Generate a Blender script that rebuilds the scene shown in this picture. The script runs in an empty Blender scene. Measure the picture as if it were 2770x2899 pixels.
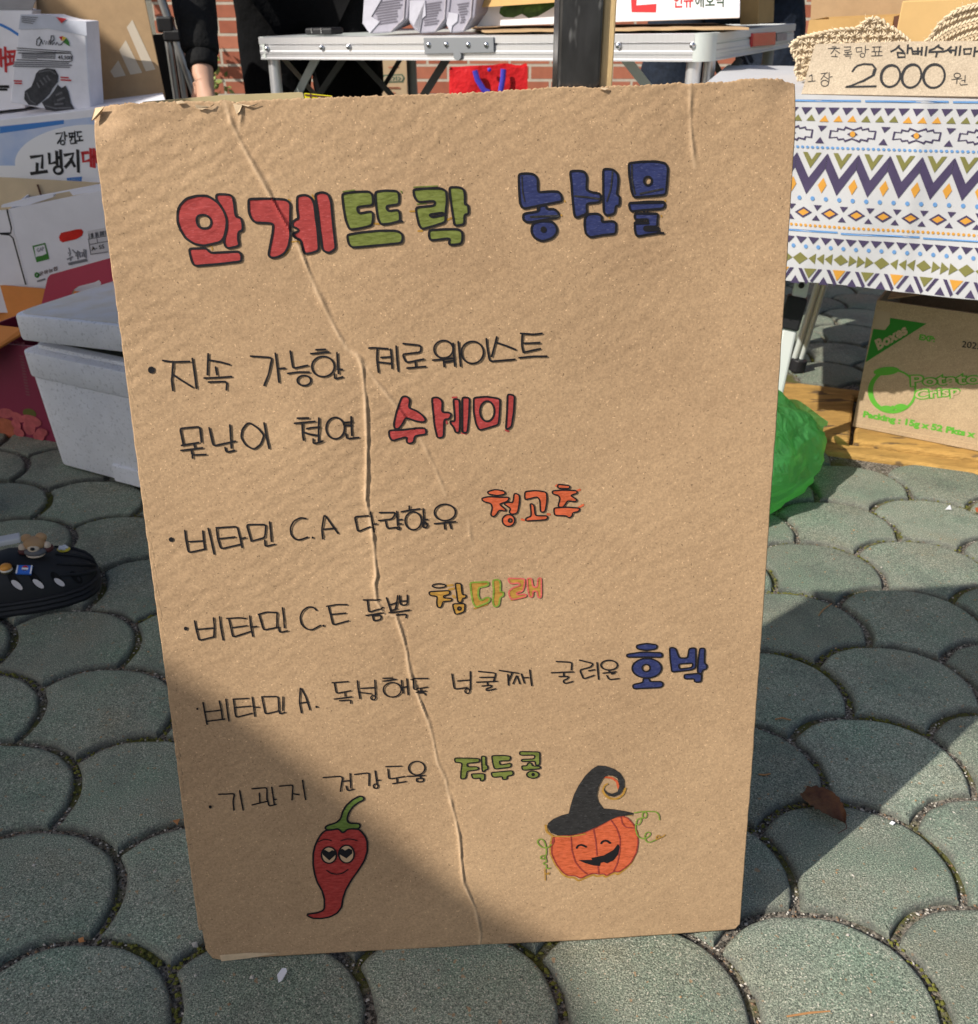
import bpy, bmesh, math, random
import numpy as np
from mathutils import Vector, Matrix, noise
from mathutils.geometry import tessellate_polygon

scene = bpy.context.scene
COL = scene.collection
R = math.radians
random.seed(7)
rng = np.random.default_rng(11)

# ------------------------------------------------------------------ camera, sky, sun, exposure
CAM_H, PITCH = 0.82, R(28.57)
F_PX, CX, CY = 2750.0, 1385.0, 1449.5
cam_d = bpy.data.cameras.new('camera'); cam = bpy.data.objects.new('camera', cam_d); COL.objects.link(cam)
cam.location = (0, 0, CAM_H); cam.rotation_euler = (R(90) - PITCH, 0, 0)
cam_d.sensor_fit = 'HORIZONTAL'; cam_d.sensor_width = 36.0; cam_d.lens = 36.0 * F_PX / 2770.0
cam_d.clip_start = 0.02; cam_d.clip_end = 300
cam_d.dof.use_dof = True; cam_d.dof.focus_distance = 0.82; cam_d.dof.aperture_fstop = 20.0
scene.camera = cam

SUN_AZ, SUN_EL = R(56.5), R(38.5)          # shadows run towards SUN_AZ (from +Y towards +X)
SUN_DIR = Vector((math.sin(SUN_AZ) * math.cos(SUN_EL), math.cos(SUN_AZ) * math.cos(SUN_EL), -math.sin(SUN_EL)))
sun_d = bpy.data.lights.new('sun', 'SUN'); sun_d.energy = 4.6; sun_d.angle = R(0.6); sun_d.color = (1.0, 0.95, 0.86)
sun = bpy.data.objects.new('sun', sun_d); COL.objects.link(sun)
sun.rotation_euler = SUN_DIR.to_track_quat('-Z', 'Y').to_euler(); sun.location = (-4, -3, 5)
world = bpy.data.worlds.new('World'); scene.world = world; world.use_nodes = True
wn = world.node_tree; bg = wn.nodes['Background']; sky = wn.nodes.new('ShaderNodeTexSky')
sky.sky_type = 'NISHITA'; sky.sun_disc = False; sky.sun_elevation = SUN_EL
sky.sun_rotation = SUN_AZ + math.pi        # the sun stands opposite to where the shadows run
sky.air_density = 1.0; sky.dust_density = 2.5; sky.ozone_density = 1.0
wn.links.new(sky.outputs[0], bg.inputs[0]); bg.inputs[1].default_value = 0.105
scene.view_settings.view_transform = 'Standard'; scene.view_settings.look = 'None'
scene.view_settings.exposure = 0.25; scene.view_settings.gamma = 1.0; scene.view_settings.use_curve_mapping = False

# ------------------------------------------------------------------ measuring helpers
SP, CP = math.sin(PITCH), math.cos(PITCH)
CAM = Vector((0, 0, CAM_H))
def ray(x, y):
    a = (x - CX) / F_PX; b = -(y - CY) / F_PX
    return Vector((a, CP + b * SP, -SP + b * CP))
def G(x, y, z=0.0):
    d = ray(x, y); t = (z - CAM_H) / d.z; return CAM + d * t
def AT(x, y, Y):
    d = ray(x, y); return CAM + d * (Y / d.y)
def ON(x, y, P, n):
    d = ray(x, y); return CAM + d * ((P - CAM).dot(n) / d.dot(n))
def block(ox, oy, s, pts):
    return [(ox + p[0] / s, oy + p[1] / s) for p in pts]
def ell(cx, cy, rx, ry, n=26, rot=0.0):
    c, s_ = math.cos(rot), math.sin(rot); o = []
    for i in range(n):
        a = 2 * math.pi * i / n; x, y = rx * math.cos(a), ry * math.sin(a)
        o.append((cx + x * c - y * s_, cy + x * s_ + y * c))
    return o

# ------------------------------------------------------------------ objects
WORLD_LOC = {}
def _off(parent):
    return WORLD_LOC.get(parent.name, Vector((0, 0, 0))) if parent else Vector((0, 0, 0))
def tag(o, label=None, cat=None, group=None, kind=None):
    if label: o['label'] = label
    if cat: o['category'] = cat
    if group: o['group'] = group
    if kind: o['kind'] = kind
    return o
def thing(name, label, cat, loc=(0, 0, 0), group=None):
    o = bpy.data.objects.new(name, None); COL.objects.link(o); o.location = loc
    o.empty_display_size = 0.05
    WORLD_LOC[o.name] = Vector(loc)
    return tag(o, label, cat, group)

class MB:
    """collects polygons in world coordinates and links them as ONE mesh object"""
    def __init__(s): s.v = []; s.f = []; s.m = []
    def poly(s, pts, mi=0):
        b = len(s.v); s.v += [tuple(p) for p in pts]; s.f.append(tuple(range(b, b + len(pts)))); s.m.append(mi)
    def mesh(s, vs, fs, mi=0):
        b = len(s.v); s.v += [tuple(p) for p in vs]
        for f in fs: s.f.append(tuple(i + b for i in f)); s.m.append(mi)
    def box(s, o, ax, ay, az, mi=0):
        o, ax, ay, az = Vector(o), Vector(ax), Vector(ay), Vector(az)
        p = [o, o + ax, o + ax + ay, o + ay, o + az, o + ax + az, o + ax + ay + az, o + ay + az]
        f = [(0, 3, 2, 1), (4, 5, 6, 7), (0, 1, 5, 4), (1, 2, 6, 5), (2, 3, 7, 6), (3, 0, 4, 7)]
        if ax.cross(ay).dot(az) < 0: f = [tuple(reversed(q)) for q in f]
        s.mesh(p, f, mi)
    def cbox(s, c, sx, sy, sz, ex=(1, 0, 0), ey=(0, 1, 0), ez=(0, 0, 1), mi=0):
        ex, ey, ez = Vector(ex).normalized(), Vector(ey).normalized(), Vector(ez).normalized()
        s.box(Vector(c) - ex * sx / 2 - ey * sy / 2 - ez * sz / 2, ex * sx, ey * sy, ez * sz, mi)
    def slab(s, quad, d, mi=0):
        q = [Vector(p) for p in quad]; d = Vector(d); b = [p + d for p in q]
        n = (q[1] - q[0]).cross(q[2] - q[0]); k = len(q)
        fs = [tuple(range(k)), tuple(reversed(range(k, 2 * k)))] + [(i, i + k, (i + 1) % k + k, (i + 1) % k) for i in range(k)]
        if n.dot(d) > 0: fs = [tuple(reversed(f)) for f in fs]
        s.mesh(q + b, fs, mi)
    def tube(s, pts, r, seg=12, mi=0, cap=True, squash=None):
        pts = [Vector(p) for p in pts]; n = len(pts)
        rs = r if isinstance(r, (list, tuple)) else [r] * n
        b = len(s.v); up = None
        for i, p in enumerate(pts):
            t = (pts[min(i + 1, n - 1)] - pts[max(i - 1, 0)]).normalized()
            if up is None:
                up = Vector((0, 0, 1)) if abs(t.z) < 0.9 else Vector((0, 1, 0))
            x = t.cross(up).normalized(); y = x.cross(t).normalized(); up = y
            for k in range(seg):
                a = 2 * math.pi * k / seg
                s.v.append(tuple(p + x * math.cos(a) * rs[i] + y * math.sin(a) * rs[i] * (squash or 1)))
        for i in range(n - 1):
            for k in range(seg):
                a0 = b + i * seg + k; a1 = b + i * seg + (k + 1) % seg
                s.f.append((a0, a1, a1 + seg, a0 + seg)); s.m.append(mi)
        if cap:
            s.f.append(tuple(b + k for k in reversed(range(seg)))); s.m.append(mi)
            s.f.append(tuple(b + (n - 1) * seg + k for k in range(seg))); s.m.append(mi)
    def ball(s, c, rx, ry, rz, seg=14, rings=9, mi=0, M=None):
        b = len(s.v); c = Vector(c)
        for i in range(rings + 1):
            th = math.pi * i / rings
            for k in range(seg):
                a = 2 * math.pi * k / seg
                p = Vector((rx * math.sin(th) * math.cos(a), ry * math.sin(th) * math.sin(a), rz * math.cos(th)))
                s.v.append(tuple(c + (M @ p if M else p)))
        for i in range(rings):
            for k in range(seg):
                a0 = b + i * seg + k; a1 = b + i * seg + (k + 1) % seg
                s.f.append((a0, a0 + seg, a1 + seg, a1)); s.m.append(mi)
    def build(s, name, mats, parent=None, smooth=False, bevel=0.0, bseg=2, merge=False):
        off = _off(parent)
        me = bpy.data.meshes.new(name)
        me.from_pydata([tuple(Vector(p) - off) for p in s.v], [], s.f)
        mats = mats if isinstance(mats, (list, tuple)) else [mats]
        for m in mats: me.materials.append(m)
        me.polygons.foreach_set('material_index', s.m)
        if merge or bevel:
            bm = bmesh.new(); bm.from_mesh(me)
            bmesh.ops.remove_doubles(bm, verts=bm.verts, dist=1e-5)
            if bevel:
                ed = [e for e in bm.edges if len(e.link_faces) == 2 and e.calc_face_angle(0) > 0.5]
                bmesh.ops.bevel(bm, geom=ed, offset=bevel, segments=bseg, profile=0.5, affect='EDGES', clamp_overlap=True)
            bm.to_mesh(me); bm.free()
        if smooth:
            for p in me.polygons: p.use_smooth = True
            try: me.set_sharp_from_angle(angle=R(50 if smooth is True else smooth))
            except Exception: pass
        me.update()
        o = bpy.data.objects.new(name, me); COL.objects.link(o)
        if parent: o.parent = parent
        WORLD_LOC[o.name] = off
        return o

def blob_mesh(points, edges, radii, sub=2):
    """grow one continuous skin round a skeleton, returns vertices and faces"""
    me = bpy.data.meshes.new('skeleton'); me.from_pydata([tuple(p) for p in points], edges, [])
    o = bpy.data.objects.new('skeleton', me); COL.objects.link(o)
    o.modifiers.new('skin', 'SKIN')
    sv = me.skin_vertices[0].data
    for i, r in enumerate(radii):
        sv[i].radius = (r, r) if not isinstance(r, (tuple, list)) else r
        sv[i].use_root = (i == 0)
    ss = o.modifiers.new('sub', 'SUBSURF'); ss.levels = sub; ss.render_levels = sub
    dg = bpy.context.evaluated_depsgraph_get(); ev = o.evaluated_get(dg); m = ev.to_mesh()
    vs = [v.co.copy() for v in m.vertices]; fs = [tuple(p.vertices) for p in m.polygons]
    ev.to_mesh_clear(); bpy.data.objects.remove(o); bpy.data.meshes.remove(me)
    return vs, fs

_tc = {}
def text2d(body, bold=0.0):
    """outline of printed words from Blender's own font: unit height, 2D triangles"""
    key = (body, bold)
    if key in _tc: return _tc[key]
    cu = bpy.data.curves.new('words', 'FONT'); cu.body = body; cu.size = 1.0; cu.offset = bold; cu.resolution_u = 4
    o = bpy.data.objects.new('words', cu); COL.objects.link(o)
    dg = bpy.context.evaluated_depsgraph_get(); ev = o.evaluated_get(dg); m = ev.to_mesh()
    vs = [(v.co.x, v.co.y) for v in m.vertices]; fs = [tuple(p.vertices) for p in m.polygons]
    ev.to_mesh_clear(); bpy.data.objects.remove(o); bpy.data.curves.remove(cu)
    if vs:
        x0 = min(v[0] for v in vs); x1 = max(v[0] for v in vs); y0 = min(v[1] for v in vs); y1 = max(v[1] for v in vs)
        w = max(x1 - x0, 1e-6); h = max(y1 - y0, 1e-6)
        vs = [((v[0] - x0) / w, (v[1] - y0) / h) for v in vs]
    _tc[key] = (vs, fs); return vs, fs
def words(mb, body, quad, n, lift, mi=0, bold=0.0):
    """printed words filling a quad given bottom-left, bottom-right, top-left"""
    vs, fs = text2d(body, bold); a, b, c = [Vector(p) for p in quad]
    pts = [a + (b - a) * x + (c - a) * y + n * lift for x, y in vs]
    if fs:
        p0, p1, p2 = [pts[i] for i in fs[0][:3]]
        if (p1 - p0).cross(p2 - p0).dot(n) < 0: fs = [tuple(reversed(f)) for f in fs]
    mb.mesh(pts, fs, mi)
def flat(mb, pts, n, lift, mi=0):
    """a printed patch: any outline, lying on a face"""
    ps = [Vector(p) + n * lift for p in pts]
    tris = tessellate_polygon([ps])
    fs = []
    for t in tris:
        a, b, c = [ps[i] for i in t]
        fs.append(t if (b - a).cross(c - a).dot(n) > 0 else tuple(reversed(t)))
    mb.mesh(ps, fs, mi)
def line3(mb, pts, w, n, lift, mi=0):
    """a printed line: a ribbon lying on a face"""
    pts = [Vector(p) for p in pts]; k = len(pts); L = []; Rr = []
    for i in range(k):
        t = (pts[min(i + 1, k - 1)] - pts[max(i - 1, 0)]).normalized(); s_ = n.cross(t).normalized() * w / 2
        e = t * (w * 0.35) * ((-1 if i == 0 else 0) + (1 if i == k - 1 else 0))
        L.append(pts[i] + s_ + n * lift + e); Rr.append(pts[i] - s_ + n * lift + e)
    vs = L + Rr
    mb.mesh(vs, [(i + k, i + 1 + k, i + 1, i) for i in range(k - 1)], mi)

# ------------------------------------------------------------------ materials
def mat(name, col, rough=0.7, var=0.0, vscale=20.0, bump=0.0, bscale=200.0, metal=0.0, spec=0.3,
        col2=None, fleck=None, fscale=400.0, famt=0.62, trans=0.0, sub=0.0, coat=0.0, stretch=None):
    m = bpy.data.materials.new(name); m.use_nodes = True; nt = m.node_tree; N = nt.nodes; Lk = nt.links
    b = N['Principled BSDF']; b.inputs['Roughness'].default_value = rough; b.inputs['Metallic'].default_value = metal
    b.inputs['Specular IOR Level'].default_value = spec
    if coat: b.inputs['Coat Weight'].default_value = coat; b.inputs['Coat Roughness'].default_value = 0.15
    tc = N.new('ShaderNodeTexCoord'); vec = tc.outputs['Object']
    if stretch:
        mp = N.new('ShaderNodeMapping'); mp.inputs['Scale'].default_value = stretch; Lk.new(vec, mp.inputs[0]); vec = mp.outputs[0]
    c = None
    if var or col2:
        nz = N.new('ShaderNodeTexNoise'); nz.inputs['Scale'].default_value = vscale; nz.inputs['Detail'].default_value = 6; nz.inputs['Roughness'].default_value = 0.65
        Lk.new(vec, nz.inputs['Vector'])
        rp = N.new('ShaderNodeValToRGB'); rp.color_ramp.elements[0].position = 0.3; rp.color_ramp.elements[1].position = 0.7
        if col2: c0, c1 = col, col2
        else: c0 = tuple(x * (1 - var) for x in col); c1 = tuple(min(1, x * (1 + var)) for x in col)
        rp.color_ramp.elements[0].color = (*c0, 1); rp.color_ramp.elements[1].color = (*c1, 1)
        Lk.new(nz.outputs['Fac'], rp.inputs[0]); c = rp.outputs[0]
    if fleck:
        n2 = N.new('ShaderNodeTexNoise'); n2.inputs['Scale'].default_value = fscale; n2.inputs['Detail'].default_value = 2
        Lk.new(vec, n2.inputs['Vector'])
        r2 = N.new('ShaderNodeValToRGB'); r2.color_ramp.elements[0].position = famt; r2.color_ramp.elements[1].position = famt + 0.06
        r2.color_ramp.elements[0].color = (0, 0, 0, 1); r2.color_ramp.elements[1].color = (1, 1, 1, 1)
        Lk.new(n2.outputs['Fac'], r2.inputs[0])
        mx = N.new('ShaderNodeMix'); mx.data_type = 'RGBA'; Lk.new(r2.outputs[0], mx.inputs[0])
        if c is None: mx.inputs[6].default_value = (*col, 1)
        else: Lk.new(c, mx.inputs[6])
        mx.inputs[7].default_value = (*fleck, 1); c = mx.outputs[2]
    if c is None: b.inputs['Base Color'].default_value = (*col, 1)
    else: Lk.new(c, b.inputs['Base Color'])
    if bump:
        n3 = N.new('ShaderNodeTexNoise'); n3.inputs['Scale'].default_value = bscale; n3.inputs['Detail'].default_value = 4
        Lk.new(vec, n3.inputs['Vector'])
        bp = N.new('ShaderNodeBump'); bp.inputs['Strength'].default_value = bump; bp.inputs['Distance'].default_value = 0.5 / bscale
        Lk.new(n3.outputs['Fac'], bp.inputs['Height']); Lk.new(bp.outputs[0], b.inputs['Normal'])
    if trans: b.inputs['Transmission Weight'].default_value = trans
    if sub:
        b.inputs['Subsurface Weight'].default_value = sub; b.inputs['Subsurface Radius'].default_value = (0.01, 0.004, 0.002)
    return m
# ------------------------------------------------------------------ ground, paving, kerb, wall
def paver_mat():
    m = bpy.data.materials.new('green_concrete'); m.use_nodes = True; nt = m.node_tree; N = nt.nodes; L = nt.links
    b = N['Principled BSDF']; b.inputs['Roughness'].default_value = 0.85; b.inputs['Specular IOR Level'].default_value = 0.25
    tc = N.new('ShaderNodeTexCoord'); v = tc.outputs['Object']
    def noise_(sc, det=4, ro=0.6):
        n = N.new('ShaderNodeTexNoise'); n.inputs['Scale'].default_value = sc; n.inputs['Detail'].default_value = det; n.inputs['Roughness'].default_value = ro
        L.new(v, n.inputs['Vector']); return n.outputs['Fac']
    def ramp(f, stops):
        r = N.new('ShaderNodeValToRGB'); e = r.color_ramp.elements
        while len(e) < len(stops): e.new(0.5)
        for i, (p, c) in enumerate(stops): e[i].position = p; e[i].color = (*c, 1)
        L.new(f, r.inputs[0]); return r.outputs[0]
    def mix(fac, a, c, mode='MIX'):
        x = N.new('ShaderNodeMix'); x.data_type = 'RGBA'; x.blend_type = mode
        if isinstance(fac, float): x.inputs[0].default_value = fac
        else: L.new(fac, x.inputs[0])
        for s_, q in ((6, a), (7, c)):
            if isinstance(q, tuple): x.inputs[s_].default_value = (*q, 1)
            else: L.new(q, x.inputs[s_])
        return x.outputs[2]
    fine = ramp(noise_(620, 2, 0.7), [(0.30, (0.060, 0.070, 0.060)), (0.5, (0.230, 0.253, 0.215)), (0.68, (0.47, 0.49, 0.42))])
    tint = ramp(noise_(9, 5), [(0.3, (0.80, 0.98, 0.86)), (0.55, (1.0, 1.0, 0.93)), (0.75, (1.02, 0.92, 0.80))])
    c = mix(1.0, fine, tint, 'MULTIPLY')
    big = ramp(noise_(3.1, 4), [(0.3, (0.80, 0.82, 0.80)), (0.7, (1.12, 1.12, 1.1))])
    c = mix(1.0, c, big, 'MULTIPLY')
    green = ramp(noise_(45, 3), [(0.58, (0, 0, 0)), (0.75, (0.30, 0.30, 0.30))])
    c = mix(green, c, (0.14, 0.235, 0.17))
    sand = ramp(noise_(480, 1), [(0.64, (0, 0, 0)), (0.69, (0.85, 0.85, 0.85))])
    c = mix(sand, c, (0.62, 0.58, 0.47))
    och = ramp(noise_(140, 1), [(0.70, (0, 0, 0)), (0.73, (0.8, 0.8, 0.8))])
    c = mix(och, c, (0.38, 0.24, 0.13))
    dark = ramp(noise_(6, 6, 0.7), [(0.50, (0, 0, 0)), (0.78, (0.72, 0.72, 0.72))])
    c = mix(dark, c, (0.10, 0.11, 0.10))
    # worn rims of every stone: the vertex attribute says how near the rim a point of the stone lies
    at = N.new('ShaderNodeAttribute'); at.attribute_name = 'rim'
    at2 = N.new('ShaderNodeAttribute'); at2.attribute_name = 'tone'
    cmb = N.new('ShaderNodeCombineColor')
    for k in range(3): L.new(at2.outputs['Fac'], cmb.inputs[k])
    c = mix(1.0, c, cmb.outputs[0], 'MULTIPLY')
    wear_and_light = N.new('ShaderNodeMath'); wear_and_light.operation = 'MULTIPLY'; L.new(at.outputs['Fac'], wear_and_light.inputs[0]); L.new(ramp(noise_(60, 4), [(0.30, (0.25, 0.25, 0.25)), (0.6, (1, 1, 1))]), wear_and_light.inputs[1])
    c = mix(wear_and_light.outputs[0], c, (0.105, 0.103, 0.095))
    L.new(c, b.inputs['Base Color'])
    bp = N.new('ShaderNodeBump'); bp.inputs['Strength'].default_value = 1.0; bp.inputs['Distance'].default_value = 0.0024
    L.new(noise_(520, 3, 0.7), bp.inputs['Height']); L.new(bp.outputs[0], b.inputs['Normal'])
    return m
def joint_mat():
    m = bpy.data.materials.new('joint_soil'); m.use_nodes = True; nt = m.node_tree; N = nt.nodes; L = nt.links
    b = N['Principled BSDF']; b.inputs['Roughness'].default_value = 0.95
    tc = N.new('ShaderNodeTexCoord'); v = tc.outputs['Object']
    vo = N.new('ShaderNodeTexVoronoi'); vo.inputs['Scale'].default_value = 420; L.new(v, vo.inputs['Vector'])
    r = N.new('ShaderNodeValToRGB'); e = r.color_ramp.elements; e[0].position = 0.1; e[0].color = (0.030, 0.026, 0.020, 1); e[1].position = 0.95; e[1].color = (0.30, 0.26, 0.21, 1)
    sp = N.new('ShaderNodeSeparateColor'); L.new(vo.outputs['Color'], sp.inputs[0]); L.new(sp.outputs[0], r.inputs[0])
    n = N.new('ShaderNodeTexNoise'); n.inputs['Scale'].default_value = 13; n.inputs['Detail'].default_value = 6; L.new(v, n.inputs['Vector'])
    r2 = N.new('ShaderNodeValToRGB'); r2.color_ramp.elements[0].position = 0.50; r2.color_ramp.elements[1].position = 0.60; L.new(n.outputs['Fac'], r2.inputs[0])
    n4 = N.new('ShaderNodeTexNoise'); n4.inputs['Scale'].default_value = 600; L.new(v, n4.inputs['Vector'])
    r4 = N.new('ShaderNodeValToRGB'); r4.color_ramp.elements[0].color = (0.035, 0.04, 0.01, 1); r4.color_ramp.elements[1].color = (0.17, 0.16, 0.035, 1); L.new(n4.outputs['Fac'], r4.inputs[0])
    mx = N.new('ShaderNodeMix'); mx.data_type = 'RGBA'; L.new(r2.outputs[0], mx.inputs[0]); L.new(r.outputs[0], mx.inputs[6]); L.new(r4.outputs[0], mx.inputs[7])
    L.new(mx.outputs[2], b.inputs['Base Color'])
    bp = N.new('ShaderNodeBump'); bp.inputs['Distance'].default_value = 0.002; L.new(n4.outputs['Fac'], bp.inputs['Height']); L.new(bp.outputs[0], b.inputs['Normal'])
    return m
M_PAVER, M_JOINT = paver_mat(), joint_mat()

g = MB(); g.poly([(-60, -60, -0.0085), (60, -60, -0.0085), (60, 60, -0.0085), (-60, 60, -0.0085)])
tag(g.build('ground', M_JOINT), kind='structure')

LA0, LB = Vector((0.37295, 0.91991)), Vector((0.08823, 0.04423))
T1, T2 = Vector((0.07640, 0.14879)), Vector((0.17430, 0.00809))
def arc(p, q, bulge, n=7):
    """points from p (included) to q (left out), bulging to the left of p->q"""
    d = q - p; nl = Vector((-d.y, d.x)); o = []
    for i in range(n):
        t = i / n; k = math.sin(math.pi * t) ** 0.85
        o.append(p + d * t + nl * bulge * k)
    return o
KERB = [(0.300, 1.950), (1.60, 1.470)]     # near edge of the yellow kerb, left to right
KD = Vector((KERB[1][0] - KERB[0][0], KERB[1][1] - KERB[0][1])).normalized(); KN = Vector((-KD.y, KD.x)); KW = 0.32
def kerb_side(p): return (p - Vector(KERB[0])).dot(KN)
def build_paving():
    vs, fs, rim, tone, outl = [], [], [], [], []
    M = Matrix(((T1.x, T2.x), (T1.y, T2.y))).inverted()
    for i in range(-6, 60):
        for j in range(-46, 40):
            A = LA0 + T1 * i + T2 * j
            if not (-2.6 < A.x < 2.8 and 0.25 < A.y < 7.2): continue
            if A.y > 3.4 and abs(A.x) > 2.2: continue
            V4 = A; V3 = A + LB; V2 = A + T1; V0 = A + T1 - T2; V1 = V3 + T1 - T2; V5 = V3 - T2
            near = A.y < 2.6
            n = 8 if near else 4
            b1, b2, b3 = 0.155, 0.115, 0.145
            P = arc(V0, V1, b1, n) + arc(V1, V2, b2, n) + arc(V2, V3, b3, n)
            P += [p for p in reversed(arc(V4, V3, b1, n)[1:] + [V3])]
            P += [p for p in reversed(arc(V5, V4, b2, n)[1:] + [V4])]
            P += [p for p in reversed(arc(V0, V5, b3, n)[1:] + [V5])]
            cen = sum(P, Vector((0, 0))) / len(P)
            ks = kerb_side(cen)
            if cen.x > KERB[0][0] - 0.12 and -0.055 < ks < KW + 0.055: continue
            if len(P) < 6: continue
            # orientation: make counter-clockwise
            ar = sum(P[k].x * P[(k + 1) % len(P)].y - P[(k + 1) % len(P)].x * P[k].y for k in range(len(P)))
            if ar < 0: P.reverse()
            k = len(P)
            def inset(d, jit=0.0):
                o = []
                for q in range(k):
                    a, b, c = P[q - 1], P[q], P[(q + 1) % k]
                    t1 = (b - a).normalized(); t2 = (c - b).normalized()
                    n1 = Vector((-t1.y, t1.x)); n2 = Vector((-t2.y, t2.x)); nn = (n1 + n2)
                    if nn.length < 0.3: nn = n2
                    nn.normalize(); f = 1 / max(0.55, nn.dot(n2))
                    w = d * f
                    if jit:
                        w += jit * (noise.noise(Vector((b.x * 60, b.y * 60, 3.1))) + 0.6 * noise.noise(Vector((b.x * 190, b.y * 190, 7.7))))
                    o.append(b + nn * w)
                return o
            tz = random.uniform(-0.0012, 0.0012); tx = random.uniform(-0.008, 0.008); ty = random.uniform(-0.008, 0.008)
            def zz(p, z): return z + tz + (p.x - cen.x) * tx + (p.y - cen.y) * ty
            base = len(vs)
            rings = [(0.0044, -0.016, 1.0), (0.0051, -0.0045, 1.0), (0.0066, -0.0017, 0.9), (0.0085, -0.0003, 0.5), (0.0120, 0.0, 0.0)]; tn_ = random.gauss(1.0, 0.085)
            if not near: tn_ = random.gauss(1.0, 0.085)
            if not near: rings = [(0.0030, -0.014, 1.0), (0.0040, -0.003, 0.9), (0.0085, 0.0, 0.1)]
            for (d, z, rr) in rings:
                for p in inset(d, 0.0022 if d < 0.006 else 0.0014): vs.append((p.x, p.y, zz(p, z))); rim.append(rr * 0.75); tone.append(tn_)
            for r_ in range(len(rings) - 1):
                for q in range(k):
                    a = base + r_ * k + q; b = base + r_ * k + (q + 1) % k
                    fs.append((a, b, b + k, a + k))
            top = base + (len(rings) - 1) * k
            tri = tessellate_polygon([[Vector(vs[top + q]) for q in range(k)]])
            for t in tri:
                a, b, c = [Vector(vs[top + q]) for q in t]
                t = tuple(top + q for q in t)
                fs.append(t if (b - a).cross(c - a).z > 0 else tuple(reversed(t)))
            outl.append((P, cen))
    me = bpy.data.meshes.new('paving'); me.from_pydata(vs, [], fs); me.materials.append(M_PAVER)
    at = me.attributes.new('rim', 'FLOAT', 'POINT'); at.data.foreach_set('value', rim); at2 = me.attributes.new('tone', 'FLOAT', 'POINT'); at2.data.foreach_set('value', tone)
    for p in me.polygons: p.use_smooth = True
    me.set_sharp_from_angle(angle=R(38)); me.update()
    o = bpy.data.objects.new('paving', me); COL.objects.link(o)
    return tag(o, kind='structure'), outl
paving, OUTL = build_paving()

# loose grit in the joints and on the stones (nobody could count it)
gm = [mat('grit_pale', (0.50, 0.46, 0.40), 0.8), mat('grit_brown', (0.24, 0.15, 0.09), 0.9), mat('grit_dark', (0.07, 0.065, 0.055), 0.9), mat('grit_ochre', (0.42, 0.25, 0.12), 0.9),
      mat('moss', (0.13, 0.13, 0.025), 0.95, var=0.4, vscale=300)]
gr = MB()
OCT = [(1, 0, 0), (-1, 0, 0), (0, 1, 0), (0, -1, 0), (0, 0, 1), (0, 0, -1)]
OF = [(0, 2, 4), (2, 1, 4), (1, 3, 4), (3, 0, 4), (2, 0, 5), (1, 2, 5), (3, 1, 5), (0, 3, 5)]
def pebble(x, y, z, r, mi):
    a = random.uniform(0, 6.28); c, s_ = math.cos(a), math.sin(a)
    sx, sy, sz = r * random.uniform(0.7, 1.4), r * random.uniform(0.7, 1.2), r * random.uniform(0.5, 0.9)
    gr.mesh([(x + (p[0] * sx * c - p[1] * sy * s_), y + (p[0] * sx * s_ + p[1] * sy * c), z + p[2] * sz) for p in OCT], OF, mi)
for P, cen in OUTL:
    if cen.y > 2.4: continue
    dens = 2.6 if cen.y < 1.3 else 1.1
    for q in range(len(P)):
        a, b = P[q], P[(q + 1) % len(P)]
        mossy = noise.noise(Vector((a.x * 5.5, a.y * 5.5, 9.0)))
        for _ in range(int(dens + random.random())):
            p = a.lerp(b, random.random()); w = random.gauss(0, 0.0032)
            if mossy > 0.12 and random.random() < 0.75:
                pebble(p.x + w, p.y + random.gauss(0, 0.002), -0.0062 + random.uniform(0, 0.0025), random.uniform(0.0014, 0.0030), 4)
            else:
                pebble(p.x + w, p.y + random.gauss(0, 0.002), -0.0072 + random.uniform(0, 0.002), random.uniform(0.0006, 0.0019), random.choice([0, 0, 1, 2, 2, 2]))
    for _ in range(random.randint(3, 9) if cen.y < 1.4 else 1):
        p = cen + Vector((random.uniform(-0.075, 0.075), random.uniform(-0.065, 0.065)))
        pebble(p.x, p.y, 0.0006, random.uniform(0.0007, 0.0024), random.choice([0, 0, 3, 3, 1]))
tag(gr.build('grit', gm), 'loose grit and moss lying in the joints of the paving', 'grit', kind='stuff')

# yellow painted kerb stones, flush with the paving
M_YEL = mat('yellow_kerb_paint', (0.42, 0.245, 0.07), 0.8, var=0.3, vscale=5, bump=0.3, bscale=30, fleck=(0.16, 0.10, 0.045), fscale=5.5, famt=0.62, stretch=(2.5, 9, 9))
M_CONC = mat('grey_concrete', (0.30, 0.29, 0.27), 0.9, var=0.2, vscale=12, bump=0.4, bscale=120)
k0 = Vector((KERB[0][0], KERB[0][1], -0.02)); kd = KD.to_3d(); kn = KN.to_3d()
kb = MB(); x = 0.0
for ln in (0.465, 0.50, 0.50):
    kb.box(k0 + kd * x, kd * (ln - 0.008), kn * (KW - 0.06), Vector((0, 0, 0.032))); x += ln
kb.box(k0 - kn * 0.052, kd * 1.46, kn * 0.046, Vector((0, 0, 0.024)))
kb.box(k0 + kn * (KW - 0.052), kd * 1.46, kn * 0.046, Vector((0, 0, 0.024)))
tag(kb.build('kerb', M_YEL, bevel=0.006), kind='structure')

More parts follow.
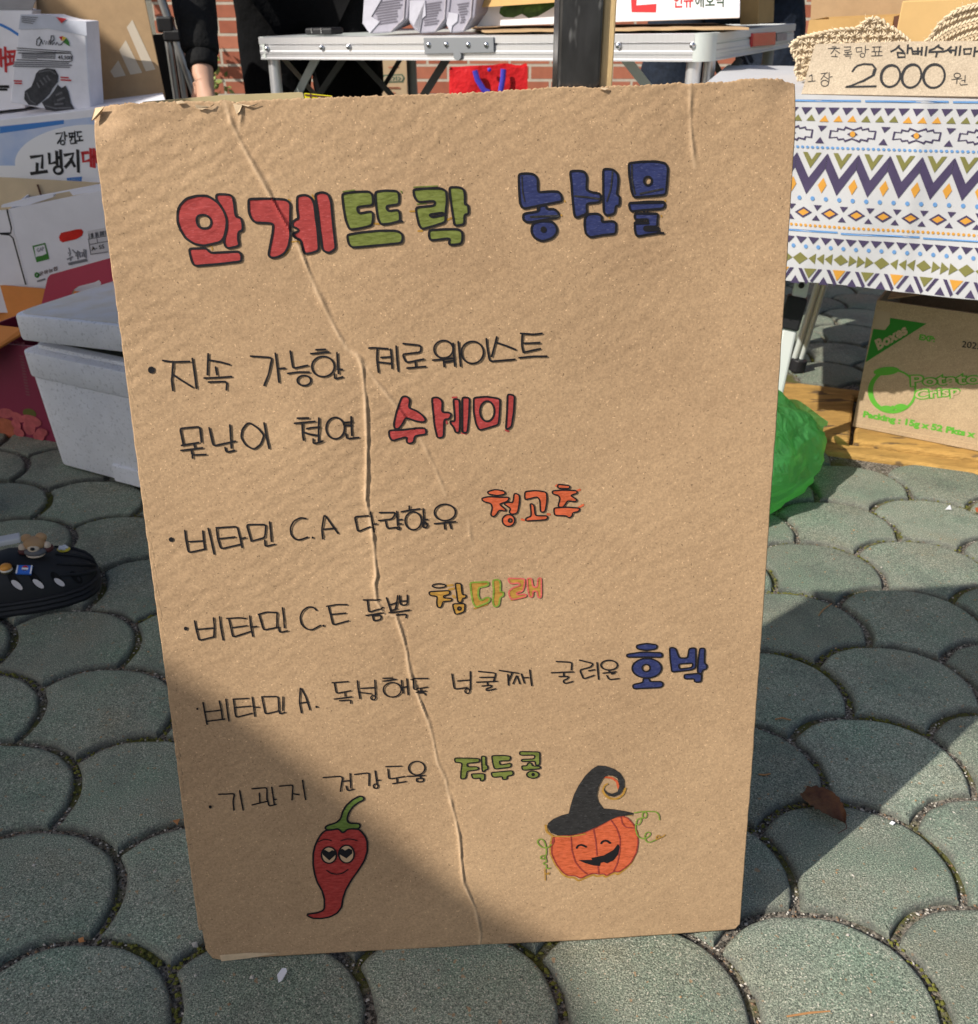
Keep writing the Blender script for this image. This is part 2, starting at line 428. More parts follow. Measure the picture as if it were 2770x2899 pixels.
# red brick wall far behind the stall
def brick_mat():
    m = bpy.data.materials.new('red_brick'); m.use_nodes = True; nt = m.node_tree; N = nt.nodes; L = nt.links
    b = N['Principled BSDF']; b.inputs['Roughness'].default_value = 0.9
    tc = N.new('ShaderNodeTexCoord'); mp = N.new('ShaderNodeMapping'); mp.inputs['Rotation'].default_value = (R(90), 0, 0); L.new(tc.outputs['Object'], mp.inputs[0])
    br = N.new('ShaderNodeTexBrick'); L.new(mp.outputs[0], br.inputs['Vector'])
    br.inputs['Color1'].default_value = (0.33, 0.10, 0.055, 1); br.inputs['Color2'].default_value = (0.46, 0.17, 0.10, 1); br.inputs['Mortar'].default_value = (0.50, 0.44, 0.36, 1)
    br.inputs['Scale'].default_value = 1.0; br.inputs['Brick Width'].default_value = 0.20; br.inputs['Row Height'].default_value = 0.067; br.inputs['Mortar Size'].default_value = 0.0065; br.inputs['Mortar Smooth'].default_value = 0.15; br.inputs['Bias'].default_value = -0.1
    n = N.new('ShaderNodeTexNoise'); n.inputs['Scale'].default_value = 30; n.inputs['Detail'].default_value = 6; L.new(tc.outputs['Object'], n.inputs['Vector'])
    rp = N.new('ShaderNodeValToRGB'); rp.color_ramp.elements[0].color = (0.72, 0.72, 0.72, 1); rp.color_ramp.elements[1].color = (1.15, 1.12, 1.1, 1); L.new(n.outputs['Fac'], rp.inputs[0])
    mx = N.new('ShaderNodeMix'); mx.data_type = 'RGBA'; mx.blend_type = 'MULTIPLY'; mx.inputs[0].default_value = 1; L.new(br.outputs['Color'], mx.inputs[6]); L.new(rp.outputs[0], mx.inputs[7])
    L.new(mx.outputs[2], b.inputs['Base Color'])
    bp = N.new('ShaderNodeBump'); bp.inputs['Distance'].default_value = 0.006; bp.invert = True; L.new(br.outputs['Fac'], bp.inputs['Height']); L.new(bp.outputs[0], b.inputs['Normal'])
    return m
wl = thing('brick_wall', 'long red brick wall with pale mortar at the back of the stall', 'wall', (0, 5.2, 0))
w = MB(); w.box((-1.60, 5.2, 0), (6.6, 0, 0), (0, 0.22, 0), (0, 0, 2.4)); w.build('brickwork', brick_mat(), wl)
w = MB(); w.box((-1.64, 5.15, 2.4), (6.68, 0, 0), (0, 0.32, 0), (0, 0, 0.09)); w.build('coping', M_CONC, wl, bevel=0.01)
w = MB(); w.box((-1.68, 5.10, 0), (6.7, 0, 0), (0, 0.094, 0), (0, 0, 0.16)); w.build('plinth', M_CONC, wl, bevel=0.01)

# a shrub with yellow autumn leaves left of the wall
def leaf_cloud(mb, c, rad, n, size, mats_n, seed):
    rr = random.Random(seed)
    clumps = [(Vector((rr.gauss(0, 0.5), rr.gauss(0, 0.5), rr.gauss(0, 0.5)))) for _ in range(26)]
    for _ in range(n):
        k = rr.choice(clumps); p = Vector((k.x * rad[0] + rr.gauss(0, rad[0] * 0.16), k.y * rad[1] + rr.gauss(0, rad[1] * 0.16), k.z * rad[2] + rr.gauss(0, rad[2] * 0.16)))
        p = Vector(c) + p
        if p.z < 0.04: continue
        a = Vector((rr.gauss(0, 1), rr.gauss(0, 1), rr.gauss(0, 1))).normalized(); b = a.orthogonal().normalized(); s_ = size * rr.uniform(0.6, 1.3)
        mb.mesh([p - a * s_, p + b * s_ * 0.55 - a * s_ * 0.1, p + a * s_, p - b * s_ * 0.55 - a * s_ * 0.1], [(0, 1, 2, 3)], rr.randrange(mats_n))
yl = [mat('yellow_leaf', (0.62, 0.36, 0.03), 0.6), mat('amber_leaf', (0.45, 0.23, 0.02), 0.6), mat('olive_leaf', (0.22, 0.20, 0.03), 0.6)]
sh = thing('ginkgo_shrub', 'shrub with yellow autumn leaves beyond the end of the brick wall', 'shrub', (-2.3, 5.4, 0))
s1 = MB()
for k in range(5):
    a = k * 1.26; s1.tube([(-2.3, 5.4, 0), (-2.3 + 0.15 * math.cos(a), 5.4 + 0.15 * math.sin(a), 0.5), (-2.3 + 0.4 * math.cos(a), 5.4 + 0.4 * math.sin(a), 1.1)], [0.03, 0.02, 0.008], 7)
s1.build('stem', mat('bark', (0.09, 0.065, 0.045), 0.9, var=0.3), sh)
s2 = MB(); leaf_cloud(s2, (-2.3, 5.4, 0.75), (0.42, 0.4, 0.75), 3600, 0.035, 3, 5); s2.build('crown', yl, sh)
gl = [mat('green_leaf', (0.09, 0.14, 0.03), 0.6), mat('pale_green_leaf', (0.22, 0.26, 0.07), 0.6)]
s3 = MB(); leaf_cloud(s3, (-1.40, 5.02, 0.22), (0.16, 0.08, 0.20), 900, 0.018, 2, 6)
tag(s3.build('weed_clump', gl), 'low green weeds growing at the left foot of the brick wall', 'weeds')

# unseen awning, added to lay shade over the left side of the scene (it stands left of and behind the viewer)
M_CANV = mat('white_canvas', (0.70, 0.69, 0.66), 0.8, var=0.06, vscale=8)
M_STEEL = mat('grey_steel', (0.45, 0.46, 0.47), 0.4, metal=0.9)
aw = thing('shade_awning', 'unseen white awning on four steel poles, added to shade the left side', 'awning', (-4.1, 0.2, 0))
AWX = -2.475; AWZ = 2.40
a = MB(); ne = 160; edge = []
for i in range(ne + 1):
    y = -2.5 + 5.2 * i / ne
    edge.append((AWX - 0.002 - 0.150 * (min(max(y, -2.0), 0.6) + 0.57) + 0.018 * math.sin(y * 9.0 + 1) + 0.012 * math.sin(y * 21), y))  # wavy, skewed edge shaped to place the shade line
vs = []
for (ex_, y) in edge: vs += [(ex_, y, AWZ - 0.02), (ex_ - 0.8, y, AWZ + 0.25), (-4.5, y, AWZ + 0.3)]
a.mesh(vs, [(i * 3 + c, i * 3 + c + 1, i * 3 + c + 4, i * 3 + c + 3) for i in range(ne) for c in (0, 1)])
a.build('canvas', M_CANV, aw, smooth=True)
for (px, py) in ((-2.75, -2.4), (-2.75, 2.6), (-4.4, -2.4), (-4.4, 2.6)):
    p = MB(); p.tube([(px, py, 0), (px, py, 2.44)], 0.02, 10); p.build('pole', M_STEEL, aw, smooth=True)
# ------------------------------------------------------------------ the hand lettered cardboard sign
B_BL, B_BR = G(574, 2734), G(2094, 2634)
BE = (B_BR - B_BL); BE.z = 0; BW = BE.length; BE.normalize()
LEAN = R(9.5)
BU = Vector((-BE.y, BE.x, 0)) * math.sin(LEAN) + Vector((0, 0, 1)) * math.cos(LEAN)
BN = BE.cross(BU)                     # towards the viewer
B0 = B_BL + Vector((0, 0, 0.002))
def uv(px, py):
    q = ON(px, py, B0, BN) - B0; return (q.dot(BE), q.dot(BU))
def seg_dist(U, V, poly):
    best = np.full(U.shape, 9.0); side = np.zeros(U.shape); along = np.zeros(U.shape); acc = 0.0
    for (a, b) in zip(poly[:-1], poly[1:]):
        dx, dy = b[0] - a[0], b[1] - a[1]; l2 = dx * dx + dy * dy + 1e-12; l = math.sqrt(l2)
        t = np.clip(((U - a[0]) * dx + (V - a[1]) * dy) / l2, 0, 1)
        ex, ey = U - (a[0] + t * dx), V - (a[1] + t * dy); d = np.hypot(ex, ey)
        k = d < best
        best = np.where(k, d, best); side = np.where(k, np.sign(dx * ey - dy * ex), side); along = np.where(k, acc + t * l, along); acc += l
    return best, side, along
CREASES = [  # photo points along each crease, ridge height, ridge half width, fold depth
    ([(640, 292), (655, 345), (690, 415), (720, 470), (745, 515), (775, 570), (848, 700), (900, 830), (950, 930), (983, 985)], 0.0013, 0.0022, 0.0015),
    ([(983, 985), (1020, 1012), (1070, 1085), (1120, 1145), (1185, 1230)], 0.0009, 0.0018, 0.0008),
    ([(1190, 1240), (1235, 1330), (1262, 1400)], 0.0006, 0.002, 0.0004),
    ([(1326, 1470), (1330, 1510), (1345, 1560)], 0.0005, 0.002, 0.0004),
    ([(1010, 1000), (1026, 1040), (1035, 1130), (1040, 1250), (1038, 1345), (1036, 1410), (1050, 1480), (1060, 1555), (1066, 1630), (1060, 1650), (1066, 1700), (1090, 1740), (1122, 1745), (1140, 1800), (1152, 1845), (1158, 1900), (1180, 1962), (1214, 2048), (1228, 2100), (1240, 2165), (1263, 2210), (1270, 2250)], 0.0016, 0.0017, 0.0007),
    ([(1270, 2250), (1290, 2320), (1300, 2370), (1306, 2440), (1312, 2500), (1345, 2570), (1362, 2650), (1358, 2690)], 0.0015, 0.0018, 0.0012),
    ([(1150, 1850), (1165, 1905), (1190, 1990)], 0.0007, 0.0015, 0.0),
    ([(1958, 235), (1957, 300), (1960, 380), (1966, 440), (1972, 470)], 0.0010, 0.0022, 0.0006),
    ([(560, 300), (585, 312), (615, 300)], 0.001, 0.0025, 0.0),
    ([(672, 285), (684, 330), (678, 370)], 0.0012, 0.002, 0.0),
    ([(745, 515), (765, 500), (790, 512)], 0.0006, 0.003, 0.0),
]
CREASES = [([uv(*p) for p in pl], a, s_, f) for pl, a, s_, f in CREASES]
_prng = np.random.default_rng(3)
_W = [(_prng.uniform(-1, 1, 2) * k, _prng.uniform(0, 6.28), a) for k, a in ((6, .0011), (9, .0009), (15, .0006), (25, .0003), (38, .00018), (50, .00014), (64, .0001))  for _ in range(3)]
def smooth_noise(U, V, sc, seed):
    r = np.random.default_rng(seed); o = np.zeros(np.shape(U))
    for _ in range(9):
        a = r.uniform(0, 6.28); k = sc * r.uniform(0.6, 1.5); o = o + np.sin(U * k * math.cos(a) + V * k * math.sin(a) + r.uniform(0, 6.28))
    return o / 4.0
def wear_and_light(U, V):  # crushed liner along the creases, plus the sunlit left flank painted in
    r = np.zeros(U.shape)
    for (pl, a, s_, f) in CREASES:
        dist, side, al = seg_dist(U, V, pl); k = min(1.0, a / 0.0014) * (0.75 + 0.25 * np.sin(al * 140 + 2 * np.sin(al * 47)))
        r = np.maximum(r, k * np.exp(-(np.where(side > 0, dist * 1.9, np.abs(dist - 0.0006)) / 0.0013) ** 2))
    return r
def disp(U, V):
    U = np.asarray(U, float); V = np.asarray(V, float); d = np.zeros(U.shape)
    for (k, ph, a) in _W: d += a * np.sin(U * k[0] + V * k[1] + ph)
    # the flutes under the liner: short slanting dents, strongest towards the top
    q = (-U * 0.50 + V * 0.866) + 0.004 * smooth_noise(U, V, 60, 21)
    am = np.clip(0.42 + 0.40 * smooth_noise(U, V, 26, 5), 0.05, 1) * np.clip(0.30 + V * 1.0, 0.22, 1.0) * np.clip(1.25 - 0.8 * U / 0.5, 0.5, 1.2)
    al_ = U * 0.866 + V * 0.5; row = np.floor(q / 0.0115 + 0.5 * smooth_noise(U, V, 40, 8))
    cres = 0.5 + 0.5 * np.sin(al_ * 2 * math.pi / (0.021 + 0.004 * np.sin(row * 2.3)) + row * 2.1 + 0.9 * smooth_noise(U, V, 70, 9))
    ph_ = 2 * math.pi * (q / 0.0115 + 0.5 * smooth_noise(U, V, 40, 8)) + 0.9 * np.cos(al_ * 2 * math.pi / 0.021 + row * 2.1)
    d += 0.00030 * am * np.sin(ph_) * (0.35 + 0.65 * cres)
    d += 0.00007 * am * smooth_noise(U, V, 330, 13)
    for (pl, a, s_, f) in CREASES:
        x0 = min(p[0] for p in pl) - .03; x1 = max(p[0] for p in pl) + .03; y0 = min(p[1] for p in pl) - .03; y1 = max(p[1] for p in pl) + .03
        m = (U > x0) & (U < x1) & (V > y0) & (V < y1)
        if not m.any(): continue
        dist, side, al = seg_dist(U[m], V[m], pl)
        tot = sum(math.hypot(b[0] - c[0], b[1] - c[1]) for b, c in zip(pl[:-1], pl[1:]))
        taper = np.clip(np.minimum(al, tot - al) / 0.012, 0.25, 1)
        aa = a * taper * np.clip(0.85 + 0.40 * np.sin(al * 95 + 3 * np.sin(al * 41)) + 0.10 * np.sin(al * 420 + 2 * np.sin(al * 170)), 0.2, 1.4)
        w = s_ * 0.62 * (1 + 0.3 * np.sin(al * 130 + 1)); aa = aa * 1.08
        d[m] += np.where(side > 0, aa * np.exp(-(dist / (1.15 * w)) ** 1.5), aa * np.exp(-dist / (1.25 * w))) - aa * 0.30 * np.exp(-((dist - 2.0 * w) / (1.2 * w)) ** 2) * (side > 0) - f * np.exp(-dist / 0.012) * 0.6
    return d
# outline in board coordinates
TLu, TRu = uv(258, 300), uv(2268, 228)
BLu, BRu = (0.0, 0.0), (BW, 0.0)
def left_u(v): return TLu[0] * v / TLu[1]
def right_u(v): return BRu[0] + (TRu[0] - BRu[0]) * v / TRu[1]
TOP = [uv(*p) for p in [(258, 342), (262, 318), (282, 303), (300, 298), (345, 294), (352, 292), (450, 289), (540, 286), (600, 287), (640, 284), (660, 289), (720, 284), (800, 281), (860, 278), (960, 275), (1060, 271), (1180, 267), (1290, 264), (1400, 258), (1500, 251), (1560, 246), (1640, 245), (1700, 247), (1725, 242), (1800, 241), (1870, 237), (1935, 233), (1950, 237), (2010, 231), (2070, 230), (2110, 222), (2170, 219), (2215, 220), (2240, 228), (2268, 232)]]
BOT = [uv(*p) for p in [(572, 2640), (576, 2690), (600, 2722), (625, 2730), (700, 2727), (900, 2710), (1100, 2699), (1340, 2680), (1600, 2665), (1900, 2647), (2060, 2636), (2082, 2630), (2094, 2618)]]
NU, NV = 560, 640
def make_board():
    s_ = np.linspace(0, 1, NU + 1); t = np.linspace(0, 1, NV + 1)
    ulin = s_ * BW
    tv = np.interp(s_, [(p[0] - TLu[0]) / (TRu[0] - TLu[0]) for p in TOP], [p[1] for p in TOP])
    bv = np.interp(s_, [(p[0] - BLu[0]) / BW for p in BOT], [max(p[1], 0.0) for p in BOT])
    tv = tv + 0.0004 * smooth_noise(s_ * 0.5, s_ * 0, 700, 31) + 0.0005 * smooth_noise(s_ * 0.5, s_ * 0, 2600, 32)
    V = bv[None, :] + (tv - bv)[None, :] * t[:, None]
    Lu = left_u(V) + 0.00022 * smooth_noise(V, V * 0, 300, 41) * 1.0; Ru = right_u(V) + 0.0002 * smooth_noise(V, V * 0, 260, 42)
    U = Lu + (Ru - Lu) * s_[None, :]
    D = disp(U, V)
    # the bruised top left corner bends back, the top right corner slightly forward
    D -= 0.012 * np.clip(1 - np.hypot(U - TLu[0], V - TLu[1]) / 0.030, 0, 1) ** 2
    D -= 0.007 * np.clip(1 - np.hypot(U - TRu[0], V - TRu[1]) / 0.040, 0, 1) ** 2
    o = np.array(B0); e = np.array(BE); up = np.array(BU); n = np.array(BN)
    P = o + U[..., None] * e + V[..., None] * up + D[..., None] * n
    P[..., 2] = np.maximum(P[..., 2], 0.0015)
    verts = P.reshape(-1, 3); W = NU + 1
    idx = np.arange(NV * NU); r, c = idx // NU, idx % NU
    a = r * W + c
    quads = np.stack([a, a + 1, a + W + 1, a + W], 1)
    return verts, quads, wear_and_light(U, V).reshape(-1)
BV, BQ, B_WEAR_LIGHT = make_board()
def kraft_mat(name, base, streak=True):
    m = bpy.data.materials.new(name); m.use_nodes = True; nt = m.node_tree; N = nt.nodes; L = nt.links
    b = N['Principled BSDF']; b.inputs['Roughness'].default_value = 0.72; b.inputs['Specular IOR Level'].default_value = 0.28
    tc = N.new('ShaderNodeTexCoord'); v = tc.outputs['Object']
    def nz(sc, det, ro=0.6, vec=None):
        n = N.new('ShaderNodeTexNoise'); n.inputs['Scale'].default_value = sc; n.inputs['Detail'].default_value = det; n.inputs['Roughness'].default_value = ro; L.new(vec or v, n.inputs['Vector']); return n.outputs['Fac']
    def rp(f, a, ca, c_, cb):
        r = N.new('ShaderNodeValToRGB'); r.color_ramp.elements[0].position = a; r.color_ramp.elements[0].color = (*ca, 1); r.color_ramp.elements[1].position = c_; r.color_ramp.elements[1].color = (*cb, 1); L.new(f, r.inputs[0]); return r.outputs[0]
    def mx(f, a, c_, mode='MIX'):
        x = N.new('ShaderNodeMix'); x.data_type = 'RGBA'; x.blend_type = mode
        (L.new(f, x.inputs[0]) if not isinstance(f, float) else setattr(x.inputs[0], 'default_value', f)); L.new(a, x.inputs[6])
        (L.new(c_, x.inputs[7]) if not isinstance(c_, tuple) else setattr(x.inputs[7], 'default_value', (*c_, 1))); return x.outputs[2]
    lo = tuple(k * 0.80 for k in base); hi = tuple(min(1, k * 1.17) for k in base)
    c = rp(nz(430, 3, 0.75), 0.32, lo, 0.68, hi)
    c = mx(1.0, c, rp(nz(7, 5), 0.3, (0.90, 0.885, 0.87), 0.7, (1.07, 1.07, 1.06)), 'MULTIPLY')
    m0 = N.new('ShaderNodeMapping'); m0.inputs['Rotation'].default_value = (0.0, R(30), 0); L.new(v, m0.inputs[0]); mp = N.new('ShaderNodeMapping'); mp.inputs['Scale'].default_value = (45, 45, 150); L.new(m0.outputs[0], mp.inputs[0])
    c = mx(1.0, c, rp(nz(1.0, 3, 0.6, mp.outputs[0]), 0.3, (0.94, 0.93, 0.92), 0.7, (1.06, 1.06, 1.06)), 'MULTIPLY')
    c = mx(rp(nz(520, 1), 0.70, (0, 0, 0), 0.74, (0.8, 0.8, 0.8)), c, tuple(min(1, k * 1.75) for k in base))
    c = mx(rp(nz(700, 0), 0.79, (0, 0, 0), 0.80, (0.7, 0.7, 0.7)), c, tuple(k * 0.25 for k in base))
    wa = N.new('ShaderNodeAttribute'); wa.attribute_name = 'wear_and_light'; wm = N.new('ShaderNodeMath'); wm.operation = 'MULTIPLY'; wm.inputs[1].default_value = 0.6; L.new(wa.outputs['Fac'], wm.inputs[0])
    c = mx(wm.outputs[0], c, tuple(min(1, k * q) for k, q in zip(base, (1.5, 1.6, 1.75))))  # paler creases: worn ridge and painted sun side together
    L.new(c, b.inputs['Base Color'])
    bp = N.new('ShaderNodeBump'); bp.inputs['Strength'].default_value = 0.22; bp.inputs['Distance'].default_value = 0.0005; L.new(nz(600, 2, 0.6), bp.inputs['Height']); L.new(bp.outputs[0], b.inputs['Normal'])
    return m
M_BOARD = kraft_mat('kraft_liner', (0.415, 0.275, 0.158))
M_FLUTE = mat('cut_flute', (0.42, 0.29, 0.18), 0.9, var=0.5, vscale=260, bump=0.8, bscale=400)
M_TORN = mat('torn_liner', (0.56, 0.42, 0.27), 0.9, var=0.12, vscale=200)

SIGN = thing('cardboard_sign', 'tall brown cardboard sign with coloured Korean lettering, a chilli and a pumpkin', 'sign', tuple(B0))
def sheet(name, verts, quads, m, parent, smooth=True):
    me = bpy.data.meshes.new(name); off = np.array(_off(parent))
    me.from_pydata((verts - off).tolist(), [], [tuple(int(i) for i in q) for q in quads])
    me.materials.append(m)
    if smooth: me.polygons.foreach_set('use_smooth', [True] * len(me.polygons))
    me.update(); o = bpy.data.objects.new(name, me); COL.objects.link(o); o.parent = parent; WORLD_LOC[o.name] = _off(parent); return o
panel_v = BV; nfront = len(BV)
W_ = NU + 1
loop = [c for c in range(W_)] + [r * W_ + NU for r in range(1, NV + 1)] + [NV * W_ + c for c in range(NU - 1, -1, -1)] + [r * W_ for r in range(NV - 1, 0, -1)]
back = BV[loop] - np.array(BN) * 0.0052
allv = np.vstack([BV, back]); kL = len(loop)
faces = [tuple(int(i) for i in q) for q in BQ]; mi = [0] * len(faces)
for i in range(kL):
    a, b = loop[i], loop[(i + 1) % kL]; faces.append((b, a, nfront + i, nfront + (i + 1) % kL)); mi.append(1)
ctr = back.mean(0); allv = np.vstack([allv, ctr[None]])
for i in range(kL): faces.append((nfront + (i + 1) % kL, nfront + i, nfront + kL)); mi.append(0)
me = bpy.data.meshes.new('panel'); me.from_pydata((allv - np.array(B0)).tolist(), [], faces); me.materials.append(M_BOARD); me.materials.append(M_FLUTE)
me.polygons.foreach_set('material_index', mi); me.polygons.foreach_set('use_smooth', [m_ == 0 for m_ in mi]); wa_ = me.attributes.new('wear_and_light', 'FLOAT', 'POINT'); wa_.data.foreach_set('value', np.concatenate([B_WEAR_LIGHT, np.zeros(len(allv) - nfront)]).astype(np.float32)); me.update()
panel = bpy.data.objects.new('panel', me); COL.objects.link(panel); panel.parent = SIGN; WORLD_LOC[panel.name] = Vector(B0)

def on_board(u, v, lift):
    d = disp(np.array(u), np.array(v))
    d = d - 0.012 * np.clip(1 - np.hypot(np.array(u) - TLu[0], np.array(v) - TLu[1]) / 0.030, 0, 1) ** 2
    return np.array(B0) + np.array(u)[:, None] * np.array(BE) + np.array(v)[:, None] * np.array(BU) + (d + lift)[:, None] * np.array(BN)
class Ink:
    def __init__(s): s.u = []; s.v = []; s.l = []; s.f = []; s.m = []; s.k = 0
    def stroke(s, pts, w, mi, closed=False, lift=0.0008, soft=2):
        """a felt pen line: photo points, width in photo pixels"""
        if len(pts) == 1: return
        p = [np.array(uv(*q)) for q in pts]
        wd = 0.82 * w / (2950.0 + 1100.0 * p[0][1])        # photo pixels to metres on the board
        if closed: p = p + [p[0]]
        for _ in range(soft):             # round the corners a little, as a pen does
            q = [p[0]] if not closed else []
            for a, b in zip(p[:-1], p[1:]):
                L_ = np.linalg.norm(b - a); c = min(0.25, 0.0011 / max(L_, 1e-6))
                q += [a + (b - a) * c, b - (b - a) * c]
            q += [p[-1]] if not closed else [q[0]]
            p = q
        r = [p[0]]
        for a, b in zip(p[:-1], p[1:]):
            k = max(1, int(np.linalg.norm(b - a) / 0.0016))
            for i in range(1, k + 1): r.append(a + (b - a) * i / k)
        P = [r[0]]
        for q in r[1:]:
            if np.linalg.norm(q - P[-1]) > 1e-5: P.append(q)
        P = np.array(P); n = len(P)
        if n < 2: return
        if closed: T = np.roll(P[:-1], -1, 0) - np.roll(P[:-1], 1, 0); T = np.vstack([T, T[:1]])
        else: T = np.gradient(P, axis=0)
        T /= np.linalg.norm(T, axis=1)[:, None] + 1e-12; Nn = np.stack([-T[:, 1], T[:, 0]], 1)
        sd = random.random() * 50
        hw = np.array([wd / 2 * (1 + 0.13 * noise.noise(Vector((x * 170 + sd, y * 170, 0)))) for x, y in P])[:, None]
        A, C = P + Nn * hw, P - Nn * hw
        s.k += 1; lf = lift + (s.k % 40) * 4e-6; b = len(s.u)
        for X in (A, C):
            s.u += X[:, 0].tolist(); s.v += X[:, 1].tolist(); s.l += [lf] * n
        for i in range(n - 1): s.f.append((b + n + i, b + n + i + 1, b + i + 1, b + i)); s.m.append(mi)
        if not closed:                    # round ends
            for e, sg in ((0, -1), (n - 1, 1)):
                bb = len(s.u); c = P[e]; a0 = math.atan2(Nn[e][1], Nn[e][0]); K = 7; h = float(hw[e][0])
                for i in range(K + 1):
                    a = a0 - sg * math.pi * i / K; s.u.append(c[0] + math.cos(a) * h); s.v.append(c[1] + math.sin(a) * h); s.l.append(lf)
                q = tuple(range(bb, bb + K + 1)); s.f.append(q if sg < 0 else tuple(reversed(q))); s.m.append(mi)
    def fill(s, pts, mi, holes=(), lift=0.00050):
        loops = []
        for L_ in [pts] + list(holes):
            q = [np.array(uv(*p)) for p in L_]; r = []
            for a, b in zip(q, q[1:] + q[:1]):
                k = max(1, int(np.linalg.norm(b - a) / 0.0022))
                for i in range(k): r.append(a + (b - a) * i / k)
            loops.append(r)
        flatp = [p for L_ in loops for p in L_]
        tr = tessellate_polygon([[Vector((p[0], p[1], 0)) for p in L_] for L_ in loops])
        bm = bmesh.new(); vv = [bm.verts.new((p[0], p[1], 0)) for p in flatp]
        for t in tr:
            try: bm.faces.new([vv[i] for i in t])
            except ValueError: pass
        for _ in range(8):
            ed = [e for e in bm.edges if e.calc_length() > 0.0017]
            if not ed: break
            bmesh.ops.subdivide_edges(bm, edges=ed, cuts=1); bmesh.ops.triangulate(bm, faces=[f for f in bm.faces if len(f.verts) > 3])
        s.k += 1; lf = lift + (s.k % 40) * 3e-6; b = len(s.u); bm.verts.index_update()
        for q in bm.verts: s.u.append(q.co.x); s.v.append(q.co.y); s.l.append(lf)
        for f in bm.faces:
            t = tuple(b + q.index for q in f.verts); s.f.append(t if f.normal.z > 0 else tuple(reversed(t))); s.m.append(mi)
        bm.free()
    def dot(s, c, r, mi, lift=0.00042, rx=None):
        s.fill(ell(c[0], c[1], rx or r, r, 14), mi, lift=lift)
    def build(s, name, mats, parent, label=None):
        P = on_board(s.u, s.v, np.array(s.l)) - np.array(_off(parent))
        me = bpy.data.meshes.new(name); me.from_pydata(P.tolist(), [], s.f)
        for m in mats: me.materials.append(m)
        me.polygons.foreach_set('material_index', s.m); me.update()
        o = bpy.data.objects.new(name, me); COL.objects.link(o); o.parent = parent; WORLD_LOC[o.name] = _off(parent)
        if label: o['label'] = label
        return o
def marker(name, c, c2=None, streak=(60, 60, 260)):
    c2 = c2 or tuple(min(1, k * 1.6 + 0.025) for k in c); c = tuple(k * 0.82 for k in c)
    return mat(name, c, 0.6, col2=c2, vscale=2.4, stretch=streak, spec=0.25, fleck=tuple(min(1, k * 1.5 + 0.03) for k in c), fscale=5, famt=0.60)
I_BLACK = mat('black_ink', (0.010, 0.009, 0.011), 0.55, spec=0.25)
I_RED = marker('red_marker', (0.31, 0.036, 0.034), (0.40, 0.055, 0.050)); I_GREEN = marker('green_marker', (0.105, 0.125, 0.018)); I_BLUE = marker('blue_marker', (0.020, 0.026, 0.095), (0.032, 0.042, 0.135))
I_MUST = marker('mustard_marker', (0.30, 0.155, 0.020)); I_ORANGE = marker('orange_marker', (0.40, 0.070, 0.020)); I_PINK = marker('pink_marker', (0.42, 0.075, 0.06))
I_LGREEN = marker('light_green_marker', (0.13, 0.20, 0.018)); I_DKRED = marker('dark_red_pencil', (0.20, 0.022, 0.014)); I_BARE = mat('bare_kraft', (0.50, 0.34, 0.20), 0.8)
I_HAT = marker('black_pencil', (0.016, 0.015, 0.015), (0.035, 0.033, 0.033)); I_CHILI = marker('chilli_red_marker', (0.27, 0.020, 0.015)); I_STEM = marker('stem_green_marker', (0.085, 0.135, 0.018))
INKS = [I_BLACK, I_RED, I_GREEN, I_BLUE, I_MUST, I_ORANGE, I_PINK, I_LGREEN, I_DKRED, I_BARE, I_HAT, I_CHILI, I_STEM]
BK, RD, GN, BL, MU, OR, PK, LG, DR, BA, HA, CH, ST = range(13)
# ---- the writing: every stroke of the felt pen, read off the sign
def solid(ink, o, pts, fillc, w=7.5, holes=(), line=BK, soft=2):
    P = block(*o, pts); H = [block(*o, h) for h in holes]
    ink.fill(P, fillc, H)
    ink.stroke(P, w, line, closed=True, soft=soft)
    for h in H: ink.stroke(h, w, line, closed=True)
def pen(ink, o, strokes, w, mi=BK):
    for s_ in strokes: ink.stroke(block(*o, s_), w, mi)
def ring(ink, o, e, w, mi=BK): ink.stroke(block(*o, ell(*e)), w, mi, closed=True)
def spot(ink, o, c, r, mi=BK, lift=0.00084):
    P = block(*o, ell(c[0], c[1], r, r * 1.05, 12)); ink.fill(P, mi, lift=lift)

# title
t = Ink()
o = (480, 500, 3.752)
solid(t, o, [(300,200),(410,200),(480,240),(540,290),(590,370),(618,450),(612,540),(590,640),(550,690),(450,715),(370,730),(270,710),(180,650),(130,570),(95,480),(95,370),(120,300),(190,230)], RD, holes=[[(300,420),(350,400),(410,410),(450,450),(455,500),(430,540),(370,550),(320,530),(298,480)]])
solid(t, o, [(505,185),(600,185),(670,195),(690,250),(705,380),(715,425),(765,430),(785,500),(785,570),(740,580),(735,660),(752,730),(625,760),(590,720),(590,650),(620,540),(618,450),(590,370),(540,290),(505,240)], RD)
solid(t, o, [(215,760),(400,755),(440,805),(560,800),(740,790),(770,820),(772,895),(520,925),(280,945),(250,910),(230,840)], RD)
solid(t, o, [(845,235),(1050,230),(1240,240),(1290,280),(1285,480),(1290,620),(1270,730),(1230,810),(1160,850),(1090,860),(1055,830),(1075,730),(1100,600),(1110,500),(1060,490),(920,485),(880,450),(850,380)], RD)
solid(t, o, [(1360,205),(1440,190),(1500,210),(1540,270),(1560,450),(1580,600),(1590,780),(1520,805),(1440,820),(1420,760),(1400,670),(1330,640),(1315,600),(1380,575),(1360,545),(1310,530),(1310,480),(1350,450),(1375,440),(1360,350)], RD)
solid(t, o, [(1550,185),(1620,160),(1690,180),(1720,260),(1740,500),(1770,760),(1700,810),(1630,780),(1600,560),(1575,330)], RD)
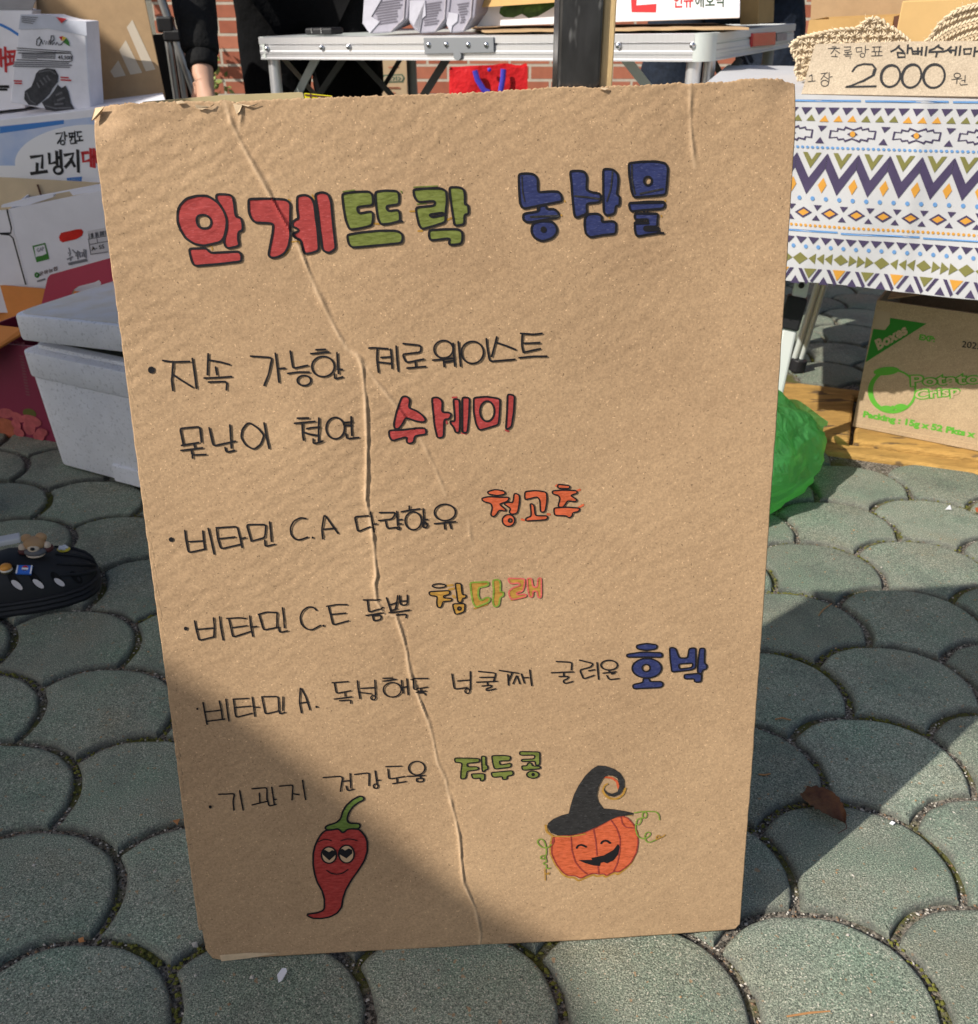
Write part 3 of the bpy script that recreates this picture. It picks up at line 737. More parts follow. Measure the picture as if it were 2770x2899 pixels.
for s_ in ([(1295,690),(1385,682),(1385,710)], [(430,735),(465,745),(460,775)], [(1270,240),(1290,250)], [(1520,190),(1545,240)], [(1230,830),(1280,770)]): t.stroke(block(*o, s_), 4, MU, lift=0.0002)
t.build('title_word', INKS, SIGN, 'red title word with black outline'); t = Ink()
o = (940, 480, 3.752)
solid(t, o, [(110,255),(240,235),(400,230),(435,270),(440,375),(265,395),(285,465),(420,440),(440,470),(430,590),(280,625),(190,635),(150,540),(125,400)], GN)
solid(t, o, [(460,235),(560,220),(690,225),(715,260),(715,365),(575,385),(595,440),(700,425),(720,450),(725,545),(600,575),(520,580),(490,520),(470,380)], GN)
t.stroke(block(*o, [(700,550),(745,545)]), 7, BK)
solid(t, o, [(160,690),(300,665),(500,645),(680,645),(740,670),(755,720),(740,775),(500,800),(220,825),(180,790)], GN)
solid(t, o, [(860,210),(1000,200),(1150,195),(1215,225),(1220,330),(1205,470),(1205,555),(1080,595),(960,630),(925,590),(900,480),(890,400),(1090,380),(1095,330),(920,345),(880,300)], GN, holes=[[(1030,475),(1180,455),(1192,480),(1060,505)]])
solid(t, o, [(1245,185),(1340,185),(1400,205),(1412,270),(1410,370),(1445,370),(1452,470),(1405,475),(1405,580),(1300,595),(1290,520),(1270,400),(1255,280)], GN)
solid(t, o, [(1030,640),(1200,630),(1340,630),(1385,660),(1385,740),(1370,785),(1260,800),(1240,775),(1255,725),(1050,750),(1030,710)], GN)
for s_ in ([(832,442),(876,440)], [(1230,530),(1268,512)], [(918,650),(958,648)], [(455,570),(500,575)]): t.stroke(block(*o, s_), 6, MU, lift=0.0002)
for s_ in ([(120,232),(240,215)], [(870,185),(1120,172)], [(735,225),(745,245)], [(905,365),(1000,360)]): t.stroke(block(*o, s_), 4, GN, lift=0.0002)
t.build('title_word', INKS, SIGN, 'green title word with black outline'); t = Ink()
o = (1420, 420, 3.752)
solid(t, o, [(180,270),(280,262),(350,275),(385,320),(385,465),(500,455),(600,455),(635,490),(645,560),(400,605),(230,640),(195,590),(185,450)], BL)
solid(t, o, [(235,690),(370,670),(400,655),(400,610),(470,600),(480,645),(560,640),(605,680),(610,730),(450,755),(290,785),(240,770),(225,730)], BL)
solid(t, o, [(340,790),(420,770),(540,775),(585,830),(590,890),(540,950),(430,985),(350,950),(315,890),(318,830)], BL); spot(t, o, (445,860), 33)
t.stroke(block(*o, [(380,625),(382,655)]), 7, BK); t.stroke(block(*o, [(215,300),(222,450),(245,560)]), 4, HA)
t.stroke(block(*o, [(310,725),(600,715)]), 7, HA)
solid(t, o, [(725,240),(830,235),(890,250),(910,310),(900,440),(960,465),(1040,475),(1060,510),(1045,570),(900,585),(910,690),(790,740),(770,700),(750,500),(740,350)], BL)
t.stroke(block(*o, [(780,505),(900,515),(1040,535)]), 6, HA)
solid(t, o, [(1080,215),(1180,220),(1235,265),(1245,340),(1225,490),(1260,510),(1255,610),(1215,605),(1205,690),(1120,715),(1085,680),(1080,450)], BL)
t.stroke(block(*o, [(1180,250),(1165,420),(1120,560)]), 5, HA)
solid(t, o, [(920,695),(1020,690),(1070,720),(1060,780),(1180,770),(1220,790),(1215,905),(1070,920),(940,945),(890,900),(880,800),(885,730)], BL)
solid(t, o, [(1350,155),(1480,140),(1640,135),(1750,155),(1775,210),(1760,400),(1750,490),(1600,505),(1405,520),(1380,440),(1360,300)], BL, holes=[ell(1560,345,42,46,16)])
t.stroke(block(*o, [(1385,180),(1390,350),(1420,480)]), 6, HA); t.stroke(block(*o, [(1480,480),(1720,430)]), 6, HA)
solid(t, o, [(1350,580),(1550,565),(1730,565),(1745,600),(1720,640),(1500,655),(1375,670)], BL)
t.stroke(block(*o, [(1370,578),(1730,572)]), 8, BK)
solid(t, o, [(1415,690),(1540,690),(1670,690),(1660,760),(1660,830),(1520,830),(1520,870),(1680,870),(1690,895),(1440,935),(1420,880),(1415,790),(1560,790),(1560,750),(1420,760)], BL)
for s_, w in (([(1420,792),(1560,790)], 10), ([(1530,850),(1670,850)], 11), ([(1690,900),(1725,898)], 8), ([(1430,770),(1560,755)], 6), ([(1520,650),(1515,695)], 6), ([(1560,645),(1555,690)], 6)): t.stroke(block(*o, s_), w, BK)
for c in ((670,555), (635,705), (1745,550), (1705,715), (1145,730)): t.stroke(block(*o, [c, (c[0] + 6, c[1] + 10)]), 5, MU, lift=0.0002)
t.build('title_word', INKS, SIGN, 'blue title word with black outline')

# thin black handwriting
h = Ink()
o = (400, 940, 3.1267); w = 6.4
spot(h, o, (92, 333), 30)
pen(h, o, [[(195,250),(280,262),(430,258)],[(285,262),(275,390),(270,420),(282,515)],[(285,375),(350,420),(455,485)],[(455,232),(470,340),(490,495)],
 [(595,190),(590,290),(588,375)],[(600,245),(700,262),(785,285)],[(660,308),(672,375)],[(560,405),(650,402),(800,392)],[(598,440),(760,435),(755,510)],
 [(972,210),(1160,222),(1130,370),(1090,468)],[(1190,185),(1205,300),(1222,440)],[(1210,320),(1275,315)],[(1322,165),(1345,318),(1475,290)],[(1300,362),(1400,348),(1490,350)],
 [(1550,152),(1632,148)],[(1505,187),(1662,172)],[(1735,180),(1740,270),(1748,360)],[(1740,325),(1780,325)],[(1715,365),(1712,412),(1785,392)],
 [(375,995),(345,850),(520,835),(535,970)],[(360,1000),(510,975)],[(470,985),(475,1015)],[(355,1045),(545,1022)],[(448,1050),(452,1085),(575,1080)],[(455,1080),(457,1112)],
 [(603,845),(640,1005),(835,962)],[(787,820),(800,1022)],[(745,1018),(755,1062),(830,1043)],[(1090,800),(1110,920),(1135,1025)],
 [(1385,757),(1485,755)],[(1360,802),(1540,785)],[(1428,810),(1430,900),(1440,950)],[(1440,880),(1500,900),(1570,910)],[(1468,850),(1520,838),(1580,835)],[(1575,755),(1572,955)],[(1525,940),(1525,985),(1610,958)],
 [(1795,795),(1870,790)],[(1800,822),(1866,820)],[(1860,745),(1862,830),(1866,910)],[(1815,895),(1820,940),(1926,928)]], w)
ring(h, o, (1444,424,60,45), w); ring(h, o, (1612,300,100,90), w); ring(h, o, (1720,845,82,95), w)
h.stroke(block(*o, [(965,800),(1040,850),(1090,910),(1060,990),(1000,1035),(930,1000),(885,930),(895,860),(935,808)]), w, BK, closed=True)
o = (1000, 900, 3.1267)
pen(h, o, [[(142,262),(180,258),(310,268)],[(215,265),(210,360),(225,475)],[(215,385),(345,398)],[(248,345),(335,338)],[(332,270),(340,345),(345,440)],[(382,245),(388,350),(400,465)],
 [(445,222),(602,238),(598,298),(435,315),(470,390),(625,358)],[(550,378),(555,425)],[(478,438),(640,424)],[(705,368),(780,362),(880,352)],[(800,370),(805,425)],[(815,385),(880,375)],[(885,220),(890,320),(900,420)],[(930,205),(940,310),(950,420)],
 [(1178,180),(1185,260),(1208,380),(1430,362)],[(1270,165),(1245,260),(1225,335)],[(1265,212),(1350,240),(1435,275)],[(1480,132),(1600,142),(1670,132)],[(1495,140),(1490,240),(1505,300)],[(1510,220),(1650,215)],[(1505,300),(1655,268)],[(1468,348),(1600,335),(1712,335)]], w)
ring(h, o, (800,272,85,78), w); ring(h, o, (1055,300,98,98), w)
h.build('handwritten_line', INKS, SIGN); h = Ink()
o = (460, 1370, 3.1267); w = 6.0
spot(h, o, (79, 490), 21); spot(h, o, (1332, 468), 10)
pen(h, o, [[(200,408),(208,480),(232,605),(380,572)],[(360,412),(368,500),(378,572)],[(235,508),(362,500)],[(408,388),(430,480),(460,615)],[(480,382),(665,370),(690,470),(708,555)],[(482,395),(490,470),(520,570),(690,528)],[(510,478),(645,462)],[(695,478),(738,468)],
 [(790,500),(748,352),(920,350),(910,465),(795,498)],[(952,328),(960,400),(968,500)],[(910,492),(912,548),(998,525)],[(1272,298),(1220,290),(1165,320),(1135,380),(1140,440),(1175,480),(1215,490),(1288,464)],[(1422,480),(1412,400),(1435,262),(1490,340),(1555,432)],[(1430,395),(1530,385)]], w)
o = (980, 1340, 2.68)
pen(h, o, [[(170,318),(65,325),(90,440),(185,400)],[(188,292),(200,370),(215,440)],[(205,385),(232,380)],[(255,295),(378,292),(352,342),(250,355)],[(300,360),(312,415),(385,405)],[(385,285),(392,390)],[(392,350),(425,345)],[(395,378),(420,378)],
 [(480,245),(480,265)],[(420,288),(480,275),(560,265)],[(585,265),(592,380)],[(590,345),(618,345)],[(585,370),(582,408),(618,405),(612,368),(590,370)],[(670,378),(830,362)],[(745,375),(750,418)],[(785,372),(798,415)]], w)
ring(h, o, (398,412,11,10), 5); ring(h, o, (510,355,62,68), w); ring(h, o, (750,292,80,62), w)
h.build('handwritten_line', INKS, SIGN); h = Ink()
o = (500, 1620, 3.1267); w = 5.6
spot(h, o, (81, 499), 17); spot(h, o, (1302, 472), 10)
pen(h, o, [[(160,430),(170,490),(198,605),(332,570)],[(328,402),(335,480),(330,575)],[(180,505),(330,492)],[(382,392),(392,490),(412,600)],[(445,408),(550,400),(615,408)],[(462,410),(480,490),(498,575),(655,525)],[(495,490),(625,472)],[(648,385),(655,470),(675,568)],[(670,485),(712,478)],
 [(725,372),(800,350),(890,355)],[(730,375),(770,512),(890,488)],[(890,355),(888,490)],[(938,312),(950,410),(955,490)],[(905,485),(910,535),(983,518)],[(1240,335),(1210,305),(1160,305),(1115,340),(1092,400),(1105,460),(1145,500),(1195,512),(1275,468)],
 [(1510,283),(1420,282),(1330,298)],[(1345,300),(1365,380),(1385,465),(1525,425)],[(1370,370),(1498,358)],[(1655,240),(1800,238)],[(1690,245),(1702,350),(1830,308)],[(1680,378),(1830,352)],[(1735,375),(1745,428),(1812,412),(1810,372),(1740,380)]], w)
o = (1000, 1580, 3.1267)
pen(h, o, [[(295,345),(318,410),(335,470)],[(395,325),(385,400),(375,440)],[(320,410),(390,385)],[(345,455),(390,440)],[(412,325),(420,410),(480,405),(480,320)],[(415,375),(480,370)],[(320,478),(420,465),(500,452)],[(400,490),(405,500)],[(385,498),(475,488),(468,520)]], w)
h.build('handwritten_line', INKS, SIGN); h = Ink()
o = (540, 1840, 2.68); w = 5.2
spot(h, o, (48, 453), 8); spot(h, o, (955, 432), 9)
pen(h, o, [[(92,405),(108,500),(122,570)],[(215,392),(230,460),(238,525)],[(105,478),(232,462)],[(120,548),(258,530)],[(265,378),(275,460),(288,545)],[(320,378),(435,372)],[(322,380),(335,480),(342,518),(465,485)],[(340,442),(455,430)],[(465,362),(475,430),(485,508)],[(480,438),(518,438)],
 [(538,358),(565,490),(670,465),(662,355),(545,358)],[(700,358),(698,462)],[(672,465),(675,490),(715,475)],[(840,478),(825,400),(832,282),(870,350),(905,455)],[(830,405),(890,395)],
 [(1075,248),(1195,238)],[(1090,250),(1105,330),(1215,308)],[(1170,320),(1172,350)],[(1090,372),(1222,355)],[(1130,385),(1215,378),(1215,405)],[(1265,232),(1270,290),(1285,370)],[(1275,320),(1370,332)],[(1292,290),(1390,285)],[(1397,228),(1402,340)],
 [(1460,213),(1530,212)],[(1460,236),(1560,222)],[(1598,230),(1612,328)],[(1610,285),(1640,278)],[(1640,218),(1650,340)],[(1672,218),(1800,215)],[(1690,222),(1690,300),(1795,282)],[(1745,295),(1748,318)],[(1712,320),(1785,312)],[(1735,328),(1775,325),(1780,342)]], w)
ring(h, o, (1385,362,18,17), 5); ring(h, o, (1530,302,68,56), w)
o = (1220, 1780, 2.345)
pen(h, o, [[(140,298),(155,400),(240,388)],[(178,345),(262,338)],[(262,282),(262,400)],[(318,280),(432,290),(415,348)],[(325,320),(425,318)],[(305,352),(440,345)],[(375,352),(375,365)],[(340,378),(405,370),(400,385),(365,395),(370,410),(430,395)],
 [(455,272),(540,285)],[(510,300),(515,370)],[(540,285),(515,345)],[(545,360),(570,300),(590,360)],[(455,272),(580,290)],[(600,295),(620,355)],[(610,320),(645,318)],[(655,268),(668,372)],
 [(832,210),(935,215),(930,265)],[(800,285),(945,278)],[(880,285),(880,305)],[(850,310),(915,308),(905,325),(875,335),(885,358),(940,342)],[(985,200),(1075,222),(1060,245),(985,265),(1000,300),(1010,325),(1080,300)],[(1045,270),(1085,262)],[(1100,215),(1110,325)],
 [(1140,285),(1225,275)],[(1180,265),(1180,280)],[(1165,300),(1180,328),(1245,320)],[(1195,290),(1215,285)]], w)
ring(h, o, (242,412,16,16), 4.6); ring(h, o, (1180,232,55,32), w)
h.build('handwritten_line', INKS, SIGN); h = Ink()
o = (560, 2100, 2.68)
spot(h, o, (95, 495), 12)
pen(h, o, [[(158,400),(280,395),(268,450),(275,520)],[(318,372),(332,450),(345,520)],[(412,358),(525,350),(525,440)],[(468,392),(472,465)],[(412,480),(525,455)],[(562,348),(580,475)],[(575,440),(598,440)],[(530,445),(540,492),(595,478)],
 [(620,340),(722,332),(715,445)],[(722,398),(768,408)],[(795,298),(805,370),(818,445)],[(952,278),(1080,268),(1098,280),(1088,340),(1082,385)],[(1100,308),(1155,302)],[(1155,248),(1160,360)],[(1125,345),(1135,382),(1182,368)],
 [(1190,255),(1300,242),(1298,340)],[(1345,228),(1360,330)],[(1355,300),(1382,298)],[(1428,195),(1545,190)],[(1442,215),(1450,290),(1570,270)],[(1510,280),(1512,315)],[(1480,325),(1580,308)],[(1590,268),(1725,262)],[(1690,265),(1690,285)],[(1660,285),(1662,312),(1715,308),(1712,280),(1665,286)]], w)
ring(h, o, (1350,345,18,17), 5); ring(h, o, (1662,205,62,52), w)
h.build('handwritten_line', INKS, SIGN)

# coloured key words
k = Ink()
o = (1000, 900, 3.1267); w = 6.2
solid(k, o, [(432,690),(480,688),(505,720),(490,790),(560,815),(620,860),(645,900),(620,920),(540,905),(465,875),(440,930),(400,980),(365,975),(360,930),(385,820)], RD, w)
solid(k, o, [(315,990),(450,985),(560,970),(640,970),(650,1025),(545,1040),(535,1100),(485,1110),(470,1080),(480,1050),(420,1060),(350,1085),(320,1050)], RD, w)
solid(k, o, [(695,700),(750,695),(790,730),(785,830),(850,830),(870,850),(850,890),(805,890),(800,1050),(745,1060),(720,950),(705,800)], RD, w)
solid(k, o, [(885,710),(940,715),(945,900),(940,1010),(905,1010),(890,960),(860,930),(860,905),(900,910),(895,820)], RD, w)
solid(k, o, [(965,695),(1030,700),(1025,850),(1010,1010),(965,1010),(965,850)], RD, w)
solid(k, o, [(1065,700),(1180,690),(1300,710),(1295,840),(1285,940),(1200,965),(1115,990),(1085,930),(1065,820)], RD, w, holes=[ell(1185,820,65,90,18)])
solid(k, o, [(1365,668),(1428,680),(1420,830),(1400,960),(1350,985),(1360,830)], RD, w)
for s_ in ([(880,700),(915,698)], [(815,870),(830,930)], [(1350,990),(1375,1000)], [(960,1015),(1000,1020)]): k.stroke(block(*o, s_), 6, RD, lift=0.0002)
k.build('key_word', INKS, SIGN, 'red outlined key word'); k = Ink()
o = (980, 1340, 2.68); w = 4.8
solid(k, o, [(1070,135),(1130,118),(1200,130),(1210,155),(1150,165),(1080,155)], OR, w)
solid(k, o, [(1025,185),(1080,172),(1160,178),(1240,178),(1225,210),(1160,230),(1210,270),(1215,285),(1160,275),(1140,310),(1115,330),(1095,310),(1110,260),(1100,225),(1040,210)], OR, w)
solid(k, o, [(1275,145),(1315,160),(1315,220),(1300,300),(1255,310),(1235,290),(1250,265),(1190,225),(1240,215),(1265,220)], OR, w)
solid(k, o, ell(1232,355,48,45,18), OR, w, holes=[ell(1245,355,14,14,10)])
solid(k, o, [(1355,135),(1440,128),(1520,140),(1525,200),(1510,290),(1475,295),(1470,200),(1450,175),(1355,200)], OR, w)
solid(k, o, [(1395,225),(1425,235),(1435,320),(1530,320),(1525,350),(1360,360),(1365,335),(1405,325),(1400,260)], OR, w)
solid(k, o, [(1605,80),(1700,92),(1695,115),(1605,112)], OR, w)
solid(k, o, [(1565,130),(1660,125),(1750,130),(1755,150),(1700,165),(1755,200),(1740,215),(1680,205),(1660,240),(1640,260),(1605,250),(1625,190),(1610,165),(1565,155)], OR, w)
solid(k, o, [(1575,260),(1680,255),(1775,262),(1765,290),(1720,295),(1715,325),(1690,338),(1670,320),(1580,318)], OR, w)
for s_ in ([(1335,350),(1350,355)], [(1750,135),(1775,125)], [(1765,260),(1800,240)], [(1530,310),(1545,312)], [(1595,95),(1605,90)]): k.stroke(block(*o, s_), 8, OR, lift=0.0002)
k.build('key_word', INKS, SIGN, 'orange outlined key word'); k = Ink()
o = (1000, 1580, 3.1267); w = 4.8
ring(k, o, (760,238,60,18), w)
solid(k, o, [(668,290),(760,285),(855,280),(855,315),(800,325),(800,345),(875,350),(870,375),(795,375),(780,430),(750,432),(738,395),(745,330),(680,325)], MU, w)
solid(k, o, [(900,215),(955,218),(965,320),(1000,318),(998,345),(965,350),(962,385),(925,385),(915,300)], MU, w)
solid(k, o, [(878,398),(990,395),(985,470),(905,495),(890,450)], MU, w, holes=[ell(940,440,15,15,10)])
for s_ in ([(830,240),(880,235)], [(850,275),(890,265)], [(885,330),(900,345)]): k.stroke(block(*o, s_), 8, MU, lift=0.0002)
solid(k, o, [(1035,210),(1200,205),(1195,240),(1110,255),(1105,330),(1130,375),(1180,340),(1215,350),(1200,385),(1085,430),(1060,390),(1045,300)], MU, 6, line=LG)
solid(k, o, [(1235,190),(1290,185),(1305,220),(1300,295),(1330,295),(1330,330),(1300,340),(1290,415),(1250,430),(1235,380),(1245,290)], MU, 6, line=LG)
solid(k, o, [(1368,175),(1520,180),(1515,240),(1500,290),(1450,300),(1445,320),(1530,315),(1530,335),(1410,365),(1385,340),(1375,290),(1420,255),(1480,240),(1470,215),(1390,225)], MU, 5.5, line=PK)
solid(k, o, [(1540,175),(1580,175),(1590,250),(1630,255),(1635,175),(1665,172),(1665,345),(1635,345),(1630,290),(1590,285),(1590,340),(1560,340),(1545,260)], MU, 5.5, line=PK)
k.stroke(block(*o, [(1075,442),(1190,405)]), 7, MU, lift=0.0002); k.stroke(block(*o, [(1400,370),(1530,345)]), 5, MU, lift=0.0002)
k.build('key_word', INKS, SIGN, 'mustard key word outlined in black, green and pink'); k = Ink()
o = (1220, 1780, 2.345); w = 5.4
solid(k, o, [(1360,100),(1430,88),(1500,98),(1495,125),(1430,135),(1365,125)], BL, w)
solid(k, o, [(1295,160),(1400,145),(1530,150),(1535,180),(1400,178),(1300,180)], BL, w)
solid(k, o, ell(1430,252,98,65,26), BL, w, holes=[ell(1425,250,27,24,14)])
solid(k, o, [(1405,318),(1445,318),(1448,340),(1530,340),(1540,365),(1520,380),(1340,388),(1335,360),(1405,345)], BL, w)
solid(k, o, [(1580,115),(1620,118),(1645,185),(1700,185),(1710,120),(1755,118),(1755,250),(1720,265),(1595,278),(1585,200)], BL, w, holes=[[(1640,225),(1735,218),(1730,248),(1645,258)]])
solid(k, o, [(1780,120),(1815,120),(1812,220),(1832,235),(1825,260),(1800,265),(1790,300),(1765,280),(1770,200)], BL, w)
solid(k, o, [(1675,295),(1795,285),(1790,345),(1745,345),(1745,322),(1680,325)], BL, w)
k.build('key_word', INKS, SIGN, 'blue outlined key word'); k = Ink()
o = (1200, 2080, 4.69); w = 4.6
solid(k, o, [(408,315),(580,315),(740,320),(740,370),(575,385),(575,430),(720,430),(730,470),(575,490),(560,590),(490,600),(495,480),(510,390),(480,375),(415,375)], GN, w)
solid(k, o, [(765,285),(825,290),(825,410),(850,415),(852,465),(815,470),(805,500),(775,490),(770,380)], GN, w)
solid(k, o, [(630,525),(810,520),(810,600),(770,625),(745,605),(760,580),(655,590),(640,560)], GN, w)
solid(k, o, [(900,280),(1060,275),(1155,285),(1145,345),(1000,350),(1015,405),(1160,375),(1160,430),(940,460),(920,400)], GN, w)
solid(k, o, [(890,505),(1180,475),(1190,535),(1105,550),(1110,590),(1045,600),(1045,555),(915,570)], GN, w)
solid(k, o, [(1270,220),(1540,222),(1540,395),(1480,400),(1480,345),(1300,355),(1295,325),(1470,315),(1475,265),(1275,270)], GN, w)
solid(k, o, [(1295,410),(1370,410),(1380,370),(1430,370),(1440,410),(1545,410),(1548,445),(1310,470)], GN, w)
solid(k, o, ell(1447,525,82,48,18), GN, w); spot(k, o, (1450, 522), 22)
k.build('key_word', INKS, SIGN, 'green outlined key word')

# the chilli
c = Ink(); o = (820, 2230, 4.907)
eyeL, eyeR = ell(545,955,105,115,22), ell(790,940,108,124,22)
solid(c, o, [(500,610),(440,660),(390,740),(350,830),(325,940),(325,1100),(345,1220),(380,1340),(450,1460),(480,1570),(482,1700),(460,1740),(380,1770),(250,1790),(235,1810),(320,1850),(440,1850),(560,1825),(660,1770),(720,1690),(740,1560),(780,1440),(860,1300),(960,1160),(1040,1030),(1080,900),(1080,770),(1050,690),(970,600),(880,590),(800,595),(770,630),(730,645),(700,610),(670,590),(560,610)], CH, 6.4)
solid(c, o, [(980,130),(1035,155),(1030,190),(960,220),(880,280),(820,370),(795,460),(820,510),(900,515),(965,515),(985,550),(960,590),(880,590),(800,595),(770,630),(730,645),(700,610),(670,590),(560,610),(505,600),(490,570),(530,540),(640,510),(710,450),(735,350),(790,260),(880,180)], ST, 6.4)
for e in (eyeL, eyeR):
    P = block(*o, e); c.fill(P, BA, lift=0.00084); c.stroke(P, 5.6, BK, closed=True, lift=0.00100)
c.fill(block(*o, [(550,1030),(460,950),(450,900),(490,880),(545,915),(590,885),(630,900),(640,950)]), BK, lift=0.00100)
c.fill(block(*o, [(790,1000),(690,940),(685,890),(730,865),(770,890),(820,860),(870,880),(870,930)]), BK, lift=0.00100)
for s_, w in (([(400,770),(450,745),(520,735),(580,755)], 3.6), ([(710,755),(790,730),(870,730),(940,755)], 3.6), ([(515,1170),(570,1210),(660,1225),(740,1205),(810,1155)], 4.4)): c.stroke(block(*o, s_), w, BK, lift=0.00100)
c.build('chilli_drawing', INKS, SIGN, 'smiling red chilli with a green stem drawn at the bottom left')

# the pumpkin in its black hat
p = Ink(); o = (1490, 2140, 4.467)
body = [(340,1010),(430,1000),(560,1000),(700,970),(850,910),(980,840),(1100,770),(1200,745),(1280,770),(1350,850),(1400,950),(1410,1080),(1390,1200),(1320,1330),(1240,1400),(1160,1450),(1120,1440),(1070,1460),(1010,1500),(980,1470),(910,1480),(850,1465),(770,1490),(690,1535),(610,1500),(520,1500),(460,1460),(380,1360),(320,1230),(320,1120)]
p.stroke(block(*o, [(1405,960),(1400,1090),(1385,1220),(1320,1350),(1240,1425),(1150,1490),(1130,1465),(1080,1480),(1000,1525),(980,1495),(890,1515),(850,1490),(780,1520),(660,1575),(610,1530),(530,1530),(460,1490),(370,1370),(305,1230),(308,1110),(335,1010)]), 8, MU, lift=0.00015)
solid(p, o, body, OR, 4.5, line=DR)
for s_ in ([(565,1010),(575,1180),(620,1330),(700,1430),(765,1475)], [(850,920),(880,1080),(890,1240)], [(905,1380),(915,1480)], [(1070,800),(1140,900),(1185,1030),(1180,1180),(1150,1340),(1095,1450)], [(1195,755),(1210,840),(1260,890),(1350,895)], [(345,1020),(350,1070),(325,1120)]): p.stroke(block(*o, s_), 4.5, DR, lift=0.00086)
for s_, w, q in (([(965,430),(1000,490),(1060,530),(1150,530),(1220,480),(1250,400)], 8, MU), ([(970,410),(985,360),(1025,340)], 6, MU), ([(985,255),(1080,262),(1145,310),(1165,400)], 8, OR), ([(245,870),(258,950),(330,1000)], 8, MU), ([(330,1005),(560,1010),(740,975)], 5, MU), ([(1240,735),(1330,735)], 5, MU)): p.stroke(block(*o, s_), w, q, lift=0.00078)
p.fill(block(*o, [(905,105),(1000,110),(1100,145),(1180,200),(1235,290),(1235,390),(1180,470),(1100,505),(1040,490),(990,440),(975,395),(1010,440),(1080,465),(1150,440),(1180,350),(1150,270),(1090,235),(1020,230),(960,280),(910,380),(890,490),(910,570),(970,650),(1100,660),(1230,680),(1350,705),(1340,730),(1150,755),(1050,800),(900,880),(740,950),(600,985),(400,995),(310,960),(265,890),(275,840),(340,785),(440,740),(535,715),(560,610),(600,480),(660,360),(740,240),(830,150)]), HA, lift=0.00095)
for s_, w in (([(635,1150),(650,1120),(700,1108),(752,1135)], 7.5), ([(945,1090),(960,1065),(1010,1052),(1056,1085)], 7.5)): p.stroke(block(*o, s_), w, BK, lift=0.00095)
p.fill(block(*o, [(655,1303),(830,1298),(820,1275),(980,1240),(1100,1170),(1155,1100),(1180,1130),(1160,1220),(1100,1300),(1020,1340),(975,1325),(935,1335),(925,1375),(850,1370),(740,1340)]), BK, lift=0.00095)
for s_ in ([(1365,705),(1450,690),(1540,685),(1640,690),(1675,730),(1680,790)], [(1490,690),(1460,720),(1470,770),(1510,770),(1525,720),(1500,695)], [(1470,770),(1400,780),(1380,850),(1420,860),(1455,800),(1440,770)], [(1380,850),(1380,920),(1400,990),(1450,1030),(1510,1025),(1570,980),(1560,945),(1510,950),(1490,1010),(1510,1060),(1550,1080),(1640,1040)],
           [(320,1110),(270,1150),(200,1150),(145,1100),(140,1055),(190,1035),(230,1070),(250,1150),(255,1220),(240,1260)], [(240,1250),(180,1255),(180,1290),(220,1295),(240,1260),(255,1330)], [(255,1330),(215,1340),(220,1365),(255,1360),(250,1420),(300,1405)]): p.stroke(block(*o, s_), 4.4, LG, lift=0.00086)
for s_ in ([(1640,1040),(1640,995),(1680,985),(1690,1015),(1650,1035)], [(1660,1025),(1720,1005),(1750,980)], [(235,1420),(240,1560)], [(240,1490),(290,1460),(285,1490),(250,1480)]): p.stroke(block(*o, s_), 4, MU, lift=0.00086)
p.build('pumpkin_drawing', INKS, SIGN, 'laughing orange pumpkin in a black curled hat drawn at the bottom right')

# torn bits of liner along the top edge
def flake(pts, curl, seed):
    rr = random.Random(seed); P = [uv(*q) for q in pts]; m = MB()
    base = [Vector(on_board([u], [v], 0.0006)[0]) for u, v in P]
    c = sum(base, Vector()) / len(base)
    top = [b + BN * (curl * (0.3 + 0.7 * rr.random())) + (c - b) * 0.12 for b in base]
    m.slab(top, -BN * 0.0006); return m
for i, (pts, cl) in enumerate([([(552,296),(600,303),(614,292),(608,300),(575,313),(556,308)], 0.0025), ([(664,290),(705,303),(740,292),(722,302),(690,300)], 0.0016), ([(262,302),(300,298),(285,318),(268,338),(258,345)], 0.005), ([(660,292),(690,296),(682,318),(672,326)], 0.0012), ([(1690,247),(1725,249),(1712,256)], 0.003), ([(500,288),(520,284),(530,292),(505,296)], 0.002)]):
    flake(pts, cl, i).build('torn_flake', M_TORN, SIGN)
bt = MB(); q = [uv(*a) for a in [(620, 2712), (700, 2706), (790, 2706), (700, 2722), (625, 2730)]]
flat(bt, [Vector(on_board([u], [v], 0.0004)[0]) for u, v in q], BN, 0.0); bt.build('peeled_patch', M_TORN, SIGN)
# ------------------------------------------------------------------ shared looks
Z = Vector((0, 0, 1))
K_KRAFT = mat('carton_kraft', (0.40, 0.265, 0.145), 0.8, var=0.10, vscale=30, bump=0.15, bscale=300)
K_TAN = mat('carton_tan', (0.47, 0.29, 0.11), 0.8, var=0.08, vscale=22)
K_PALE = mat('carton_pale', (0.58, 0.46, 0.30), 0.8, var=0.07, vscale=24)
K_WHITE = mat('carton_white', (0.76, 0.75, 0.79), 0.6, var=0.05, vscale=14, bump=0.08, bscale=120)
K_PAPER = mat('printed_paper', (0.74, 0.73, 0.78), 0.75, var=0.07, vscale=26)
P_BLACK = mat('print_black', (0.02, 0.02, 0.022), 0.6); P_RED = mat('print_red', (0.50, 0.03, 0.035), 0.6); P_GREY = mat('print_grey', (0.20, 0.20, 0.22), 0.7)
P_BLUE = mat('print_blue', (0.05, 0.20, 0.55), 0.6); P_LBLUE = mat('print_light_blue', (0.30, 0.45, 0.70), 0.6, var=0.2, vscale=9); P_GREEN = mat('print_green', (0.045, 0.20, 0.030), 0.6); P_WHITE = mat('print_white', (0.78, 0.78, 0.80), 0.6)
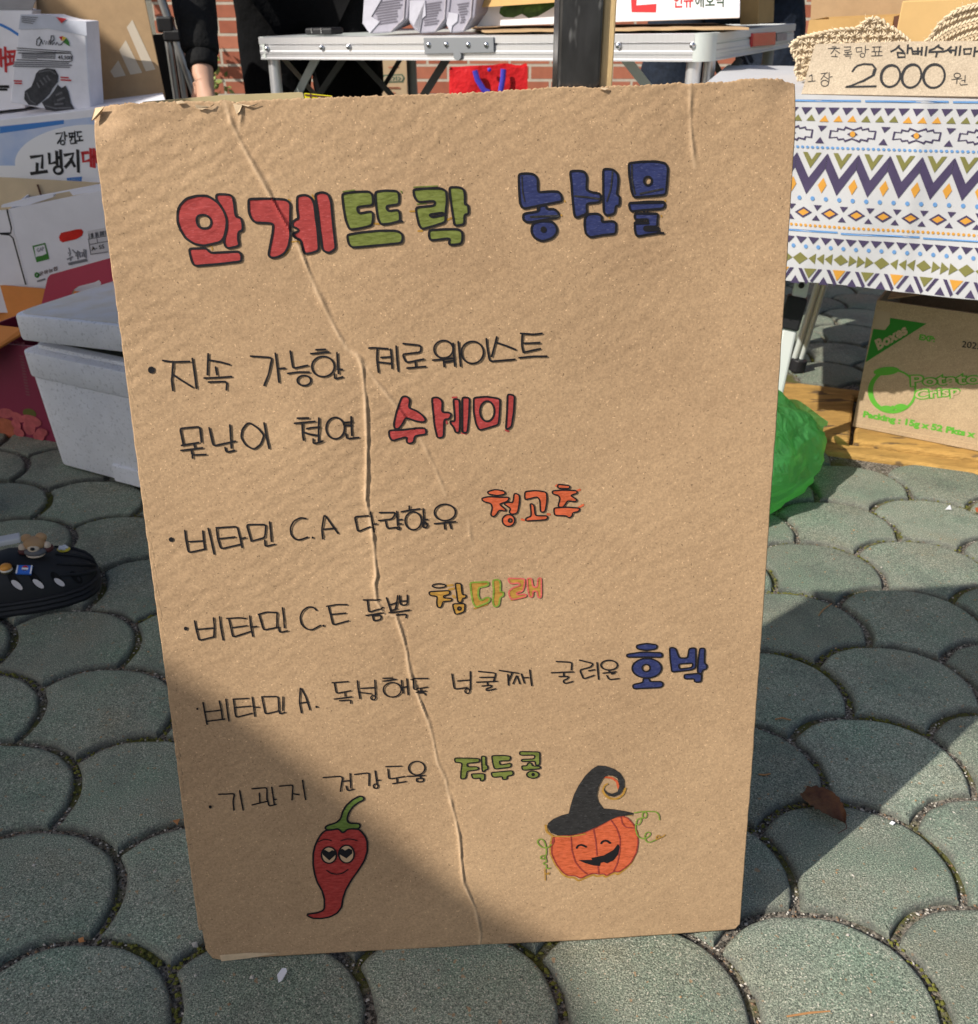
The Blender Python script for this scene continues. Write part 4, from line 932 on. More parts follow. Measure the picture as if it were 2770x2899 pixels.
P_LGREEN = mat('print_bright_green', (0.10, 0.36, 0.035), 0.6); P_BROWN = mat('print_brown', (0.10, 0.045, 0.03), 0.6); P_YELL = mat('print_yellow', (0.75, 0.52, 0.03), 0.6)
M_BLK = mat('black_plastic', (0.014, 0.014, 0.016), 0.5, bump=0.1, bscale=200); M_SKIN = mat('skin', (0.56, 0.33, 0.23), 0.55, var=0.06, vscale=40, sub=0.1)
M_ALU = mat('brushed_aluminium', (0.74, 0.74, 0.76), 0.38, metal=0.75, var=0.05, vscale=4, stretch=(200, 4, 4)); M_ALUP = mat('pale_aluminium', (0.62, 0.66, 0.63), 0.5, metal=0.3, var=0.05, vscale=10)
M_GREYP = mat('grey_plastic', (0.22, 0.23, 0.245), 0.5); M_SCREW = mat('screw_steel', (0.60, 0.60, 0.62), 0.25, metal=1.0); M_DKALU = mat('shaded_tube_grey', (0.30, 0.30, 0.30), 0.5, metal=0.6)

def hn(d):                                # horizontal normal facing the viewer for a face running along d
    d = Vector(d).normalized(); n = d.cross(Z)
    return n if n.y < 0 else -n
def on_face(P, n, pts): return [ON(x, y, P, n) for x, y in pts]
def prim_box(name, label, cat, front, depth, mats, parts, wall=0.004, open_top=False, group=None):
    """a carton: front quad TL, TR, BR, BL (world), depth vector"""
    f = [Vector(p) for p in front]; d = Vector(depth); b = [p + d for p in f]
    base = (f[2] + f[3] + b[2] + b[3]) / 4
    t = thing(name, label, cat, base, group)
    m = MB()
    if not open_top:
        m.slab(f, d); m.build('body', mats, t, bevel=0.002)
    else:
        n = (f[1] - f[0]).cross(f[3] - f[0]).normalized(); n = n if n.dot(d) > 0 else -n
        ex = (f[2] - f[3]).normalized()
        m.slab(f, n * wall)
        m.slab([b[1], b[0], b[3], b[2]], -n * wall)
        i0 = n * (wall + 0.0003)
        m.slab([f[0] + i0, b[0] - i0, b[3] - i0, f[3] + i0], ex * wall)
        m.slab([b[1] - i0, f[1] + i0, f[2] + i0, b[2] - i0], -ex * wall)
        e2 = ex * (wall + 0.0003); up = (f[0] - f[3]).normalized() * 0.004
        m.slab([f[3] + i0 + e2 + up, f[2] + i0 - e2 + up, b[2] - i0 - e2 + up, b[3] - i0 + e2 + up], -up * 0.9)
        m.build('body', mats, t)
    return t

# ------------------------------------------------------------------ the post the sign leans on
pb = ON(1645, 246, B0 - BN * 0.0075, BN)
pc = Vector((pb.x, pb.y + 0.003, 0)); px_, py_ = BE.copy(), Vector((-BE.y, BE.x, 0))
t = thing('square_post', 'glossy black square tube post with a wooden strip, standing behind the sign', 'post', pc)
M_POST = mat('scuffed_black_tube', (0.075, 0.074, 0.078), 0.26, metal=0.75, spec=0.6, var=0.4, vscale=60, fleck=(0.34, 0.33, 0.33), fscale=80, famt=0.64, coat=0.6, stretch=(1, 1, 0.35))
hl, hr = 0.0170, 0.0145
m = MB(); m.box(pc - px_ * hl + Vector((0, 0, 0.012)), px_ * (hl + hr), py_ * 0.030, Z * 1.22); m.build('tube', M_POST, t, bevel=0.0022)
m = MB(); m.box(pc + px_ * (hr + 0.0006) + py_ * 0.004 + Vector((0, 0, 0.012)), px_ * 0.009, py_ * 0.024, Z * 1.22)
m.build('wooden_strip', mat('pale_wood', (0.62, 0.44, 0.22), 0.6, var=0.18, vscale=6, stretch=(30, 30, 2), bump=0.2, bscale=60), t, bevel=0.001)
m = MB(); m.box(pc - px_ * 0.10 + py_ * -0.03, px_ * 0.20, py_ * 0.20, Z * 0.012); m.build('base_plate', M_BLK, t, bevel=0.003)

# ------------------------------------------------------------------ cartons on the left
# white cabbage carton with the sky picture
Pd = AT(120, 420, 2.36); nd = hn((1, -0.05, 0))
fr = on_face(Pd, nd, [(-60, 345), (470, 284), (470, 540), (-60, 503)])
t = prim_box('printed_carton', 'white farm carton with a blue sky picture, a pale oval and big black Korean words', 'carton', fr, (-0.12, 0.36, 0), K_WHITE, None)
m = MB(); F = lambda pts: on_face(Pd, nd, block(0, 0, 2.68, pts))
sky_ = mat('printed_sky', (0.34, 0.46, 0.72), 0.6, col2=(0.60, 0.64, 0.76), vscale=9)
flat(m, on_face(Pd, nd, [(-55, 352), (2, 356), (182, 340), (300, 326), (300, 470), (-55, 470)]), nd, 0.0006, 0)
flat(m, F([(0, 960), (485, 908), (488, 938), (250, 975), (0, 1010)]), nd, 0.0009, 1)
ov = [(160 + 0, 0)]
flat(m, on_face(Pd, nd, ell(228, 445, 186, 92, 40, -0.10)), nd, 0.0012, 2)
flat(m, on_face(Pd, nd, [(-55, 468), (300, 468), (300, 528), (-55, 505)]), nd, 0.0015, 2)
m.build('printed_picture', [sky_, P_BLUE, P_WHITE], t)
m = MB()
ink = lambda strokes, w, mi: [line3(m, on_face(Pd, nd, block(0, 0, 2.68, s_)), w, nd, 0.0020, mi) for s_ in strokes]
ink([[(428,1012),(478,1005),(462,1050),(440,1085)],[(492,998),(496,1060)],[(494,1030),(512,1028)],[(525,1010),(560,1008)],[(530,1040),(568,1035)],[(548,1040),(545,1060)],[(570,995),(572,1075)],[(535,1062),(540,1088),(585,1082)],[(585,1000),(620,998)],[(590,1002),(592,1035),(622,1032)],[(606,1035),(606,1062)],[(580,1068),(632,1062)]], 0.0034, 0)
for c, r in (((478, 1080), 16), ((540, 1022), 12)): line3(m, on_face(Pd, nd, block(0, 0, 2.68, ell(c[0], c[1], r, r, 14) + [ell(c[0], c[1], r, r, 14)[0]])), 0.0030, nd, 0.0022, 0)
ink([[(238,1190),(325,1178),(322,1270)],[(285,1240),(283,1310)],[(240,1315),(358,1298)],[(375,1165),(380,1240),(425,1230)],[(432,1150),(436,1245)],[(437,1195),(455,1193)],[(462,1140),(468,1255)],[(495,1175),(560,1162),(540,1220),(500,1265)],[(540,1205),(568,1258)],[(592,1140),(598,1300)]], 0.0072, 0)
line3(m, on_face(Pd, nd, block(0, 0, 2.68, ell(445, 1288, 32, 28, 18) + [ell(445, 1288, 32, 28, 18)[0]])), 0.0062, nd, 0.0023, 0)
ink([[(625,1160),(670,1155)],[(630,1160),(635,1225),(678,1215)],[(690,1130),(695,1260)],[(715,1130),(718,1265)],[(690,1190),(716,1188)],[(735,1150),(740,1230),(790,1225)]], 0.0068, 1)
m.build('lettering', [P_BLACK, P_RED], t)
m = MB(); flat(m, on_face(Pd, nd, [(190, 503), (233, 499), (232, 513), (192, 516)]), nd, 0.0021, 0); words(m, '10KG', on_face(Pd, nd, [(197, 512), (228, 509), (197, 505)]), nd, 0.0026, 1); m.build('weight_tag', [P_BLUE, P_LBLUE], t)
# what the stack stands on
prim_box('brown_carton', 'closed brown carton at the bottom of the left stack, under the white farm carton', 'carton', [(fr[0].x, fr[0].y + 0.01, fr[3].z - 0.002), (fr[1].x, fr[1].y + 0.01, min(fr[2].z, fr[3].z) - 0.004), (fr[1].x, fr[1].y + 0.01, 0.001), (fr[0].x, fr[0].y + 0.01, 0.001)], (0, 0.33, 0), K_KRAFT, None)

# the other cabbage carton on top, cut by the left edge
Pa = AT(40, 200, 2.47); na = hn((1, -0.02, 0))
fr = on_face(Pa, na, [(-160, 28), (92, 28), (70, 306), (-160, 330)])
t = prim_box('red_lettered_carton', 'white carton with red Korean lettering and a blue arc at the left edge', 'carton', fr, (0, 0.20, 0), K_WHITE, None)
m = MB(); F = lambda pts: on_face(Pa, na, block(0, 0, 2.68, pts))
line3(m, F([(-40,170),(20,192),(80,222),(140,262)]), 0.006, na, 0.0008, 2)
for s_ in ([(5,372),(10,500)],[(40,360),(46,540)],[(8,440),(42,436)],[(60,392),(130,388)],[(75,412),(80,470)],[(118,408),(105,470)],[(62,430),(120,425)],[(50,490),(135,470)],[(-40,380),(-35,510)],[(-40,440),(-20,440)]): line3(m, F(s_), 0.0062, na, 0.001, 1)
for k in range(12): line3(m, F([(-5 + k * 6, 655), (-2 + k * 6, 655)]), 0.006, na, 0.001, 0)
for k in range(10): line3(m, F([(-5 + k * 6, 678), (-2 + k * 6, 678)]), 0.005, na, 0.001, 0)
m.build('lettering', [P_BLACK, P_RED, P_BLUE], t)
m = MB(); q = on_face(Pa, na, [(-160, 27), (90, 27), (82, -20), (-160, -20)]); m.slab([q[0], q[1], q[2] + Vector((0, 0.05, 0)), q[3] + Vector((0, 0.05, 0))], (0, 0.004, 0)); m.build('flap', mat('carton_grey_inside', (0.30, 0.28, 0.26), 0.85, var=0.1), t)

# flyer folded into a bag, with the trainers on it
Pn = AT(150, 200, 2.40); nn_ = (hn((1, 0.0, 0)) + Z * 0.06).normalized()
F = lambda pts: on_face(Pn, nn_, block(0, 0, 2.68, pts))
fr = F([(158,108),(378,110),(430,128),(530,152),(645,160),(690,820),(420,842),(75,775),(100,500)])
c = sum(fr, Vector()) / len(fr); t = thing('newsprint_bag', 'bag folded from a shoe flyer with two black trainers on it, on the carton stack', 'paper bag', (c.x, c.y, min(p.z for p in fr)))
m = MB(); m.slab(fr, (0.012, 0.055, 0.0)); m.build('bag', K_PAPER, t, bevel=0.003)
m = MB(); m.slab(F([(142,222),(365,215),(660,272),(655,160),(530,152),(378,110),(158,108)]), nn_ * 0.0012); m.build('folded_rim', mat('flyer_back', (0.52, 0.54, 0.62), 0.75, var=0.1, vscale=20), t)
m = MB(); L3 = lambda pts, w, mi, lf=0.0016: line3(m, F(pts), w, nn_, lf, mi)
for y0, y1 in ((368, 390), (385, 402)): L3([(130, y0 - 6), (540, y1)], 0.0016, 0)
L3([(140,400),(535,402),(550,420),(548,460),(530,466),(130,452)], 0.0018, 0)
words(m, '45,500', F([(440, 452), (545, 456), (442, 418)]), nn_, 0.0018, 0, 0.02)
for k in range(3): L3([(170, 408 + k * 14), (280, 412 + k * 14)], 0.0028, 2)
for k in range(3): L3([(285, 410 + k * 12), (420, 412 + k * 14)], 0.0026, 2)
for k in range(3):
    x = 105
    while x < 520: e = x + random.uniform(14, 40); L3([(x, 470 + k * 15 + (x - 105) * 0.02), (e, 470 + k * 15 + (e - 105) * 0.02)], 0.0026, 2); x = e + 6
for k in range(4): L3([(170, 125 + k * 13), (290 - k * 12, 132 + k * 15)], 0.0018, 2, 0.0030)
L3([(305,280),(282,300),(280,340),(300,345),(318,300),(305,290),(330,335),(340,305),(350,338),(358,308),(368,338),(378,300),(382,338),(392,270),(410,268),(412,300),(395,315),(398,340),(415,320),(425,340),(435,318),(448,340),(470,335)], 0.0022, 0)
m.build('lettering', [P_BLACK, P_RED, P_GREY], t)
m = MB(); flat(m, F([(450,278),(478,272),(470,310)]), nn_, 0.0016, 0); flat(m, F([(478,272),(505,285),(475,312)]), nn_, 0.0016, 1); flat(m, F([(505,285),(525,315),(530,350),(480,318)]), nn_, 0.0016, 2); line3(m, F([(470,330),(500,300)]), 0.0014, nn_, 0.0019, 3); m.build('umbrella_emblem', [P_RED, P_YELL, P_GREEN, P_BLACK], t)
m = MB()
sole = mat('trainer_black', (0.05, 0.05, 0.055), 0.8, var=0.4, vscale=90); sol2 = mat('trainer_grey', (0.13, 0.13, 0.14), 0.8, var=0.3, vscale=120)
flat(m, F([(300,530),(360,515),(420,525),(445,570),(440,620),(400,670),(380,710),(330,760),(280,800),(220,795),(185,750),(190,690),(240,655),(262,600),(275,555)]), nn_, 0.0014, 0)
flat(m, F([(320,775),(370,740),(410,690),(440,640),(470,665),(500,648),(520,690),(540,780),(570,830),(430,845),(350,830)]), nn_, 0.0018, 0)
for a, b in (((285,630),(300,660)),((310,610),(330,640)),((335,590),(355,620)),((360,575),(380,605)),((430,720),(470,700)),((440,760),(490,740)),((420,790),(480,785))): line3(m, F([a, b]), 0.004, nn_, 0.0022, 1)
for q in ([(205,700),(230,760),(270,785)],[(300,545),(380,530),(425,560)],[(345,800),(420,820),(540,815)]): line3(m, F(q), 0.003, nn_, 0.0023, 1)
m.build('trainer_picture', [sole, sol2], t)
m = MB(); flat(m, F([(430,128),(510,140),(470,175)]), nn_, 0.0030, 0)
for q in ([(110,612),(165,614)],[(115,630),(165,632)],[(465,585),(520,588)],[(465,605),(540,608)]): line3(m, F(q), 0.0030, nn_, 0.0016, 0)
m.build('red_print', P_RED, t)

# big brown shoe carton with three slanting bars
Ps = AT(360, 200, 2.52); ns = hn((1, 0.02, 0))
fr = on_face(Ps, ns, [(96, -130), (384, -130), (470, 278), (120, 296)])
sh_ = prim_box('brown_shoe_carton', 'big plain brown carton printed with three pale slanting bars, on top of the stack', 'carton', fr, (-0.11, 0.24, 0), K_KRAFT, None)
m = MB(); F = lambda pts: on_face(Ps, ns, block(0, 0, 2.68, pts))
pale = mat('pale_print', (0.56, 0.48, 0.38), 0.8, var=0.05)
for q in ([(838,540),(898,455),(955,572),(868,588)],[(905,380),(955,302),(1080,550),(990,565)],[(962,205),(1005,148),(1180,525),(1108,540)]): flat(m, F(q), ns, 0.0006)
m.build('printed_bars', pale, sh_)

# white carton with open flaps, a hand slot and green quality mark
Pe = AT(160, 650, 2.13); ne_ = (hn((1, 0.03, 0)) + Z * 0.02).normalized()
fr = on_face(Pe, ne_, [(25, 592), (420, 512), (420, 880), (92, 870)])
t = prim_box('open_white_carton', 'white fruit carton with open flaps, a red taped hand slot and a green quality mark', 'carton', fr, (-0.03, 0.17, 0.0), [K_WHITE], None, open_top=True)
F = lambda pts: on_face(Pe, ne_, block(0, 450, 3.927, pts))
m = MB(); q = F([(0,545),(280,525),(575,430),(590,395),(760,365),(800,410),(1090,362),(1600,262),(1600,215),(1040,300),(300,440),(0,520)])
m = MB(); b0 = [p + Vector((0, 0.006, 0)) for p in q]; m.slab(b0, (0, 0.012, 0.0)); m.build('front_flap', mat('white_board_edge', (0.72, 0.72, 0.78), 0.6, var=0.03), t)
m = MB(); q = on_face(Pe + Vector((0, 0.165, 0)), ne_, [(-30, 500), (270, 516), (420, 524), (420, 640), (-30, 640)]); m.slab(q, (0, 0.004, 0)); m.build('back_flap', K_PALE, t)
m = MB(); q = on_face(Pe + Vector((0, 0.16, 0)), ne_, [(103, 522), (108, 522), (120, 558), (115, 558)]); m.slab(q, (0, 0.002, 0)); m.build('flap_seam', P_BROWN, t)
m = MB(); q = F([(655,870),(680,820),(850,780),(905,778),(928,805),(915,850),(850,890),(700,925),(670,910)]); flat(m, q, ne_, 0.0007); m.build('red_tape', mat('red_tape', (0.62, 0.02, 0.015), 0.15, var=0.2, vscale=60, coat=0.6), t)
m = MB(); q = F([(360,965),(505,930),(552,1110),(408,1148)]); flat(m, q, ne_, 0.0006, 0); q = F([(382,978),(495,950),(520,1050),(470,1072),(420,1080),(400,1092)]); flat(m, q, ne_, 0.0010, 1)
words(m, 'GAP', F([(418, 1035), (495, 1015), (410, 990)]), ne_, 0.0014, 2, 0.02); m.build('quality_mark', [P_GREEN, K_WHITE, P_GREY], t)
m = MB()
for s_ in ([(768,990),(780,1030)],[(762,1045),(785,1040),(775,1075)],[(810,1010),(835,1040)],[(750,1115),(810,1085)],[(790,1100),(785,1125)],[(850,1040),(845,1080),(870,1075)],[(865,1020),(868,1110)],[(880,1030),(895,1090)],[(900,1040),(925,1035),(915,1080)],[(935,1005),(940,1085)],[(955,1010),(958,1095)]): line3(m, F(s_), 0.0028, ne_, 0.0008, 0)
for k in range(9): line3(m, F([(770 + k * 22, 1165 - k * 5), (785 + k * 22, 1161 - k * 5)]), 0.006, ne_, 0.0008, 0)
words(m, '운봉농협', F([(440, 1300), (640, 1235), (435, 1255)]), ne_, 0.0008, 1, 0.015)
line3(m, F([(420, 1358), (500, 1335)]), 0.004, ne_, 0.0008, 0)
line3(m, F(ell(412, 1288, 18, 22, 14) + [ell(412, 1288, 18, 22, 14)[0]]), 0.004, ne_, 0.0009, 2); m.build('lettering', [P_GREY, P_BROWN, P_GREEN], t)
m = MB(); flat(m, F([(975,800),(1300,735),(1330,1020),(1010,1068)]), ne_, 0.0006, 0)
x = 985
while x < 1290:
    w_ = random.choice([3, 5, 8]); yy = 830 - (x - 985) * 0.2
    if random.random() < 0.75: flat(m, F([(x, yy), (x + w_, yy - 1), (x + w_ + 4, yy + 50), (x + 4, yy + 51)]), ne_, 0.0010, 1)
    x += w_ + random.choice([3, 4])
for s_ in ([(980,890),(1200,850)],[(1000,950),(1200,912)],[(1010,1058),(1200,1030)],[(985,890),(1012,1060)],[(1075,872),(1090,930)]): line3(m, F(s_), 0.0012, ne_, 0.0010, 1)
words(m, 'A- SS', F([(1020, 1020), (1165, 990), (1012, 975)]), ne_, 0.0012, 1, 0.02); m.build('stock_label', [mat('label_paper', (0.60, 0.58, 0.60), 0.6), P_BLACK], t)
m = MB()
for s_ in ([(85,560),(90,600),(130,760),(125,820),(0,825)],[(20,832),(110,840),(150,880),(290,1390)]): line3(m, [p + Vector((0, -0.001, 0)) for p in F(s_)], 0.0035, ne_, 0.0010, 0)
m.build('black_edge_line', P_BLACK, t)
m = MB(); q = on_face(Pe + Vector((0, 0.012, 0)), ne_, [(-140, 606), (23, 594), (96, 885), (-140, 885)]); m.slab(q, (0, 0.004, 0)); m.build('side_panel', K_WHITE, t)
prim_box('low_brown_carton', 'low brown carton hidden under the open white fruit carton', 'carton', [(-1.12, 2.16, fr[3].z - 0.003), (-0.74, 2.16, fr[3].z - 0.003), (-0.74, 2.16, 0.001), (-1.12, 2.16, 0.001)], (0, 0.15, 0), K_KRAFT, None)

# magenta sweet potato carton with an orange inside
MG = mat('magenta_print', (0.19, 0.020, 0.055), 0.5, col2=(0.22, 0.022, 0.06), vscale=5); OI = mat('orange_inside', (0.55, 0.205, 0.05), 0.75, var=0.1, vscale=12); MGB = mat('magenta_bright', (0.36, 0.035, 0.075), 0.45, var=0.08, vscale=7)
Pm = G(67, 1237); dm = (G(132, 1248) - G(0, 1225)).normalized(); nm = hn(dm)
fr = on_face(Pm, nm, [(-130, 960), (300, 1000), (300, 1278), (-130, 1203)])
for q in fr[2:]: q.z = 0.001
bk = Vector((-nm.x, -nm.y, 0)) * 0.26
t = prim_box('magenta_carton', 'open magenta produce carton with an orange inside and a picture of red tubers', 'carton', fr, bk, [MG], None, open_top=True)
F = lambda pts: on_face(Pm, nm, block(0, 850, 3.569, pts))
m = MB(); q = on_face(Pm, nm, [(-130, 905), (62, 928), (66, 942), (0, 991), (-130, 1040)]); m.slab([q[0] + Vector((0, 0.0, 0.0)), q[1], q[2] + nm * 0.004, q[3] + nm * 0.05 , q[4] + nm * 0.08], Vector((0, 0.002, -0.004))); m.build('front_flap', OI, t)
m = MB(); q = on_face(Pm + bk * 0.94, nm, [(-150, 795), (130, 818), (330, 835), (330, 1000), (-150, 1000)]); m.slab(q, -nm * 0.004); m.build('back_flap', OI, t)
P5 = Pm + bk * 0.55; q = on_face(P5, nm, block(0, 450, 3.927, [(455,1640),(530,1320),(560,1285),(1225,1100),(1500,1030),(1500,1500),(1250,1460)]))
hole = on_face(P5, nm, block(0, 450, 3.927, [(790,1520),(815,1455),(870,1415),(1050,1370),(1100,1345),(1125,1375),(1110,1420),(1060,1465),(960,1500),(810,1548)]))
m = MB(); tr = tessellate_polygon([q, hole]); allp = q + hole
for s_, lf in ((1, 0.0), (-1, 0.004)):
    vs = [p - nm * lf for p in allp]; m.mesh(vs, [tt if ((vs[tt[1]] - vs[tt[0]]).cross(vs[tt[2]] - vs[tt[0]]).dot(nm) * s_ > 0) else tuple(reversed(tt)) for tt in tr], 0)
for lp, sg in ((q, 1), (hole, -1)):
    for i in range(len(lp)): a, b = lp[i], lp[(i + 1) % len(lp)]; m.poly([a, b, b - nm * 0.004, a - nm * 0.004], 1)
m.build('side_flap', [MGB, K_PALE], t)
m = MB(); r_ = random.Random(4)
RT = [mat('tuber_red', (0.42, 0.09, 0.10), 0.6, var=0.3, vscale=60), mat('tuber_rust', (0.36, 0.10, 0.05), 0.6, var=0.3, vscale=60), mat('tuber_leaf', (0.10, 0.10, 0.02), 0.6)]
lf = 0.0006
for c, rx, ry, ro, k in (((300,1140),70,45,0.3,2),((60,1140),80,50,0.1,0),((180,1180),75,40,0.6,0),((320,1215),110,52,0.35,0),((300,1280),60,80,-0.3,0),((60,1270),150,75,0.35,1),((170,1250),60,40,0.9,0),((30,1330),120,50,0.3,1),((400,1370),60,50,0.5,0),((430,1330),60,40,0.2,0),((-120,1250),120,70,0.2,0),((200,1330),60,40,0.6,0),((-250,1260),110,60,0.4,1)):
    flat(m, F(ell(c[0], c[1], rx, ry, 20, ro)), nm, lf, k); lf += 0.0002
m.build('tuber_picture', RT, t)
m = MB(); words(m, '10kg', F([(115, 470), (255, 475), (110, 400)]), nm, 0.0008, 0); 
for k in range(14): line3(m, F([(205 + k * 5, 560 + k * 30), (235 + k * 5, 566 + k * 30)]), 0.003, nm, 0.0008, 0)
m.build('lettering', mat('dull_print', (0.20, 0.07, 0.09), 0.7), t)

# ------------------------------------------------------------------ polystyrene box, lid askew
FOAM = mat('white_foam', (0.78, 0.80, 0.86), 0.75, var=0.05, vscale=30, bump=0.6, bscale=190, fleck=(0.62, 0.64, 0.69), fscale=170, famt=0.60)
FOAMD = mat('stained_foam', (0.66, 0.66, 0.68), 0.75, col2=(0.60, 0.55, 0.46), vscale=16, bump=0.2, bscale=200)
A = G(160, 1320); fx = (G(398, 1385) - A).normalized(); fy = Vector((-fx.y, fx.x, 0))
def ringbox(m, z0, z1, o0, o1, L=0.46, D=0.30, r=0.018, cap=True, mi=0, tilt=None):
    """a rounded rectangular ring of walls from z0 to z1, outline grown by o0 / o1"""
    def outl(o):
        pts = []
        for cx, cy, a0 in ((L + o - r, -o + r, -90), (L + o - r, D + o - r, 0), (-o + r, D + o - r, 90), (-o + r, -o + r, 180)):
            for k in range(5):
                a = R(a0 + k * 22.5); pts.append((cx + r * math.cos(a), cy + r * math.sin(a)))
        return pts
    lo = [A + fx * x + fy * y + Z * z0 for x, y in outl(o0)]; hi = [A + fx * x + fy * y + Z * z1 for x, y in outl(o1)]
    if tilt: lo = [tilt(p) for p in lo]; hi = [tilt(p) for p in hi]
    k = len(lo); m.mesh(lo + hi, [(i, (i + 1) % k, k + (i + 1) % k, k + i) for i in range(k)] + ([tuple(reversed(range(k))), tuple(range(k, 2 * k))] if cap else []), mi)
t = thing('foam_box', 'white polystyrene box with its stained lid askew, on the paving beside the sign', 'foam box', A + fx * 0.23 + fy * 0.15)
m = MB(); ringbox(m, 0.004, 0.186, -0.004, 0.006); ringbox(m, 0.1865, 0.236, 0.0095, 0.0115); ringbox(m, 0.2365, 0.246, -0.006, -0.006)
m.build('body', FOAM, t, smooth=40, bevel=0.004)
m = MB(); ringbox(m, 0.2465, 0.248, -0.024, -0.024); m.build('painted_gap_shade', mat('foam_gap_shade', (0.05, 0.055, 0.045), 0.9), t)  # dark sheet painted in for the shaded hollow under the lid
m = MB(); m.box(A + fx * 0.155 - fy * 0.003 + Z * 0.004, fx * 0.26, fy * 0.012, Z * 0.035); m.build('foot_recess', FOAM, t, bevel=0.003)
tl = lambda p: p + Z * (0.0 + 0.065 * max(0, (p - A).dot(fx) + 0.02))
m = MB(); ringbox(m, 0.2535, 0.303, 0.0115, 0.0125, r=0.022, tilt=tl); m.build('lid', FOAM, t, smooth=40, bevel=0.007)
m = MB(); ringbox(m, 0.3035, 0.3050, 0.006, 0.003, r=0.03, tilt=tl); m.build('lid_stain', FOAMD, t)

# ------------------------------------------------------------------ camping chair frame behind the stack
t = thing('folding_chair', 'folding chair with black fabric and silver tubes beside the brown shoe carton', 'chair', (-0.97, 3.0, 0))
m = MB(); q = on_face(AT(480, 180, 3.0), Vector((0, -1, 0)), [(428, 98), (502, 92), (530, 272), (560, 420), (480, 420), (455, 230)]); m.slab(q, (0.01, 0.02, 0)); m.build('fabric', mat('black_canvas', (0.008, 0.008, 0.009), 0.9), t)
for a, b, r_ in (((475, 105), (500, 275), 0.010), ((498, 110), (523, 275), 0.009), ((455, -10), (492, 95), 0.012)):
    m = MB(); p0, p1 = AT(*a, 2.96), AT(*b, 2.96); p1 = p1 + (p1 - p0).normalized() * 0.25; m.tube([p0, p1], r_, 10); m.build('tube', M_STEEL, t, smooth=True)
m = MB(); q = AT(470, 68, 2.96); m.cbox(q, 0.045, 0.03, 0.04); q = AT(480, 100, 2.96); m.cbox(q + Vector((0.01, 0, 0)), 0.05, 0.03, 0.03); m.build('joint', M_BLK, t, bevel=0.006)
for x in (-0.90, -1.22):
    for y in (3.0, 3.3): m = MB(); m.tube([(x, y, 0.0), (x + 0.02, y, 0.45)], 0.010, 8); m.build('leg', M_STEEL, t, smooth=True)
m = MB(); m.box((-1.24, 2.99, 0.45), (0.36, 0, 0), (0, 0.33, 0), (0, 0, 0.012)); m.build('seat', mat('black_seat', (0.01, 0.01, 0.011), 0.9), t, bevel=0.004)

# ------------------------------------------------------------------ the open carton just behind the sign
t = thing('kraft_carton', 'tall open kraft carton right behind the top left of the sign', 'carton', (-0.36, 1.44, 0))
m = MB(); m.slab([(-0.422, 1.30, 0.66), (-0.21, 1.30, 0.66), (-0.21, 1.30, 0.002), (-0.422, 1.30, 0.002)], (0, 0.004, 0)); m.slab([(-0.422, 1.58, 0.66), (-0.21, 1.58, 0.66), (-0.21, 1.58, 0.002), (-0.422, 1.58, 0.002)], (0, 0.004, 0))
m.slab([(-0.422, 1.3043, 0.66), (-0.422, 1.5797, 0.66), (-0.422, 1.5797, 0.002), (-0.422, 1.3043, 0.002)], (0.004, 0, 0)); m.slab([(-0.21, 1.3043, 0.66), (-0.21, 1.5797, 0.66), (-0.21, 1.5797, 0.002), (-0.21, 1.3043, 0.002)], (-0.004, 0, 0)); m.build('body', K_PALE, t)
q = [AT(x, y, 1.31) for x, y in [(405, 288), (620, 270), (850, 261), (858, 264), (864, 300), (405, 330)]]
m = MB(); m.slab(q, (0, 0.004, 0)); m.build('front_flap', mat('flap_beige', (0.50, 0.40, 0.22), 0.8, var=0.06), t)
m = MB(); q = [AT(x, y, 1.36) for x, y in [(862, 263), (940, 271), (938, 300), (864, 300)]]; m.slab(q, (0.0, 0.003, 0)); n_ = Vector((0, -1, 0))
line3(m, [AT(x, y, 1.36) for x, y in [(880, 266), (880, 284)]], 0.002, n_, 0.0005, 1); line3(m, [AT(x, y, 1.36) for x, y in [(866, 268), (936, 275)]], 0.002, n_, 0.0007, 1)
m.build('yellow_tape', [mat('yellow_tape', (0.72, 0.62, 0.02), 0.4), P_BROWN], t)
